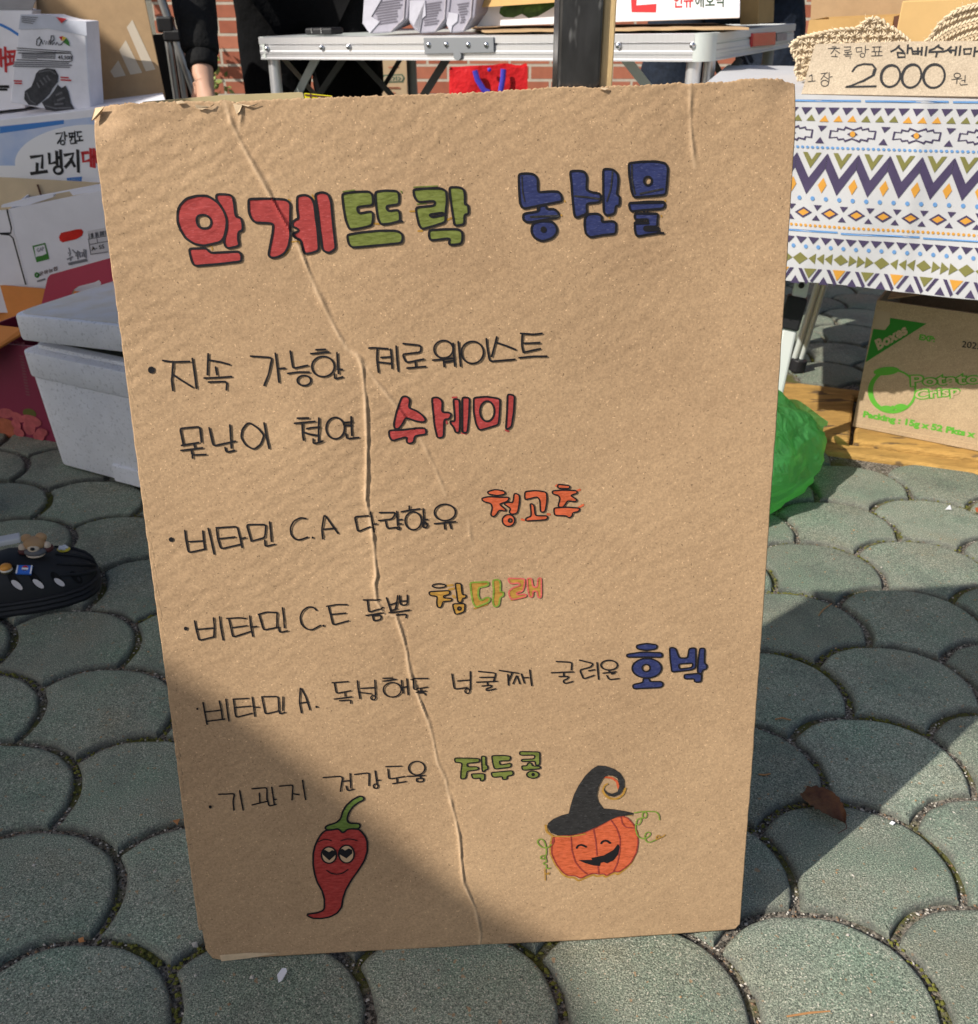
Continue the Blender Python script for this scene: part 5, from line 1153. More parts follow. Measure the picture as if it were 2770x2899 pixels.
# ------------------------------------------------------------------ people
def figure(label, J, top_m, trouser_m, hair_m, skin=None, bare_l=0.0, cuffs=True, fat=1.0, trousers_to=0.97):
    """J: joints in world metres. one continuous body, clothing and hair as its children"""
    root = thing('person', label, 'person', ((J['anL'] + J['anR']) / 2).to_2d().to_3d())
    P, E, Rr = [], [], []
    def add(p, r, par=None):
        P.append(Vector(p)); Rr.append(r)
        if par is not None: E.append((par, len(P) - 1))
        return len(P) - 1
    pel = add(J['pelvis'], 0.105); wa = add(J['pelvis'].lerp(J['chest'], 0.5), 0.10, pel); ch = add(J['chest'], 0.115, wa); ne = add(J['neck'], 0.048, ch)
    hd = J['head'] - J['neck']
    h1 = add(J['neck'] + hd * 0.45, 0.070, ne); h2 = add(J['neck'] + hd * 0.85, 0.082, h1); add(J['neck'] + hd * 1.35, 0.055, h2)
    face = J.get('face', Vector((0, -1, 0))); add(J['neck'] + hd * 0.72 + face * 0.095, 0.014, h1)
    hands = {}
    for s_ in 'LR':
        sh = add(J['sh' + s_], 0.052, ch); el = add(J['el' + s_], 0.040, sh); wr = add(J['wr' + s_], 0.027, el)
        d = (J['wr' + s_] - J['el' + s_]).normalized(); hands[s_] = d
        side = d.cross(Vector((0.3, 1, 0.2))).normalized(); pl = add(J['wr' + s_] + d * 0.055, (0.020, 0.030), wr)
        for k, ln in enumerate((0.070, 0.080, 0.074, 0.058)):
            o = side * (k - 1.5) * 0.017; f1 = add(P[pl] + o * 0.9 + d * 0.030, 0.0088, pl); f2 = add(P[f1] + d * ln * 0.5 + o * 0.1, 0.0078, f1); add(P[f2] + (d * 0.8 + face * 0.5).normalized() * ln * 0.45, 0.0066, f2)
        t1 = add(P[wr] + d * 0.030 - side * 0.030, 0.010, wr); add(P[t1] + (d - side * 0.5).normalized() * 0.045, 0.0085, t1)
    for s_ in 'LR':
        hp = add(J['hip' + s_], 0.080, pel); kn = add(J['kn' + s_], 0.052, hp); an = add(J['an' + s_], 0.036, kn); add(J['to' + s_], 0.026, an)
    vs, fs = blob_mesh(P, E, Rr, 2); m = MB(); m.mesh(vs, fs); m.build('body', skin or M_SKIN, root, smooth=80)
    P, E, Rr = [], [], []
    pel = add(J['pelvis'] - Z * 0.06, 0.150 * fat); wa = add(J['pelvis'].lerp(J['chest'], 0.5), 0.148 * fat, pel); ch = add(J['chest'], 0.152 * fat, wa); add(J['neck'].lerp(J['chest'], 0.25), 0.065, ch)
    for s_ in 'LR':
        sh = add(J['sh' + s_], 0.078, ch); mid = add(J['sh' + s_].lerp(J['el' + s_], 0.6), 0.066, sh); el = add(J['el' + s_], 0.060, mid); a = add(J['el' + s_].lerp(J['wr' + s_], 0.45), 0.056, el); b = add(J['el' + s_].lerp(J['wr' + s_], 0.70), 0.050, a); add(J['el' + s_].lerp(J['wr' + s_], 0.80), 0.042, b)
    vs, fs = blob_mesh(P, E, Rr, 2)
    vs = [v + Vector((noise.noise(v * 14), noise.noise(v * 14 + Vector((9, 0, 0))), noise.noise(v * 14 + Vector((0, 9, 0))))) * 0.012 + Vector((0, 0, 0)) for v in vs]
    m = MB(); m.mesh(vs, fs); m.build('sweatshirt', top_m, root, smooth=80)
    if cuffs:
        for s_ in 'LR':
            m = MB(); e, w = J['el' + s_], J['wr' + s_]; m.tube([e.lerp(w, 0.76), e.lerp(w, 0.79), e.lerp(w, 0.90), e.lerp(w, 0.925)], [0.034, 0.0385, 0.0365, 0.032], 20); m.build('cuff', top_m, root, smooth=60)
    P, E, Rr = [], [], []
    pel = add(J['pelvis'], 0.135 * fat)
    for s_ in 'LR':
        hp = add(J['hip' + s_], 0.112 * fat, pel); md = add(J['hip' + s_].lerp(J['kn' + s_], 0.55), 0.098 * fat, hp); kn = add(J['kn' + s_], 0.082 * fat, md); md2 = add(J['kn' + s_].lerp(J['an' + s_], 0.5), 0.074 * fat, kn); add(J['kn' + s_].lerp(J['an' + s_], trousers_to), 0.064 * fat, md2)
    vs, fs = blob_mesh(P, E, Rr, 2)
    vs = [v + Vector((noise.noise(v * 11), noise.noise(v * 11 + Vector((9, 0, 0))), 0)) * 0.012 for v in vs]
    m = MB(); m.mesh(vs, fs); m.build('trousers', trouser_m, root, smooth=80)
    m = MB(); m.ball(J['neck'] + hd * 1.02 - face * 0.022, 0.100, 0.102, 0.105, 18, 12); m.build('hair', hair_m, root, smooth=80)
    return root
def shoe(root, ank, toe, m_):
    d = (toe - ank); d.z = 0; d.normalize(); s_ = Vector((-d.y, d.x, 0)); c = Vector((ank.x, ank.y, 0)); m = MB()
    sec = [(-0.075, 0.030, 0.055), (-0.05, 0.038, 0.075), (0.0, 0.040, 0.085), (0.06, 0.043, 0.070), (0.12, 0.047, 0.052), (0.165, 0.040, 0.042), (0.185, 0.022, 0.030)]
    rows = [[c + d * x + s_ * (w * math.cos(a)) + Z * (0.002 + h * max(0.0, math.sin(a)) ** 0.6) for a in [math.pi * k / 10 for k in range(11)]] for x, w, h in sec]
    vs = [p for r in rows for p in r]; n = 11
    fs = [(i * n + k, i * n + k + 1, (i + 1) * n + k + 1, (i + 1) * n + k) for i in range(len(rows) - 1) for k in range(n - 1)] + [tuple(range(n)), tuple(reversed(range(len(vs) - n, len(vs))))] + [(i * n, (i + 1) * n, (i + 1) * n + n - 1, i * n + n - 1) for i in range(len(rows) - 1)]
    m.mesh(vs, fs); return m.build('shoe', m_, root, smooth=60)
BLK1 = mat('black_jersey', (0.006, 0.006, 0.0065), 0.9, var=0.3, vscale=14, bump=0.6, bscale=14); BLK2 = mat('black_trouser_cloth', (0.004, 0.004, 0.0045), 0.9, bump=0.5, bscale=18, spec=0.1)
NAVY = mat('dark_denim', (0.012, 0.018, 0.032), 0.85, var=0.4, vscale=60, bump=0.4, bscale=20); HAIR = mat('black_hair', (0.01, 0.009, 0.008), 0.5, bump=0.5, bscale=120)
V = Vector
wr = AT(577, 214, 2.58); el = AT(545, -40, 2.70)
J = dict(pelvis=V((-0.50, 3.06, 0.86)), chest=V((-0.48, 2.98, 1.22)), neck=V((-0.48, 2.90, 1.42)), head=V((-0.48, 2.85, 1.55)), shL=V((-0.68, 2.95, 1.34)), elL=el, wrL=wr, shR=V((-0.28, 2.95, 1.34)), elR=V((-0.14, 2.86, 1.08)), wrR=V((-0.08, 2.70, 0.92)),
         hipL=V((-0.60, 3.06, 0.80)), knL=V((-0.60, 2.98, 0.44)), anL=V((-0.60, 3.08, 0.09)), toL=V((-0.62, 2.92, 0.03)), hipR=V((-0.40, 3.06, 0.80)), knR=V((-0.40, 2.98, 0.44)), anR=V((-0.39, 3.08, 0.09)), toR=V((-0.38, 2.92, 0.03)))
p1 = figure('person all in black behind the left of the table, bare forearm hanging down', J, BLK1, BLK2, HAIR, fat=1.12)
for s_ in 'LR': shoe(p1, J['an' + s_], J['to' + s_], M_BLK)
J = dict(pelvis=V((0.66, 3.12, 0.90)), chest=V((0.66, 3.10, 1.26)), neck=V((0.66, 3.08, 1.45)), head=V((0.66, 3.05, 1.58)), shL=V((0.47, 3.10, 1.38)), elL=V((0.40, 3.06, 1.12)), wrL=V((0.45, 2.95, 0.95)), shR=V((0.85, 3.10, 1.38)), elR=V((0.95, 3.08, 1.12)), wrR=V((0.92, 2.98, 0.95)),
         hipL=V((0.56, 3.12, 0.84)), knL=V((0.53, 3.08, 0.46)), anL=V((0.52, 3.14, 0.09)), toL=V((0.50, 2.98, 0.03)), hipR=V((0.78, 3.12, 0.84)), knR=V((0.84, 3.08, 0.46)), anR=V((0.86, 3.14, 0.09)), toR=V((0.88, 2.98, 0.03)))
p2 = figure('person in dark navy jeans standing behind the right end of the table', J, BLK1, NAVY, HAIR, fat=1.1)
for s_ in 'LR': shoe(p2, J['an' + s_], J['to' + s_], M_BLK)

# the clog and its wearer at the left edge
ct = Vector((-0.608, 1.280, 0)); cd = Vector((0.905, 0.425, 0)).normalized(); cs_ = Vector((-cd.y, cd.x, 0)); CL = 0.262
J = dict(pelvis=V((-0.98, 1.24, 0.88)), chest=V((-0.97, 1.24, 1.24)), neck=V((-0.95, 1.25, 1.43)), head=V((-0.93, 1.25, 1.56)), face=V((0.9, 0.4, 0)), shL=V((-1.05, 1.42, 1.36)), elL=V((-1.06, 1.47, 1.10)), wrL=V((-0.98, 1.49, 0.90)), shR=V((-0.91, 1.06, 1.36)), elR=V((-0.93, 1.00, 1.10)), wrR=V((-0.87, 1.02, 0.90)),
         hipL=V((-1.02, 1.33, 0.82)), knL=V((-1.02, 1.42, 0.46)), anL=V((-1.06, 1.45, 0.10)), toL=V((-0.93, 1.50, 0.04)), hipR=V((-0.94, 1.15, 0.82)), knR=V((-0.86, 1.17, 0.46)), anR=ct - cd * 0.236 + Z * 0.080, toR=ct - cd * 0.13 + Z * 0.018)
p3 = figure('person at the left edge wearing a black clog, mostly out of view', J, BLK1, NAVY, HAIR, trousers_to=0.90)
shoe(p3, J['anL'], J['toL'], M_BLK)
CROC = mat('black_foam_rubber', (0.014, 0.015, 0.018), 0.62, spec=0.35, bump=0.12, bscale=260)
cl = thing('clog', 'black foam clog with little charms on its vented toe, worn at the left edge', 'clog', ct - cd * 0.13)
m = MB(); NA = 18
sec = [(x_, w_, h_ * 0.84 + 0.002) for x_, w_, h_ in [(0.00, 0.020, 0.030), (0.012, 0.036, 0.048), (0.04, 0.043, 0.060), (0.09, 0.041, 0.064), (0.125, 0.044, 0.088), (0.150, 0.0485, 0.090), (0.180, 0.0525, 0.082), (0.210, 0.0525, 0.071), (0.235, 0.047, 0.060), (0.250, 0.036, 0.050), (0.258, 0.024, 0.041), (0.262, 0.010, 0.032)]]
vs = []
def clog_pt(x, w, h, a):
    hh = max(0.0, math.sin(a)) ** 0.75; ww = math.cos(a); ww = math.copysign(abs(ww) ** 0.72, ww)
    return ct - cd * (CL - x) + cs_ * (w * ww) + Z * (0.003 + h * hh)
for x, w, h in sec: vs += [clog_pt(x, w, h, math.pi * k / NA) for k in range(NA + 1)]
n = NA + 1
fs = [(i * n + k, (i + 1) * n + k, (i + 1) * n + k + 1, i * n + k + 1) for i in range(len(sec) - 1) for k in range(NA)] + [(i * n + n - 1, (i + 1) * n + n - 1, (i + 1) * n, i * n) for i in range(len(sec) - 1)] + [tuple(range(n)), tuple(reversed(range(len(vs) - n, len(vs))))]
m.mesh(vs, fs); m.build('upper', CROC, cl, smooth=60)
m = MB(); vs = []                          # thick ribbed sole
so = [(x, w + 0.0035) for x, w, h in sec]
outl = [ct - cd * (CL + 0.002 - x * 1.012) + cs_ * w for x, w in so] + [ct - cd * (CL + 0.002 - x * 1.012) - cs_ * w for x, w in reversed(so)]
k = len(outl); lev = [(0.001, 1.0), (0.006, 1.02), (0.010, 0.985), (0.014, 1.02), (0.018, 0.985), (0.022, 1.015), (0.024, 0.985)]
cc = sum(outl, Vector()) / k
for z, f in lev: vs += [cc + (p - cc) * f + Z * z for p in outl]
m.mesh(vs, [(r_ * k + i, r_ * k + (i + 1) % k, (r_ + 1) * k + (i + 1) % k, (r_ + 1) * k + i) for r_ in range(len(lev) - 1) for i in range(k)]); m.mesh([cc + (p - cc) * 0.985 + Z * 0.024 for p in outl], [tuple(range(k))]); m.build('sole', CROC, cl, smooth=30)
m = MB()                                   # toe ridges
for q in range(5):
    a = 0.62 + q * 0.34; p = [clog_pt(x, w * 1.01, h * 1.02, math.pi * (0.25 + q * 0.13)) for x, w, h in sec[7:12]]
    m.tube(p, [0.0012, 0.003, 0.0034, 0.003, 0.0012], 8)
m.build('toe_ridge', CROC, cl, smooth=60)
VENT = mat('vent_hole_shade', (0.003, 0.003, 0.004), 0.8); VLIT = mat('vent_through_light', (0.62, 0.58, 0.58), 0.7)  # shade in the holes and light coming through, painted on as patches
def surf_patch(x, a, rx, ra, mi, lift, m, M_=14, half=None):
    pts = []
    for k in range(M_):
        t_ = 2 * math.pi * k / M_; px2 = x + rx * math.cos(t_) + 0.004 * math.sin(t_); aa = a + ra * math.sin(t_)
        if half is not None and math.sin(t_) > half: aa = a + ra * half
        w = np.interp(px2, [q[0] for q in sec], [q[1] for q in sec]); hh = np.interp(px2, [q[0] for q in sec], [q[2] for q in sec])
        pts.append(clog_pt(px2, w, hh, aa))
    c = sum(pts, Vector()) / M_; nv = (c - (ct - cd * (CL - x))).normalized(); pts = [p + nv * lift for p in pts]; pts.append(c + nv * lift)
    nn2 = (pts[0] - c).cross(pts[1] - c); f = [(k, (k + 1) % M_, M_) for k in range(M_)]
    m.mesh(pts, f if nn2.dot(nv) > 0 else [tuple(reversed(q)) for q in f], mi)
for x in (0.150, 0.178, 0.206, 0.232):
    m = MB(); surf_patch(x, math.pi - 0.62, 0.0062, 0.24, 0, 0.0011, m); surf_patch(x + 0.002, math.pi - 0.52, 0.0050, 0.13, 1, 0.0019, m) if x < 0.23 else None; m.build('vent', [VENT, VLIT], cl)
for x, a in ((0.150, 2.10), (0.205, 1.25)):
    m = MB(); surf_patch(x, a, 0.005, 0.07, 0, 0.0012, m); m.build('vent', [VENT, VLIT], cl)
def on_clog(x, a, up=0.0):
    w = np.interp(x, [q[0] for q in sec], [q[1] for q in sec]); hh = np.interp(x, [q[0] for q in sec], [q[2] for q in sec]); p = clog_pt(x, w, hh, a); nv = (p - (ct - cd * (CL - x))).normalized(); return p + nv * up, nv
c, nv = on_clog(0.186, 1.60, 0.012)
FUR = mat('charm_tan', (0.50, 0.30, 0.15), 0.5); CRE = mat('charm_cream', (0.68, 0.55, 0.42), 0.5); GRY = mat('charm_grey', (0.13, 0.13, 0.14), 0.6); MAR = mat('charm_maroon', (0.10, 0.03, 0.03), 0.5)
sd = Vector((0.98, 0.2, 0)).normalized(); bk2 = Vector((-0.2, 0.98, 0)).normalized()
m = MB(); m.ball(c + Z * 0.006, 0.016, 0.013, 0.011, mi=0); m.ball(c + Z * 0.013 - sd * 0.010 + bk2 * 0.004, 0.0085, 0.006, 0.0075, mi=0); m.ball(c + Z * 0.013 + sd * 0.010 + bk2 * 0.004, 0.0085, 0.006, 0.0075, mi=0)
m.ball(c + Z * 0.003 - bk2 * 0.010, 0.009, 0.006, 0.006, mi=1); m.ball(c + Z * 0.005 - bk2 * 0.0155, 0.0035, 0.002, 0.0026, mi=4); m.ball(c - sd * 0.017 - bk2 * 0.002 + Z * 0.002, 0.006, 0.005, 0.006, mi=1); m.ball(c + sd * 0.017 - bk2 * 0.002 + Z * 0.002, 0.006, 0.005, 0.006, mi=1)
m.ball(c - Z * 0.004 - bk2 * 0.006, 0.017, 0.011, 0.007, mi=2); m.ball(c - Z * 0.004 - sd * 0.017, 0.008, 0.009, 0.006, mi=3); m.ball(c - Z * 0.004 + sd * 0.017, 0.008, 0.009, 0.006, mi=3); m.ball(c - Z * 0.009 - bk2 * 0.006, 0.014, 0.011, 0.0035, mi=1)
m.build('animal_charm', [FUR, CRE, GRY, MAR, M_BLK], cl, smooth=80)
c, nv = on_clog(0.143, 2.18, 0.002)
m = MB(); m.ball(c + Z * 0.004, 0.0085, 0.008, 0.0055, mi=0); m.ball(c + Z * 0.0, 0.0088, 0.0083, 0.003, mi=1); m.ball(c - Z * 0.003, 0.0085, 0.008, 0.0028, mi=2); m.build('burger_charm', [mat('bun', (0.70, 0.30, 0.05), 0.4), mat('bun_pale', (0.70, 0.66, 0.58), 0.5), mat('bun_dark', (0.06, 0.05, 0.02), 0.5)], cl, smooth=80)
c, nv = on_clog(0.166, 2.24, 0.0028)
e1 = (sd - nv * sd.dot(nv)).normalized(); e1 = (e1 * 0.97 - Z * 0.18); e1 = (e1 - nv * e1.dot(nv)).normalized(); e2 = nv.cross(e1)
e2 = e2 if e2.z > 0 else -e2
m = MB(); m.cbox(c, 0.021, 0.014, 0.0035, e1, e2, nv, mi=0); f = lambda a, b: c + e1 * a + e2 * b + nv * 0.0020
m.poly([f(-.0105, -.0070), f(-.0085, -.0070), f(-.0085, .0070), f(-.0105, .0070)], 1); m.poly([f(.0085, -.0070), f(.0105, -.0070), f(.0105, .0070), f(.0085, .0070)], 1)
cir = [(0.0045 * math.cos(2 * math.pi * k / 24), 0.0045 * math.sin(2 * math.pi * k / 24)) for k in range(24)]
m.poly([f(a + 0.001, b + 0.0015) + nv * 0.0002 for a, b in cir], 1)
m.poly([f(a + 0.001, b + 0.0015) + nv * 0.0004 for a, b in cir[1:12]], 2); m.poly([f(a * 0.98 + 0.001, b * 0.98 + 0.0015) + nv * 0.0004 for a, b in cir[14:23]], 3)
m.build('drink_packet_charm', [mat('packet_blue', (0.04, 0.16, 0.62), 0.4), P_WHITE, P_RED, mat('packet_navy', (0.02, 0.05, 0.25), 0.4)], cl)
c, nv = on_clog(0.222, 1.45, 0.002)
m = MB(); m.ball(c, 0.0105, 0.0085, 0.0028, mi=0)
for k in range(5): a = k * 1.257; m.ball(c + sd * 0.0045 * math.cos(a) + bk2 * 0.004 * math.sin(a) + Z * 0.003, 0.0034, 0.003, 0.0024, mi=1)
m.build('flower_charm', [mat('charm_yellow', (0.70, 0.55, 0.05), 0.4), P_WHITE], cl, smooth=80)
m = MB(); c = AT(4, 1532, 1.20); m.cbox(c, 0.05, 0.02, 0.008, cd, cs_, Z); m.build('heel_strap', mat('grey_strap', (0.55, 0.55, 0.56), 0.6), cl, bevel=0.002)

# ------------------------------------------------------------------ folding aluminium table
FR = Vector((0.425, 2.075, 0.736)); ta = Vector((-0.862, 0.507, -0.028)).normalized(); tb = Vector((0.507, 0.862, 0.0)).normalized(); tz = ta.cross(tb).normalized(); tz = tz if tz.z > 0 else -tz
TL_, TD = 1.165, 0.60; tn = -tb
t1 = thing('folding_table', 'silver folding aluminium table with grey hinge plates in the background', 'table', (FR.x - 0.25, FR.y + 0.5, 0))
rim = 0.050
m = MB(); m.box(FR + ta * 0.012 + tb * 0.012 - tz * 0.006, ta * (TL_ - 0.024), tb * (TD - 0.024), tz * 0.004); m.build('table_top', M_ALUP, t1)
def rail(o, d, nrm, L):
    m = MB()                               # an extruded profile: lip, groove, two ribs
    prof = [(-0.002, 0), (0.0035, -0.001), (0.0035, -0.015), (-0.001, -0.0165), (-0.001, -0.019), (0.0015, -0.021), (0.0015, -0.030), (0.003, -0.032), (0.003, -0.037), (0.0012, -0.039), (0.0012, -0.045), (0.003, -0.047), (0.003, -0.050), (-0.010, -0.050), (-0.010, 0)]
    a = [o + nrm * x + tz * z for x, z in prof]; b = [p + d * L for p in a]; k = len(prof)
    fs = [(i, (i + 1) % k, k + (i + 1) % k, k + i) for i in range(k)] + [tuple(reversed(range(k))), tuple(range(k, 2 * k))]
    if d.cross(nrm).dot(tz) > 0: fs = [tuple(reversed(f)) for f in fs]
    m.mesh(a + b, fs); return m
rail(FR + ta * 0.030, ta, tn, TL_ - 0.045).build('rail', M_ALU, t1)
rail(FR + tb * 0.030, tb, -ta, TD - 0.03).build('rail', M_ALUP, t1)
rail(FR + ta * (TL_) + tb * 0.02, tb, ta, TD - 0.02).build('rail', M_ALU, t1)
rail(FR + tb * TD, ta, tb, TL_).build('rail', M_ALU, t1)
for o, d1, d2 in ((FR, ta, tb), (FR + ta * TL_, -ta, tb)):
    m = MB(); pr = []
    R_ = 0.032
    for k in range(7):
        a = math.pi / 2 * k / 6; pr.append(o + d1 * (R_ - R_ * math.sin(a)) + d2 * (R_ - R_ * math.cos(a)))
    cen = o + d1 * R_ + d2 * R_
    outp = [cen + (p - cen) * 1.10 for p in pr]
    vs = outp + [p - tz * 0.050 for p in outp] + [cen, cen - tz * 0.05]; k = 7
    m.mesh(vs, [(i, i + 1, k + i + 1, k + i) for i in range(k - 1)] + [tuple(reversed(range(k))) + (2 * k,), tuple(range(k, 2 * k)) + (2 * k + 1,)]); m.build('corner_cap', M_ALUP, t1, smooth=40)
FP = FR + tn * 0.0040
tq = lambda pts: on_face(FP, tn, pts)
m = MB(); q = tq([(1202, 106), (1400, 104), (1401, 148), (1205, 152)]); m.slab([p + tn * 0.004 for p in q], -tn * 0.0035); m.build('hinge_plate', M_GREYP, t1, bevel=0.001)
m = MB(); c = tq([(1298, 156)])[0]; m.tube([c + tn * 0.005, c - tn * 0.006], 0.010, 16); m.build('hinge_knuckle', M_GREYP, t1)
for p in ((1218, 126), (1268, 125), (1330, 126), (1381, 126), (757, 137), (912, 134), (988, 132), (1962, 128), (1752, 129)):
    m = MB(); c = tq([p])[0]; m.ball(c + tn * (0.0045 if 1200 < p[0] < 1400 else 0.001), 0.0062, 0.0045, 0.0062, 12, 8); m.build('screw', M_SCREW, t1, smooth=80)
m = MB(); PS = FR - ta * 0.004; q = on_face(PS, -ta, [(2128, 93), (2194, 89), (2192, 128), (2126, 133)]); m.slab([p - ta * 0.004 for p in q], ta * 0.008); m.build('red_latch', mat('red_plastic', (0.50, 0.02, 0.02), 0.25, coat=0.5), t1, bevel=0.003)
m = MB(); q = on_face(PS, -ta, [(2200, 95), (2228, 92), (2228, 112), (2200, 116)]); m.slab([p - ta * 0.001 for p in q], ta * 0.003); m.build('sticker', mat('dull_sticker', (0.30, 0.32, 0.33), 0.4, var=0.4, vscale=180), t1)
def leg(px, py, off, r_, m_, lean=0.0):
    o = ON(px, py, FP + tb * off, tn); b = Vector((o.x + lean, o.y, 0.0)); m = MB(); m.tube([b, o + Z * 0.03], r_, 16); m.build('leg', m_, t1, smooth=60)
    m = MB(); m.tube([Vector((b.x, b.y, 0)), Vector((b.x, b.y, 0.03))], r_ * 1.25, 14); m.build('foot', M_BLK, t1, smooth=40)
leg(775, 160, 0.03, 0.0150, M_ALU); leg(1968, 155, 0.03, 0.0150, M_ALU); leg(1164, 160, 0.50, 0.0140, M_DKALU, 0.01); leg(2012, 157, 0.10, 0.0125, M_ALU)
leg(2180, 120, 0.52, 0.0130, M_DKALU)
def brace(a, b, offa, offb, w, m_):
    p0 = ON(*(a if a[1] < b[1] else b), FP + tb * offa, tn); p1 = ON(*(b if a[1] < b[1] else a), FP + tb * offb, tn); d = (p1 - p0).normalized(); p1 = p1 + d * 0.14; s_ = d.cross(tb).normalized(); m = MB(); m.cbox((p0 + p1) / 2, (p1 - p0).length, w, 0.004, d, s_, tb); m.build('brace', m_, t1, bevel=0.001)
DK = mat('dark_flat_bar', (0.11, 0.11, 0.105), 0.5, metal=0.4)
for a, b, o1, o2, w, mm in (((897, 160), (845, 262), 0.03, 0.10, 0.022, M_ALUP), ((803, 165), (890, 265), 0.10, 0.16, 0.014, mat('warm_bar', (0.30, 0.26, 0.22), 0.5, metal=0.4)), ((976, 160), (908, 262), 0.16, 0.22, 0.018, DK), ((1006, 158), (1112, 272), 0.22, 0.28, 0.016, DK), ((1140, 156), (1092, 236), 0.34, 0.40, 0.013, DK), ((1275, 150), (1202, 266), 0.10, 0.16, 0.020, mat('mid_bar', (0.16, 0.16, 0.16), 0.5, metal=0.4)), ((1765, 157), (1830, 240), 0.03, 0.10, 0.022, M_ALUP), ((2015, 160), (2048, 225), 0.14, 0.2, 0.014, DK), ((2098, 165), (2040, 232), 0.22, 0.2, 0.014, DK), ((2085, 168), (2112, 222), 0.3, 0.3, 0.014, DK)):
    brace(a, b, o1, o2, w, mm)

# things lying on that table
def on_top(px, off):                       # point of the table top, off metres behind its front edge, under photo column px
    P = FR + tb * off; n = tn; p = ON(px, 85, P, n); s_ = (p - P).dot(ta); return P + ta * s_ + tz * 0.0005
PTOP = lambda px, off: on_top(px, off)
m = MB(); a0, a1 = PTOP(1375, 0.028), PTOP(2120, 0.050); b1_, b0_ = PTOP(2020, 0.42), PTOP(1330, 0.42)
vs = []; N_ = 26
for i in range(N_ + 1):
    t_ = i / N_; j = 0.006 * noise.noise(Vector((t_ * 14, 1.3, 0))); vs += [a0.lerp(a1, t_) + tn * j + tz * (0.003 + 0.003 * abs(noise.noise(Vector((t_ * 7, 4, 0))))), b0_.lerp(b1_, t_) + tz * 0.003]
vs2 = [v + tz * 0.004 for v in vs]; k = len(vs)
m.mesh(vs + vs2, [(2 * i, 2 * i + 1, 2 * i + 3, 2 * i + 2) for i in range(N_)] + [(k + 2 * i, k + 2 * i + 2, k + 2 * i + 3, k + 2 * i + 1) for i in range(N_)] + [(2 * i, 2 * i + 2, k + 2 * i + 2, k + 2 * i) for i in range(N_)] + [(0, k, k + 1, 1), (2 * N_, 2 * N_ + 1, k + 2 * N_ + 1, k + 2 * N_)])
tag(m.build('cardboard_sheet', K_KRAFT), 'ragged thin cardboard sheet under the courgette carton on the folding table', 'cardboard')
m = MB(); o_ = PTOP(862, 0.09); m.box(o_, -ta * 0.085, tb * 0.05, tz * 0.016)
pch = thing('black_pouch', 'small black pouch with two silver clips lying on the left of the folding table', 'pouch', o_)
m.build('pouch', M_BLK, pch, bevel=0.005)
for x in (0.022, 0.052): m2 = MB(); m2.box(o_ - ta * x - tb * 0.0015 + tz * 0.004, -ta * 0.004, tb * 0.0022, tz * 0.012); m2.build('clip', M_SCREW, pch)

# newspaper pouches standing at the front edge
NEWS = mat('newsprint', (0.30, 0.285, 0.34), 0.85, var=0.16, vscale=26); NEWSD = mat('newsprint_edge', (0.36, 0.33, 0.37), 0.85, var=0.25, vscale=60); NINK = mat('news_ink', (0.13, 0.12, 0.15), 0.8)  # folded edge a little paler than the wrap
def pouch(label, left, tip, right, top_y, off, fold, seed):
    rr = random.Random(seed); Pp = FR + tb * off; F = lambda pts: on_face(Pp, tn, block(600, 0, 2.345, pts))
    tipw = F([tip])[0]; base = PTOP(600 + tip[0] / 2.345, off); lift = base.z - tipw.z
    root = thing('newspaper_pouch', label, 'newspaper pouch', base, 'newspaper pouches on the folding table')
    up = Vector((0, 0, lift + 0.001))
    outer = [p + up for p in F([(left[0] + 15, -120), (left[0], left[1]), ((left[0] * 0.5 + tip[0] * 0.5), tip[1] - 22), tip, (tip[0] * 0.45 + right[0] * 0.55, tip[1] - 10), (right[0], right[1]), (right[0] + 25, -120)])]
    for p in outer: p.z = max(p.z, base.z + 0.0006)
    m = MB(); m.slab(outer, tb * 0.11 + tz * 0.02); m.build('wrap', [NEWS], root, bevel=0.004)
    f2 = [p + up + tn * 0.0030 for p in F(fold)]; m = MB(); m.slab(f2, -tn * 0.0022); m.build('folded_end', mat('newsprint_pale', (0.44, 0.43, 0.49), 0.85, var=0.1, vscale=40), root)
    m = MB()
    for r_ in range(9):
        y = 10 + r_ * 17; xa = left[0] + 75 + rr.uniform(0, 15) + r_ * 3; xb = right[0] - 30 - r_ * 5
        x = xa
        while x < xb - 14:
            e = x + rr.uniform(10, 30); q = F([(x, y - (x - xa) * 0.15), (e, y - (e - xa) * 0.15)]); line3(m, [p + up for p in q], 0.0032, tn, 0.0010, 0); x = e + 6
    m.build('newsprint_text', NINK, root)
    e = [p + up + tn * 0.0016 for p in F([(right[0] - 8, -110), (right[0] - 22, right[1]), (tip[0] * 0.4 + right[0] * 0.6 - 10, tip[1] - 20)])]
    m = MB(); m.tube(e, 0.0022, 8); m.build('folded_edge', NEWSD, root, smooth=60)
pouch('leftmost newspaper pouch, with a deep dark fold, standing on the folding table', (997, 130), (1055, 213), (1300, 110), 0, 0.075, [(1015, -20), (1130, -20), (1062, 95), (1118, 130), (1052, 205), (1005, 140)], 1)
pouch('middle newspaper pouch, its pale folded end forward, on the folding table', (1308, 130), (1385, 203), (1570, 100), 0, 0.068, [(1318, -20), (1420, -20), (1425, 80), (1345, 150), (1385, 196), (1315, 110)], 2)
pouch('smallest newspaper pouch, beside the white courgette carton', (1555, 140), (1590, 202), (1745, 90), 0, 0.072, [(1575, 60), (1640, 70), (1635, 120), (1600, 150), (1592, 196), (1562, 140)], 3)

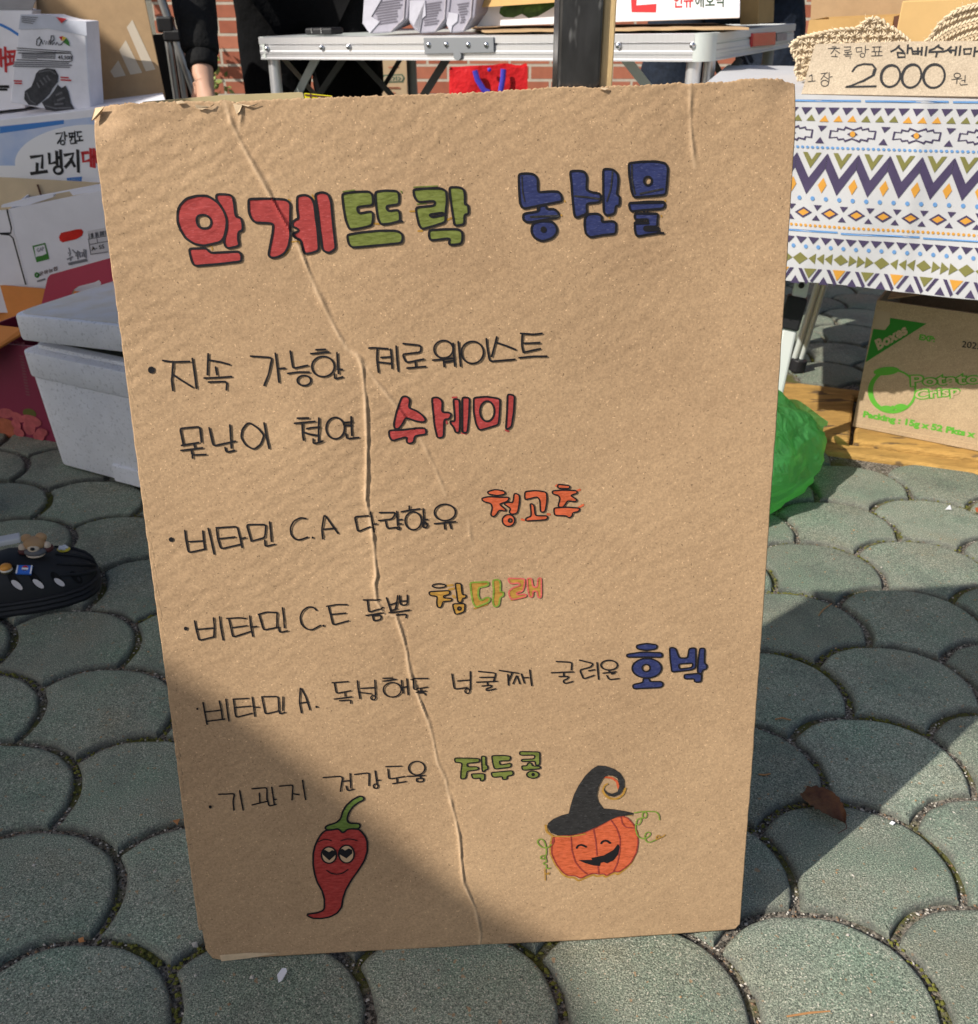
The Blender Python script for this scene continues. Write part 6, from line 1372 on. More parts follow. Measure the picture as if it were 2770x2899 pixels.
# courgette carton
Pz = FR + tb * 0.13; F = lambda pts: on_face(Pz, tn, block(1300, 0, 1.876, pts))
fr = F([(88, -330), (1500, -330), (1492, 95), (92, 142)])
zb = PTOP(1500, 0.13).z + 0.009
t = prim_box('courgette_carton', 'white vegetable carton printed with courgettes and red and green Korean words on the table', 'carton', fr, Vector((0.055, 0.24, 0)), K_WHITE, None)
m = MB(); flat(m, F([(220,40),(260,20),(340,10),(420,-10),(560,-40),(540,15),(480,50),(420,85),(370,95),(335,72),(290,92),(240,90),(215,70)]), tn, 0.0007, 0); flat(m, F([(330,30),(420,-20),(520,-30),(500,10),(420,60),(350,70)]), tn, 0.0011, 1)
line3(m, F([(330,70),(345,40),(420,0)]), 0.003, tn, 0.0015, 0); m.build('courgette_picture', [mat('courgette_green', (0.035, 0.085, 0.012), 0.5, var=0.5, vscale=60), mat('courgette_light', (0.06, 0.13, 0.02), 0.5, var=0.5, vscale=60)], t)
m = MB()
for s_ in ([(930,-60),(930,45),(1035,42)],): line3(m, F(s_), 0.016, tn, 0.0008, 0)
words(m, '인큐', F([(1140, 42), (1245, 38), (1140, -40)]), tn, 0.0008, 0, 0.02); words(m, '애호박', F([(1255, 40), (1415, 36), (1255, -40)]), tn, 0.0008, 1, 0.015); m.build('lettering', [P_RED, mat('print_dark_green', (0.03, 0.07, 0.04), 0.6)], t)
Pf = FR + tb * 0.10; q = on_face(Pf, tn, block(1300, 0, 1.876, [(-25, -160), (620, -200), (590, 0), (560, 8), (300, 26), (60, 42), (-22, 42)]))
m = MB(); m.slab([q[0] + tb * 0.03, q[1] + tb * 0.03] + q[2:], tb * 0.004); m.build('open_flap', K_TAN, t)
Pk = FR + tb * 0.36; q = on_face(Pk, tn, [(2085, -150), (2152, -150), (2148, 68), (2096, 70)])
prim_box('tan_carton', 'narrow tan carton standing behind the right end of the courgette carton', 'carton', q, tb * 0.12, K_TAN, None)

# bags on the ground behind the table
q = [AT(x, y, 3.9) for x, y in [(1073, 158), (1152, 156), (1150, 275), (1050, 275)]]; q[2] = Vector((q[2].x, 3.9, 0.001)); q[3] = Vector((q[3].x - 0.02, 3.9, 0.001))
kb2 = prim_box('kraft_bag', 'tall kraft paper bag with a green oval mark under the folding table', 'paper bag', q, (0, 0.16, 0), mat('kraft_bag_paper', (0.50, 0.36, 0.22), 0.8, var=0.06, vscale=20), None)
n_ = Vector((0, -1, 0)); Pb = Vector((0, 3.9, 0)); F = lambda pts: on_face(Pb, n_, block(600, 0, 2.345, pts))
m = MB(); q = F([(1125,520),(1140,495),(1265,490),(1282,515),(1270,545),(1140,548)]); flat(m, q, n_, 0.001, 0); q = F([(1135,520),(1148,503),(1260,499),(1272,516),(1262,537),(1146,540)]); flat(m, q, n_, 0.002, 1); [line3(m, F(q_), 0.004, n_, 0.003, 0) for q_ in ([(1190,510),(1178,520),(1190,530)],[(1200,510),(1215,515),(1205,530)],[(1225,508),(1228,530)],[(1240,510),(1255,520),(1242,530)])]
[line3(m, F([(1160 + k_ * 9, 580 + (k_ % 2) * 3), (1166 + k_ * 9, 582)]), 0.006, n_, 0.002, 2) for k_ in range(10)]; line3(m, F([(1175, 445), (1240, 442)]), 0.004, n_, 0.002, 2); line3(m, F([(1170, 618), (1215, 616)]), 0.006, n_, 0.002, 2); m.build('printed_mark', [mat('dull_green_print', (0.08, 0.14, 0.09), 0.7), mat('mark_kraft', (0.44, 0.36, 0.24), 0.8), mat('faded_red_print', (0.50, 0.20, 0.12), 0.8)], kb2)
RB = mat('red_bag_plastic', (0.62, 0.02, 0.025), 0.4, var=0.12, vscale=9, bump=0.5, bscale=22)
Yr = 4.3; q = [AT(x, y, Yr) for x, y in [(1272, 197), (1494, 186), (1500, 330), (1268, 330)]]; q[2].z = q[3].z = 0.001
root = thing('red_shopping_bag', 'bright red shopping bag with blue handles behind the table', 'bag', (q[2] + q[3]) / 2 + Vector((0, 0.08, 0)))
m = MB(); NX = 14; vs = []
for r_ in range(9):
    for k in range(NX + 1):
        u, v = k / NX, r_ / 8; p = q[3].lerp(q[2], u).lerp(q[0].lerp(q[1], u), v); vs.append(p + Vector((0, 0.02 * noise.noise(Vector((u * 4, v * 4, 2))), 0.012 * noise.noise(Vector((u * 5, 8, 1))) * (v > 0.9))))
m.mesh(vs, [(r_ * (NX + 1) + k, r_ * (NX + 1) + k + 1, (r_ + 1) * (NX + 1) + k + 1, (r_ + 1) * (NX + 1) + k) for r_ in range(8) for k in range(NX)])
off_ = len(vs); vb = [v + Vector((0, 0.16, 0)) for v in vs]
m.mesh(vb, [tuple(reversed((r_ * (NX + 1) + k, r_ * (NX + 1) + k + 1, (r_ + 1) * (NX + 1) + k + 1, (r_ + 1) * (NX + 1) + k))) for r_ in range(8) for k in range(NX)])
for k0_ in (0, NX):
    m.mesh([vs[r_ * (NX + 1) + k0_] for r_ in range(9)] + [vb[r_ * (NX + 1) + k0_] for r_ in range(9)], [(r_, r_ + 1, 9 + r_ + 1, 9 + r_) if k0_ == NX else (r_ + 1, r_, 9 + r_, 9 + r_ + 1) for r_ in range(8)])
m.build('bag', RB, root, smooth=60)
BLH = mat('blue_strap', (0.06, 0.05, 0.42), 0.5)
for a in ([(1345, 199), (1352, 225), (1370, 255), (1385, 262)], [(1426, 195), (1424, 225), (1418, 258)]):
    m = MB(); pts = [AT(x, y, Yr - 0.022) for x, y in a]; m.tube(pts, 0.011, 8, squash=0.35); m.build('handle', BLH, root, smooth=60)
m = MB(); c = AT(1386, 197, Yr - 0.02); m.ball(c, 0.008, 0.005, 0.008); m.build('snap', BLH, root, smooth=80)
# ------------------------------------------------------------------ cloth covered table on the right
C0 = Vector((0.486, 1.650, 0.667)); cx_ = Vector((0.956, -0.292, 0)).normalized(); cn = cx_.cross(Z); cn = cn if cn.y < 0 else -cn
DROP, C_L, C_R = 0.296, -0.16, 0.86
t2 = thing('cloth_table', 'table under a white cloth with blue, purple, green and orange zigzag bands', 'table', C0 + cx_ * 0.3 - cn * 0.3 - Z * C0.z)
def cwave(u, v):
    d = 0.0035 * math.sin(u * 21 + 1.2 * math.sin(v * 14)) * min(1, max(0.0, -v / 0.12)) + 0.0007 * math.sin(u * 47 + v * 21) * min(1, max(0, -v / 0.2))
    for u0, a in ((0.185, 0.0022), (0.42, 0.002), (0.03, 0.0010)): d += a * math.exp(-((u - u0 + v * 0.06) / 0.015) ** 2)
    return d
def cpt(u, v, lift=0.0): return C0 + cx_ * u + Z * v + cn * (cwave(u, v) + 0.006 + lift)
def _uvc(x, y):
    q = ON(x, y, C0 + cn * 0.006, cn) - C0; return (q.dot(cx_), q.z)
_e0, _e1 = _uvc(2225, 793), _uvc(2770, 847)
def vbot(u): return _e0[1] + (_e1[1] - _e0[1]) * (u - _e0[0]) / (_e1[0] - _e0[0]) + 0.0015 * math.sin(u * 19)
cm = MB(); NUc, NVc = 260, 60; vs = []
for j in range(NVc + 1):
    for i in range(NUc + 1):
        u = C_L + (C_R - C_L) * i / NUc; v = vbot(u) * j / NVc; vs.append(cpt(u, v))
cm.mesh(vs, [(j * (NUc + 1) + i, (j + 1) * (NUc + 1) + i, (j + 1) * (NUc + 1) + i + 1, j * (NUc + 1) + i + 1) for j in range(NVc) for i in range(NUc)], 0)
tp = [cpt(C_L, 0), cpt(C_R, 0), cpt(C_R, 0) - cn * 0.62, cpt(C_L, 0) - cn * 0.62]; 
top = [cpt(C_L + (C_R - C_L) * i / NUc, 0) for i in range(NUc + 1)]; cm.mesh(top + [p - cn * 0.62 for p in top], [(i, i + 1, NUc + 2 + i, NUc + 1 + i) for i in range(NUc)], 0)
side = [cpt(C_L, 0), cpt(C_L, 0) - cn * 0.62]; cm.poly([side[1], side[0], side[0] - Z * DROP, side[1] - Z * DROP], 0)
CW, CPU, CGR, COR, CBL = range(5)
def M_(x, y):
    q = ON(2200 + x / 3.0193, 250 + y / 3.0193, C0 + cn * 0.006, cn) - C0; return (q.dot(cx_), q.z)
def pat(pts, mi, base_y, P0, period, n0, n1, lift=0.0010, hole=None):
    """one printed motif, repeated along the cloth; period in the same photo units at P0"""
    sl = (0.010 + (base_y - 100) * 5.0e-5) * period; e_ = M_(P0 + period, base_y + sl); du = e_[0] - M_(P0, base_y)[0]; dv = e_[1] - M_(P0, base_y)[1]; q = [M_(*p) for p in pts]
    loops = [q] + ([[M_(*p) for p in hole]] if hole else [])
    dens = []
    for L_ in loops:
        r = []
        for a, b in zip(L_, L_[1:] + L_[:1]):
            k = max(1, int(math.hypot(b[0] - a[0], b[1] - a[1]) / 0.012)); r += [(a[0] + (b[0] - a[0]) * i / k, a[1] + (b[1] - a[1]) * i / k) for i in range(k)]
        dens.append(r)
    tr = tessellate_polygon([[Vector((p[0], p[1], 0)) for p in L_] for L_ in dens]); fl = [p for L_ in dens for p in L_]
    for k in range(-24, 60) if period < 9000 else (0,):
        us = [p[0] + du * k for p in fl]
        if max(us) < C_L or max(us) > C_R or min(us) < C_L: continue
        w = [cpt(u, min(p[1] + dv * k, -0.001), lift) for u, p in zip(us, fl)]; fs = []
        for t in tr:
            a, b, c = [w[i] for i in t]; fs.append(t if (b - a).cross(c - a).dot(cn) > 0 else tuple(reversed(t)))
        cm.mesh(w, fs, mi)
def strip(x0, x1, y, ya, th, period, mi):
    q = [];  N = 12
    for i in range(N + 1): x = x0 + (x1 - x0) * i / N; q.append((x, y + (ya - y) * i / N))
    pat([(a, b - th / 2) for a, b in q] + [(a, b + th / 2) for a, b in reversed(q)], mi, y, x0, period, -2, 3)
strip(755, 1468, 108, 113, 17, 752, CBL)
pat([(443, 162), (538, 162), (474, 224)], CPU, 162, 443, 117.5, -7, 16)
for k, c in enumerate((COR, COR, COR, CGR, CGR, CGR)): pat([(482 + 119 * (k - 1), 281 + k), (562 + 119 * (k - 1), 283 + k), (533 + 119 * (k - 1), 227 + k)], c, 282, 482, 716, -2, 3)
pat([(352, 315), (430, 318), (378, 366)], CPU, 316, 352, 541, -2, 3); pat([(328, 464), (403, 467), (372, 412)], CPU, 465, 328, 540, -2, 3)
ro = [(442, 424), (455, 353), (512, 360), (518, 334), (572, 346), (585, 320), (655, 347), (726, 323), (733, 346), (786, 334), (793, 358), (852, 360), (838, 436), (786, 429), (776, 455), (722, 441), (706, 461), (640, 433), (578, 457), (568, 434), (520, 441), (508, 418)]
c0 = (647, 390); ri = [(c0[0] + (x - c0[0]) * 0.93 + (0), c0[1] + (y - c0[1]) * 0.74) for x, y in ro]
pat(ro, CPU, 390, 442, 543, -1, 2, hole=ri)
pat([(600, 389), (650, 361), (693, 391), (644, 416)], CPU, 390, 600, 543, -2, 2); pat(ell(648, 389, 23, 25, 16), COR, 390, 600, 543, -2, 2, 0.0014)
pat(ell(606, 510, 14, 12, 12), CBL, 510, 606, 43.5, -18, 45)
pat([(484, 550), (525, 551), (560, 616), (602, 556), (645, 555), (545, 690)], CGR, 560, 484, 264, -3, 6)
pat([(437, 555), (532, 772), (701, 562), (676, 697), (509, 914), (416, 688)], CPU, 700, 437, 264, -3, 6)
pat([(350, 825), (400, 762), (425, 825), (380, 895)], COR, 825, 350, 261, -2, 6)
pat(ell(419, 945, 18, 19, 16), CBL, 945, 419, 114, -6, 15)
pat([(377, 1067), (455, 1021), (526, 1070), (447, 1116)], CPU, 1068, 377, 226, -3, 7, hole=[(403, 1068), (455, 1040), (500, 1070), (447, 1097)]); pat([(403, 1068), (455, 1040), (500, 1070), (447, 1097)], COR, 1068, 377, 226, -3, 7)
pat([(315, 994), (385, 997), (343, 1043)], CPU, 1000, 315, 223, -3, 8); pat([(300, 1123), (368, 1127), (337, 1080)], CPU, 1120, 300, 221, -3, 8)
pat(ell(574, 1186, 13, 13, 10), COR, 1186, 574, 41.5, -20, 45)
strip(548, 1222, 1237, 1274, 16, 704, CBL)
pat([(480, 1277), (576, 1288), (520, 1342)], CPU, 1280, 480, 106.5, -9, 20)
pat(ell(568, 1368, 17, 18, 16), CBL, 1368, 568, 108, -8, 18)
for q in ([(485, 1461), (550, 1417), (610, 1476), (540, 1512)], [(622, 1424), (684, 1476), (610, 1521)], [(693, 1429), (754, 1485), (680, 1532)], [(764, 1437), (827, 1490), (750, 1536)], [(830, 1491), (900, 1446), (962, 1501), (885, 1549)], [(970, 1501), (1038, 1461), (1022, 1552)], [(1042, 1506), (1110, 1465), (1100, 1557)], [(1112, 1511), (1187, 1466), (1170, 1564)]): pat(q, CGR, 1480, 485, 706, -2, 3)
pat([(232, 1530), (340, 1538), (270, 1616)], CGR, 1560, 232, 487, -2, 5); pat([(478, 1549), (588, 1558), (512, 1646)], COR, 1560, 478, 492, -2, 4)
pat([(355, 1541), (388, 1543), (302, 1652), (283, 1640)], CPU, 1600, 355, 243, -3, 8); pat([(425, 1546), (455, 1549), (510, 1668), (488, 1690)], CPU, 1600, 425, 243, -3, 8); pat([(355, 1672), (400, 1608), (438, 1682)], CPU, 1650, 355, 243, -3, 8)
CLM = [mat('cloth_white', (0.52, 0.52, 0.535), 0.7, var=0.03, vscale=9), mat('cloth_purple', (0.06, 0.045, 0.10), 0.7, var=0.15, vscale=30), mat('cloth_olive', (0.19, 0.18, 0.055), 0.7, var=0.08, vscale=30), mat('cloth_orange', (0.60, 0.29, 0.045), 0.7, var=0.06, vscale=30), mat('cloth_sky_blue', (0.13, 0.28, 0.54), 0.7, var=0.08, vscale=30)]
cm.build('cloth', CLM, t2)
bar = mat('clear_table_leg', (0.66, 0.68, 0.66), 0.45, metal=0.25)
def flat_leg(name, a, b, Ya, Yb, w, d_, m_, parent=t2, r=0.004):
    p0, p1 = AT(*a, Ya), AT(*b, Yb); d = (p1 - p0).normalized(); s_ = cx_; s_ = (s_ - d * s_.dot(d)).normalized(); m = MB(); m.cbox((p0 + p1) / 2, (p1 - p0).length, w, d_, d, s_, d.cross(s_)); return m.build(name, m_, parent, bevel=r)
flat_leg('leg', (2278, 770), (2262, 842), 1.735, 1.735, 0.026, 0.016, M_ALUP); flat_leg('leg_clamp', (2260, 838), (2233, 930), 1.735, 1.732, 0.036, 0.028, M_BLK); flat_leg('lower_leg', (2238, 926), (2150, 1330), 1.732, 1.70, 0.026, 0.016, bar)
m = MB(); c = AT(2270, 808, 1.722); m.ball(c, 0.0055, 0.003, 0.0055); m.build('bolt', M_BLK, t2, smooth=80)
for a, b in (((2318, 800), (2246, 1030)), ((2335, 805), (2264, 1030))):
    p0, p1 = AT(*a, 2.20), AT(*b, 2.225); m = MB(); m.tube([p0 + (p0 - p1) * 0.6, p1], 0.0075, 12); m.build('leg', M_ALUP, t2, smooth=60)
m = MB(); m.tube([G(2255, 1050), G(2255, 1050) + Vector((0.004, 0, 0.03))], 0.019, 16); m.build('foot', M_BLK, t2, bevel=0.003)
for u in (0.80,):
    for o in (0.08, 0.55): p = C0 + cx_ * u - cn * o; m = MB(); m.tube([Vector((p.x, p.y, 0)), p], 0.012, 10); m.build('leg', M_ALU, t2, smooth=60)

# price sign on the cloth
PS0 = C0 + Z * 0.007 - cn * 0.004; sn = (cn * 0.95 + Z * 0.30).normalized()
F = lambda pts: on_face(PS0, sn, block(2150, 0, 3.0258, pts))
q = F([(480, 376), (1200, 353), (1876, 349), (2600, 345), (2600, 832), (1876, 826), (362, 802)])
pt = thing('price_sign', 'pale cardboard price sign reading 2000 in black marker on the patterned table', 'price sign', q[4].lerp(q[6], 0.5))
m = MB(); m.slab(q, -sn * 0.0035); m.build('panel', [kraft_mat('pale_cardboard', (0.48, 0.395, 0.295))], pt)
e = F([(362, 803), (1876, 827), (2600, 833), (2600, 838), (1876, 832), (362, 808)]); 
m = MB(); L3 = lambda pts, w: line3(m, F(pts), w, sn, 0.0005 + random.random() * 0.0002)
for s_ in ([(625,400),(660,402)],[(592,415),(690,412)],[(650,415),(615,460)],[(655,430),(690,455)],[(655,462),(655,478)],[(620,482),(672,485)],[(730,402),(785,400),(780,425),(730,432),(735,450),(790,440)],[(760,445),(760,465)],[(725,468),(795,462)],[(740,480),(785,478),(778,500)],
           [(830,408),(878,405),(880,440),(835,445),(830,408)],[(910,390),(910,455)],[(910,425),(940,422)],ell(885,472,20,17,14)+[(905,472)],[(970,402),(1045,400)],[(985,405),(985,440)],[(1030,402),(1030,440)],[(965,442),(1050,440)],[(995,445),(995,475)],[(1025,445),(1025,475)],[(962,478),(1055,475)],
           [(430,651),(452,640)],[(452,638),(455,695)],[(418,698),(480,692)],[(530,630),(585,622)],[(570,625),(530,680)],[(560,655),(590,675)],[(600,620),(598,700)],[(600,660),(628,655)],ell(562,712,32,26,16)+[(594,712)],
           ell(1697,645,28,20,14)+[(1725,645)],[(1650,680),(1735,672)],[(1695,680),(1692,715)],[(1765,645),(1762,705)],[(1735,690),(1760,688)],[(1720,710),(1725,728),(1785,722)]): L3(s_, 0.0012)
m.build('lettering', P_BLACK, pt)
m = MB()
for s_ in ([(1200,390),(1170,420),(1130,440)],[(1190,400),(1235,440)],[(1275,385),(1270,455)],[(1270,415),(1305,410)],[(1185,450),(1190,490),(1250,488),(1248,455),(1185,450)],[(1310,420),(1315,460),(1365,460)],[(1360,410),(1360,460)],[(1312,440),(1358,438)],[(1368,440),(1395,438)],[(1395,405),(1390,470)],[(1435,400),(1425,475)],
           [(1540,385),(1500,415),(1460,430)],[(1525,395),(1575,420)],[(1455,445),(1580,440)],[(1525,445),(1515,485)],[(1645,400),(1610,430),(1580,440)],[(1620,425),(1645,450)],[(1640,430),(1680,430)],[(1690,400),(1680,470)],[(1725,395),(1715,470)],[(1755,420),(1820,415),(1810,460),(1758,462),(1755,420)],[(1850,405),(1840,480)],[(1850,440),(1900,437)]): L3(s_, 0.0028)
m.build('lettering', P_BLACK, pt)
m = MB()
for s_, w in (([(800,610),(820,580),(845,560),(900,547),(970,552),(1000,590),(985,640),(900,690),(740,744),(1000,738)], 0.0030), ([(985,595),(970,645),(890,690),(800,728)], 0.0026)): L3(s_, w)
for cx0, rx, ry in ((1125, 82, 96), (1305, 82, 103), (1497, 92, 103)):
    o = ell(cx0, 650, rx, ry, 30, 0.32); L3(o + [o[0]], 0.0030); o = ell(cx0 + 3, 652, rx - 7, ry - 6, 30, 0.38); L3(o[3:24], 0.0020)
m.build('lettering', P_BLACK, pt)

# crochet scrubbers behind the price sign
YARN = mat('hemp_yarn', (0.66, 0.54, 0.38), 0.9, var=0.18, vscale=60, bump=0.5, bscale=500)
def crochet(label, outline, P, n, seed, rows):
    rr = random.Random(seed); W = on_face(P, n, block(2150, 0, 3.0258, outline)); ctr = sum(W, Vector()) / len(W)
    root = thing('crochet_scrubber', label, 'scrubber', Vector((ctr.x, ctr.y, C0.z + 0.006)), 'crochet scrubbers behind the price sign')
    ex = cx_; ez = (Z - n * Z.dot(n)).normalized()
    pu = [((p - ctr).dot(ex), (p - ctr).dot(ez)) for p in W]
    def inside(x, y):
        c = False
        for (a, b), (c2, d) in zip(pu, pu[1:] + pu[:1]):
            if (b > y) != (d > y) and x < (c2 - a) * (y - b) / (d - b + 1e-12) + a: c = not c
        return c
    m = MB(); m.slab([p - n * 0.004 for p in W], -n * 0.012)
    P3 = lambda x, y, h: ctr + ex * x + ez * y + n * h
    if rows == 'fan':                       # shells: fans of stitches in offset rows
        x0, x1 = min(a for a, b in pu), max(a for a, b in pu); y0, y1 = min(b for a, b in pu), max(b for a, b in pu); ry = 0.0105; rx = 0.019; j = 0; y = y0
        while y < y1 + 0.01:
            x = x0 + (0.5 * rx if j % 2 else 0)
            while x < x1 + 0.01:
                for k in range(6):
                    a = R(200 - k * 44 + rr.uniform(-8, 8)) if False else R(20 + k * 28 + rr.uniform(-7, 7)); L_ = rr.uniform(0.0085, 0.0115)
                    mx, my = x + math.cos(a) * L_ * 0.55, y + math.sin(a) * L_ * 0.55
                    if inside(mx, my): m.tube([P3(x + math.cos(a) * 0.0015, y + math.sin(a) * 0.0015, -0.003), P3(mx, my, 0.0022 + rr.uniform(0, 0.001)), P3(x + math.cos(a) * L_, y + math.sin(a) * L_, -0.001)], [0.0008, 0.0015, 0.0009], 6)
                x += rx
            y += ry; j += 1
    else:                                   # ribs running round the dome
        cx0, cy0 = 0.06, min(b for a, b in pu) - 0.02
        for r_ in range(14):
            rad = 0.018 + r_ * 0.0085
            nst = int(rad * math.pi / 0.0045)
            for k in range(nst):
                a = math.pi * k / nst + rr.uniform(-0.01, 0.01); x, y = cx0 + math.cos(a) * rad * 1.35, cy0 + math.sin(a) * rad
                if not inside(x, y): continue
                tx, ty = -math.sin(a + 0.5) * 0.0042, math.cos(a + 0.5) * 0.0042; hgt = 0.003 * (1 if r_ % 2 else -0.3)
                m.tube([P3(x - tx, y - ty, hgt - 0.001), P3(x, y, hgt + 0.002), P3(x + tx, y + ty, hgt - 0.001)], [0.0010, 0.0019, 0.0010], 6)
    k = len(W)                              # twisted border cord
    for i in range(k):
        a, b = W[i], W[(i + 1) % k]; nn = max(1, int((b - a).length / 0.006))
        for q in range(nn):
            p = a.lerp(b, (q + 0.5) / nn); d = (b - a).normalized(); s_ = d.cross(n)
            m.tube([p - d * 0.0045 - s_ * 0.0018, p + n * 0.0015, p + d * 0.0045 + s_ * 0.0018], [0.0013, 0.0024, 0.0013], 6)
    m.build('knit', YARN, root, smooth=80)
    m = MB()
    for _ in range(26):
        a = rr.randrange(k); p = W[a].lerp(W[(a + 1) % k], rr.random())
        if p.z < C0.z + 0.03: continue
        d = Vector((rr.gauss(0, 1), rr.gauss(0, 0.4), abs(rr.gauss(0.6, 0.5)))).normalized() * rr.uniform(0.004, 0.012); m.tube([p, p + d * 0.5 + n * 0.002, p + d], 0.00022, 4)
    m.build('loose_fibre', YARN, root)
Pc = C0 - cn * 0.058
crochet('flat crocheted hemp scrubber with shell stitches, sticking out left of the price sign', [(268,400),(290,365),(335,325),(480,290),(640,255),(740,245),(830,242),(880,205),(925,165),(990,148),(1050,162),(1090,205),(1130,235),(1200,275),(1285,345),(1285,560),(600,600),(340,690),(310,600),(330,530),(290,460)], Pc, cn, 1, 'fan')
crochet('domed ribbed hemp scrubber behind the right end of the price sign', [(1420,360),(1465,315),(1500,270),(1530,215),(1580,165),(1640,115),(1700,80),(1790,50),(1876,30),(2050,20),(2050,500),(1420,500)], Pc + cn * 0.012, cn, 2, 'rib')

# cartons standing on that table
for nm_, lab, q, o, mm in (('kraft_carton', 'brown carton with a shaded open top behind the left scrubber', [(2292, 56), (2532, 46), (2530, 300), (2280, 300)], 0.20, K_TAN), ('tall_tan_carton', 'tall tan carton behind the right scrubber on the patterned table', [(2556, 2), (2900, -14), (2900, 300), (2545, 300)], 0.17, mat('carton_light_tan', (0.58, 0.38, 0.16), 0.8, var=0.05, vscale=22))):
    f = on_face(C0 - cn * o, cn, q)
    f[2].z = f[3].z = C0.z + 0.006 + 0.0; f[3] = Vector((f[0].x - 0.003, f[0].y, f[3].z)); f[2] = Vector((f[1].x, f[1].y, f[2].z))
    cb = prim_box(nm_, lab, 'carton', f, Vector((0.08, 0.17, 0)), mm, None, open_top=(nm_ == 'kraft_carton'))
    if nm_ == 'kraft_carton':
        m = MB(); g_ = on_face(C0 - cn * (o + 0.20), cn, [(2300, -60), (2700, -80), (2700, 60), (2295, 70)]); m.slab(g_, -cn * 0.004); m.build('raised_flap', K_KRAFT, cb)
        m = MB(); g_ = on_face(C0 - cn * (o - 0.004), cn, [(2532, 46), (2546, 44), (2544, 100), (2530, 112)]); m.slab(g_, -cn * 0.003); m.build('torn_edge', P_BROWN, cb)

# snack carton under the cloth
A0 = G(2411, 1224); A1 = G(2770, 1296); sx_ = (A1 - A0).normalized(); sn2 = hn(sx_); SH, SWd, SD = 0.266, 0.42, 0.30
P0_ = Vector((A0.x, A0.y, 0.014 + 0.0)); f = [P0_ + Z * SH, P0_ + sx_ * SWd + Z * SH, P0_ + sx_ * SWd, P0_]
SNK = kraft_mat('snack_carton_board', (0.44, 0.325, 0.205))
sc_ = prim_box('snack_carton', 'brown carton with green printing under the cloth covered table', 'carton', f, -sn2 * SD, SNK, None, open_top=True)
m = MB(); o = P0_ + Z * (SH + 0.001); m.slab([o + Vector((0.02, 0, 0)) + sx_ * 0.0, o - sn2 * SD, o - sn2 * (SD - 0.01) + sx_ * 0.11 + Z * 0.055, o + sx_ * 0.20 + Z * 0.032 - sn2 * 0.10], Z * 0.003); m.build('flap', K_KRAFT, sc_)
F = lambda pts: on_face(P0_, sn2, block(2100, 780, 2.727, pts))
m = MB(); flat(m, F([(1148, 326), (1430, 370), (960, 668), (1020, 410), (1100, 420)]), sn2, 0.0006, 0); flat(m, F([(1040, 270), (1150, 285), (1146, 372), (1110, 418), (1060, 405), (1024, 412)]), sn2, 0.0010, 2)
words(m, 'Boxes', F([(1058, 578), (1290, 446), (1028, 500)]), sn2, 0.0014, 1, 0.045); m.build('green_corner', [mat('print_deep_green', (0.025, 0.20, 0.018), 0.7), SNK, mat('torn_tape', (0.44, 0.33, 0.22), 0.8)], sc_)
m = MB(); words(m, 'EXP:', F([(1370, 496), (1492, 516), (1378, 450)]), sn2, 0.0008, 0, 0.045); words(m, '2025', F([(1700, 552), (1850, 572), (1708, 502)]), sn2, 0.0008, 1, 0.01)
words(m, 'Packing : 15g x 52 Pkts x', F([(935, 1105), (1800, 1268), (945, 1042)]), sn2, 0.0008, 0, 0.05); m.build('lettering', [P_LGREEN, P_BLACK], sc_)
m = MB(); oc = ell(1165, 892, 188, 172, 36, 0.0); inn = ell(1176, 888, 160, 150, 36)
for i in range(36): j = (i + 1) % 36; m.poly([p for p in [a + sn2 * 0.0008 for a in F([oc[i], inn[i], inn[j], oc[j]])]], 0)
flat(m, F(ell(1118, 1026, 52, 24, 18)), sn2, 0.0012, 0); flat(m, F(ell(1232, 1014, 52, 26, 18)), sn2, 0.0014, 0); flat(m, F(ell(1170, 1020, 16, 20, 12)), sn2, 0.0018, 0); flat(m, F(ell(1120, 736, 100, 32, 20, -0.1)), sn2, 0.0012, 0)
m.build('round_emblem', P_LGREEN, sc_)
m = MB()
for body, a, b, c in (('Potato', (1300, 862), (1860, 838), (1295, 765)), ('Crisp', (1340, 985), (1700, 945), (1330, 880))):
    q = F([a, b, c]); words(m, body, q, sn2, 0.0010, 0, 0.085); ix, iy = (q[1] - q[0]), (q[2] - q[0]); o_ = q[0] + ix * 0.026 + iy * 0.085; words(m, body, [o_, o_ + ix * 0.948, o_ + iy * 0.83], sn2, 0.0016, 1, 0.012)
m.build('logo_words', [P_LGREEN, mat('logo_kraft', (0.46, 0.345, 0.21), 0.8)], sc_)
m = MB(); flat(m, F([(880, 1140), (1827, 1300), (1827, 1306), (880, 1146)]), sn2, 0.0005, 0)
line3(m, F([(905, 1060), (985, 1072), (978, 1215)]), 0.0006, sn2, 0.0007, 0); m.build('tape_edge', mat('clear_tape', (0.50, 0.37, 0.23), 0.3), sc_)

# ------------------------------------------------------------------ green carrier bag behind the sign
GB = bpy.data.materials.new('green_film'); GB.use_nodes = True; nt = GB.node_tree
for n_ in list(nt.nodes): nt.nodes.remove(n_)
out = nt.nodes.new('ShaderNodeOutputMaterial'); tr_ = nt.nodes.new('ShaderNodeBsdfTranslucent'); gl_ = nt.nodes.new('ShaderNodeBsdfPrincipled'); mx1 = nt.nodes.new('ShaderNodeMixShader'); tp_ = nt.nodes.new('ShaderNodeBsdfTransparent'); mx2 = nt.nodes.new('ShaderNodeMixShader')
tr_.inputs[0].default_value = (0.32, 0.82, 0.28, 1); gl_.inputs['Base Color'].default_value = (0.16, 0.54, 0.18, 1); gl_.inputs['Roughness'].default_value = 0.24; gl_.inputs['Specular IOR Level'].default_value = 0.7; tp_.inputs[0].default_value = (0.45, 0.90, 0.42, 1)
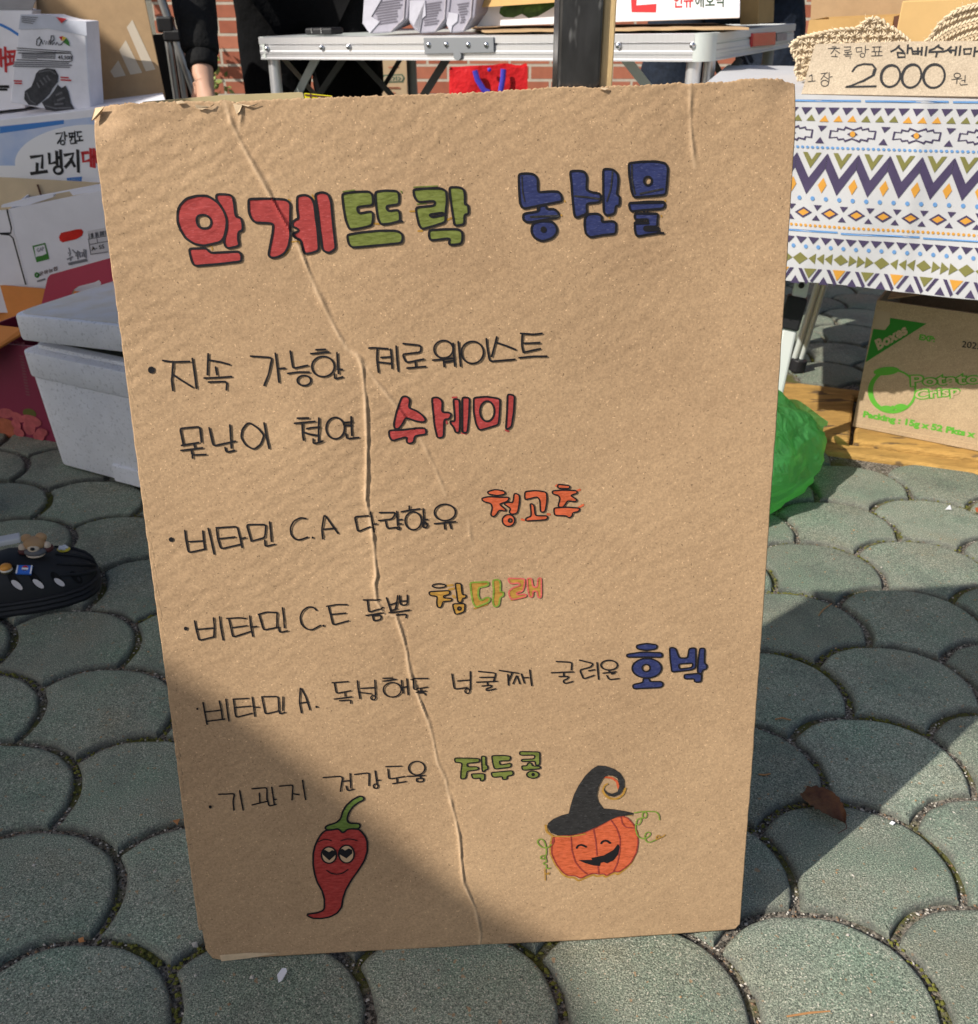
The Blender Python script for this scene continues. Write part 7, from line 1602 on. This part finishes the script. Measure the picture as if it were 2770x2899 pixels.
tcb = nt.nodes.new('ShaderNodeTexCoord'); nb = nt.nodes.new('ShaderNodeTexNoise'); nb.inputs['Scale'].default_value = 26; nb.inputs['Detail'].default_value = 5; nb.inputs['Distortion'].default_value = 1.2; bpn = nt.nodes.new('ShaderNodeBump'); bpn.inputs['Strength'].default_value = 0.9; bpn.inputs['Distance'].default_value = 0.012
nt.links.new(tcb.outputs['Object'], nb.inputs['Vector']); nt.links.new(nb.outputs['Fac'], bpn.inputs['Height']); nt.links.new(bpn.outputs[0], gl_.inputs['Normal'])
mx1.inputs[0].default_value = 0.38; mx2.inputs[0].default_value = 0.2
nt.links.new(tr_.outputs[0], mx1.inputs[1]); nt.links.new(gl_.outputs[0], mx1.inputs[2]); nt.links.new(mx1.outputs[0], mx2.inputs[1]); nt.links.new(tp_.outputs[0], mx2.inputs[2]); nt.links.new(mx2.outputs[0], out.inputs[0])
bc = Vector((0.405, 1.585, 0.0)); bA, bB = Vector((0.80, 0.60, 0)), Vector((-0.60, 0.80, 0)); bag = thing('green_plastic_bag', 'crumpled translucent green plastic bag on the paving behind the sign', 'plastic bag', bc)
m = MB(); NS, NR = 72, 44; vs = []
for r_ in range(NR + 1):
    v = r_ / NR
    prof = np.interp(v, [0, 0.04, 0.2, 0.42, 0.62, 0.78, 0.90, 1.0], [0.118, 0.145, 0.168, 0.165, 0.128, 0.085, 0.052, 0.055]); z = 0.245 * v
    for k in range(NS):
        a = 2 * math.pi * k / NS; d = Vector((math.cos(a), math.sin(a), 0)); q = Vector((d.x * 1.3, d.y * 1.3, v * 2.2))
        w = 0.10 * noise.noise(q * 1.9) + 0.06 * abs(noise.noise(q * 4.5 + Vector((3, 0, 0)))) + 0.03 * noise.noise(q * 11) + 0.05 * math.sin(a * 9 + v * 5 + 2 * noise.noise(q * 2)) * v
        p = bc + (bA * d.x * 1.55 + bB * d.y * 0.92) * prof * (1 + w) + Vector((0, 0, max(0.003, z + 0.012 * noise.noise(q * 3 + Vector((0, 5, 0))) * (v > 0.05)))) - Vector((0.06, 0, 0)) * v
        vs.append(p)
m.mesh(vs, [(r_ * NS + k, r_ * NS + (k + 1) % NS, (r_ + 1) * NS + (k + 1) % NS, (r_ + 1) * NS + k) for r_ in range(NR) for k in range(NS)] + [tuple(reversed(range(NS)))])
# a knotted corner ear sticking out on the right
def ear(p0, p1, p2, w0, w1):
    N_ = 14; b = len(m.v); pts = []
    for i in range(N_ + 1):
        t_ = i / N_; c = p0.lerp(p1, t_).lerp(p1.lerp(p2, t_), t_); w = w0 + (w1 - w0) * t_
        for k in range(7):
            o = (k - 3) / 3; pts.append(c + Vector((0.25 * o * w, 0.35 * o * w, o * w)) + Vector((0, 0.010 * math.sin(o * 5 + t_ * 7), 0)))
    m.mesh(pts, [(i * 7 + k, i * 7 + k + 1, (i + 1) * 7 + k + 1, (i + 1) * 7 + k) for i in range(N_) for k in range(6)])
ear(bc + bA * 0.18 + Z * 0.085, bc + bA * 0.235 + Z * 0.08, bc + bA * 0.285 - bB * 0.03 + Z * 0.055, 0.05, 0.02)
m.build('film', GB, bag, smooth=80)
m = MB(); r_ = random.Random(8)
for _ in range(9): m.ball(bc + Vector((r_.uniform(-0.07, 0.06), r_.uniform(-0.07, 0.05), 0.035 + r_.uniform(0, 0.06))), 0.036, 0.03, 0.028, 12, 8, mi=r_.choice([0, 1, 1, 2]))
m.build('contents', [mat('content_rust', (0.28, 0.09, 0.03), 0.7), mat('content_green', (0.10, 0.22, 0.03), 0.7), mat('content_yellow', (0.55, 0.45, 0.10), 0.7)], bag, smooth=80)

# ------------------------------------------------------------------ litter on the paving
lf_m = mat('dry_leaf', (0.17, 0.072, 0.026), 0.5, col2=(0.065, 0.024, 0.012), vscale=70, bump=0.5, bscale=160)
a, b = G(2272, 2252), G(2392, 2340); d = (b - a).normalized(); s_ = Vector((-d.y, d.x, 0)); L_ = (b - a).length
lf = thing('dry_leaf', 'curled brown dry leaf lying in the shade of the sign', 'leaf', (a + b) / 2)
m = MB(); N_ = 16; vs = []
for i in range(N_ + 1):
    t_ = i / N_; w = 0.0175 * math.sin(math.pi * min(1, t_ * 0.94 + 0.06)) ** 0.65 * (1.05 - 0.25 * t_)
    for k in range(9):
        o = (k - 4) / 4; ser = 1 + (0.05 * (-1) ** i if abs(o) == 1 else 0)
        vs.append(a + d * L_ * t_ + s_ * w * o * ser + Z * (0.004 + 0.007 * o * o * (1 if o > 0 else 0.45) + 0.006 * math.sin(t_ * 3.1) + 0.0012 * math.sin(t_ * 40 + o * 9)))
m.mesh(vs, [(i * 9 + k, i * 9 + k + 1, (i + 1) * 9 + k + 1, (i + 1) * 9 + k) for i in range(N_) for k in range(8)]); m.build('blade', lf_m, lf, smooth=60)
m = MB(); m.tube([b + Z * 0.007, b + d * 0.006 - s_ * 0.006 + Z * 0.006, b + d * 0.004 - s_ * 0.018 + Z * 0.004], 0.0006, 6); m.build('stalk', P_BROWN, lf)
def chip(name, pts, h, m_, label, cat, group=None):
    q = [G(*p) for p in pts]; c = sum(q, Vector()) / len(q); m = MB(); top = [p + Z * (0.002 + h * (0.3 + 0.7 * random.random())) for p in q]; m.slab(top, -Z * 0.0008); o = m.build(name, m_)
    tag(o, label, cat, group)
chip('white_petal', [(790, 2790), (786, 2770), (800, 2752), (812, 2749), (814, 2758), (803, 2778), (800, 2786)], 0.004, P_WHITE, 'white petal shaped scrap on the paving below the bottom left of the sign', 'scrap')
chip('paper_scrap', [(2676, 1446), (2690, 1432), (2694, 1446)], 0.002, P_WHITE, 'tiny white triangular scrap on the sunlit paving beside the snack carton', 'scrap')
chip('paper_scrap', [(2518, 2336), (2524, 2331), (2534, 2336), (2528, 2341)], 0.002, P_WHITE, 'tiny white scrap at the edge of the sign shadow near the dry leaf', 'scrap')
chip('brown_flake', [(490, 2330), (512, 2325), (506, 2334), (504, 2342), (498, 2335)], 0.002, mat('flake_brown', (0.36, 0.16, 0.06), 0.8), 'small brown star shaped flake in the joint left of the sign', 'flake')
chip('brown_flake', [(222, 2664), (238, 2660), (240, 2670), (226, 2674)], 0.002, mat('flake_rust', (0.40, 0.17, 0.06), 0.8), 'small rusty flake at the joint near the bottom left corner', 'flake')
NEE = mat('dry_needle', (0.40, 0.20, 0.08), 0.7)
for i, (pts, lab) in enumerate([([(2228, 2882), (2290, 2872), (2350, 2867)], 'long dry pine needle on the paving near the bottom edge'), ([(2195, 2040), (2215, 2036), (2240, 2042)], 'short dry needle in the shade right of the sign'), ([(2148, 2196), (2165, 2198), (2182, 2194)], 'short dry needle beside the right edge of the sign above the leaf'), ([(2318, 1746), (2330, 1730), (2355, 1712)], 'thin dry stalk on the sunlit stone beside the shadow edge')]):
    m = MB(); m.tube([G(*p) + Z * 0.002 for p in pts], [0.0009, 0.0011, 0.0007], 6); tag(m.build('pine_needle', NEE), lab, 'needle', 'dry needles on the paving')
chip('rust_leaf_bit', [(2760, 1444), (2775, 1442), (2785, 1460), (2764, 1454)], 0.003, mat('leaf_bit_red', (0.40, 0.09, 0.03), 0.7), 'scrap of rusty red leaf at the right edge of the sunlit paving', 'leaf')
chip('pale_stone', [(545, 2682), (560, 2678), (563, 2690), (550, 2697)], 0.006, gm[0], 'pale little stone in the joint left of the bottom corner of the sign', 'stone')
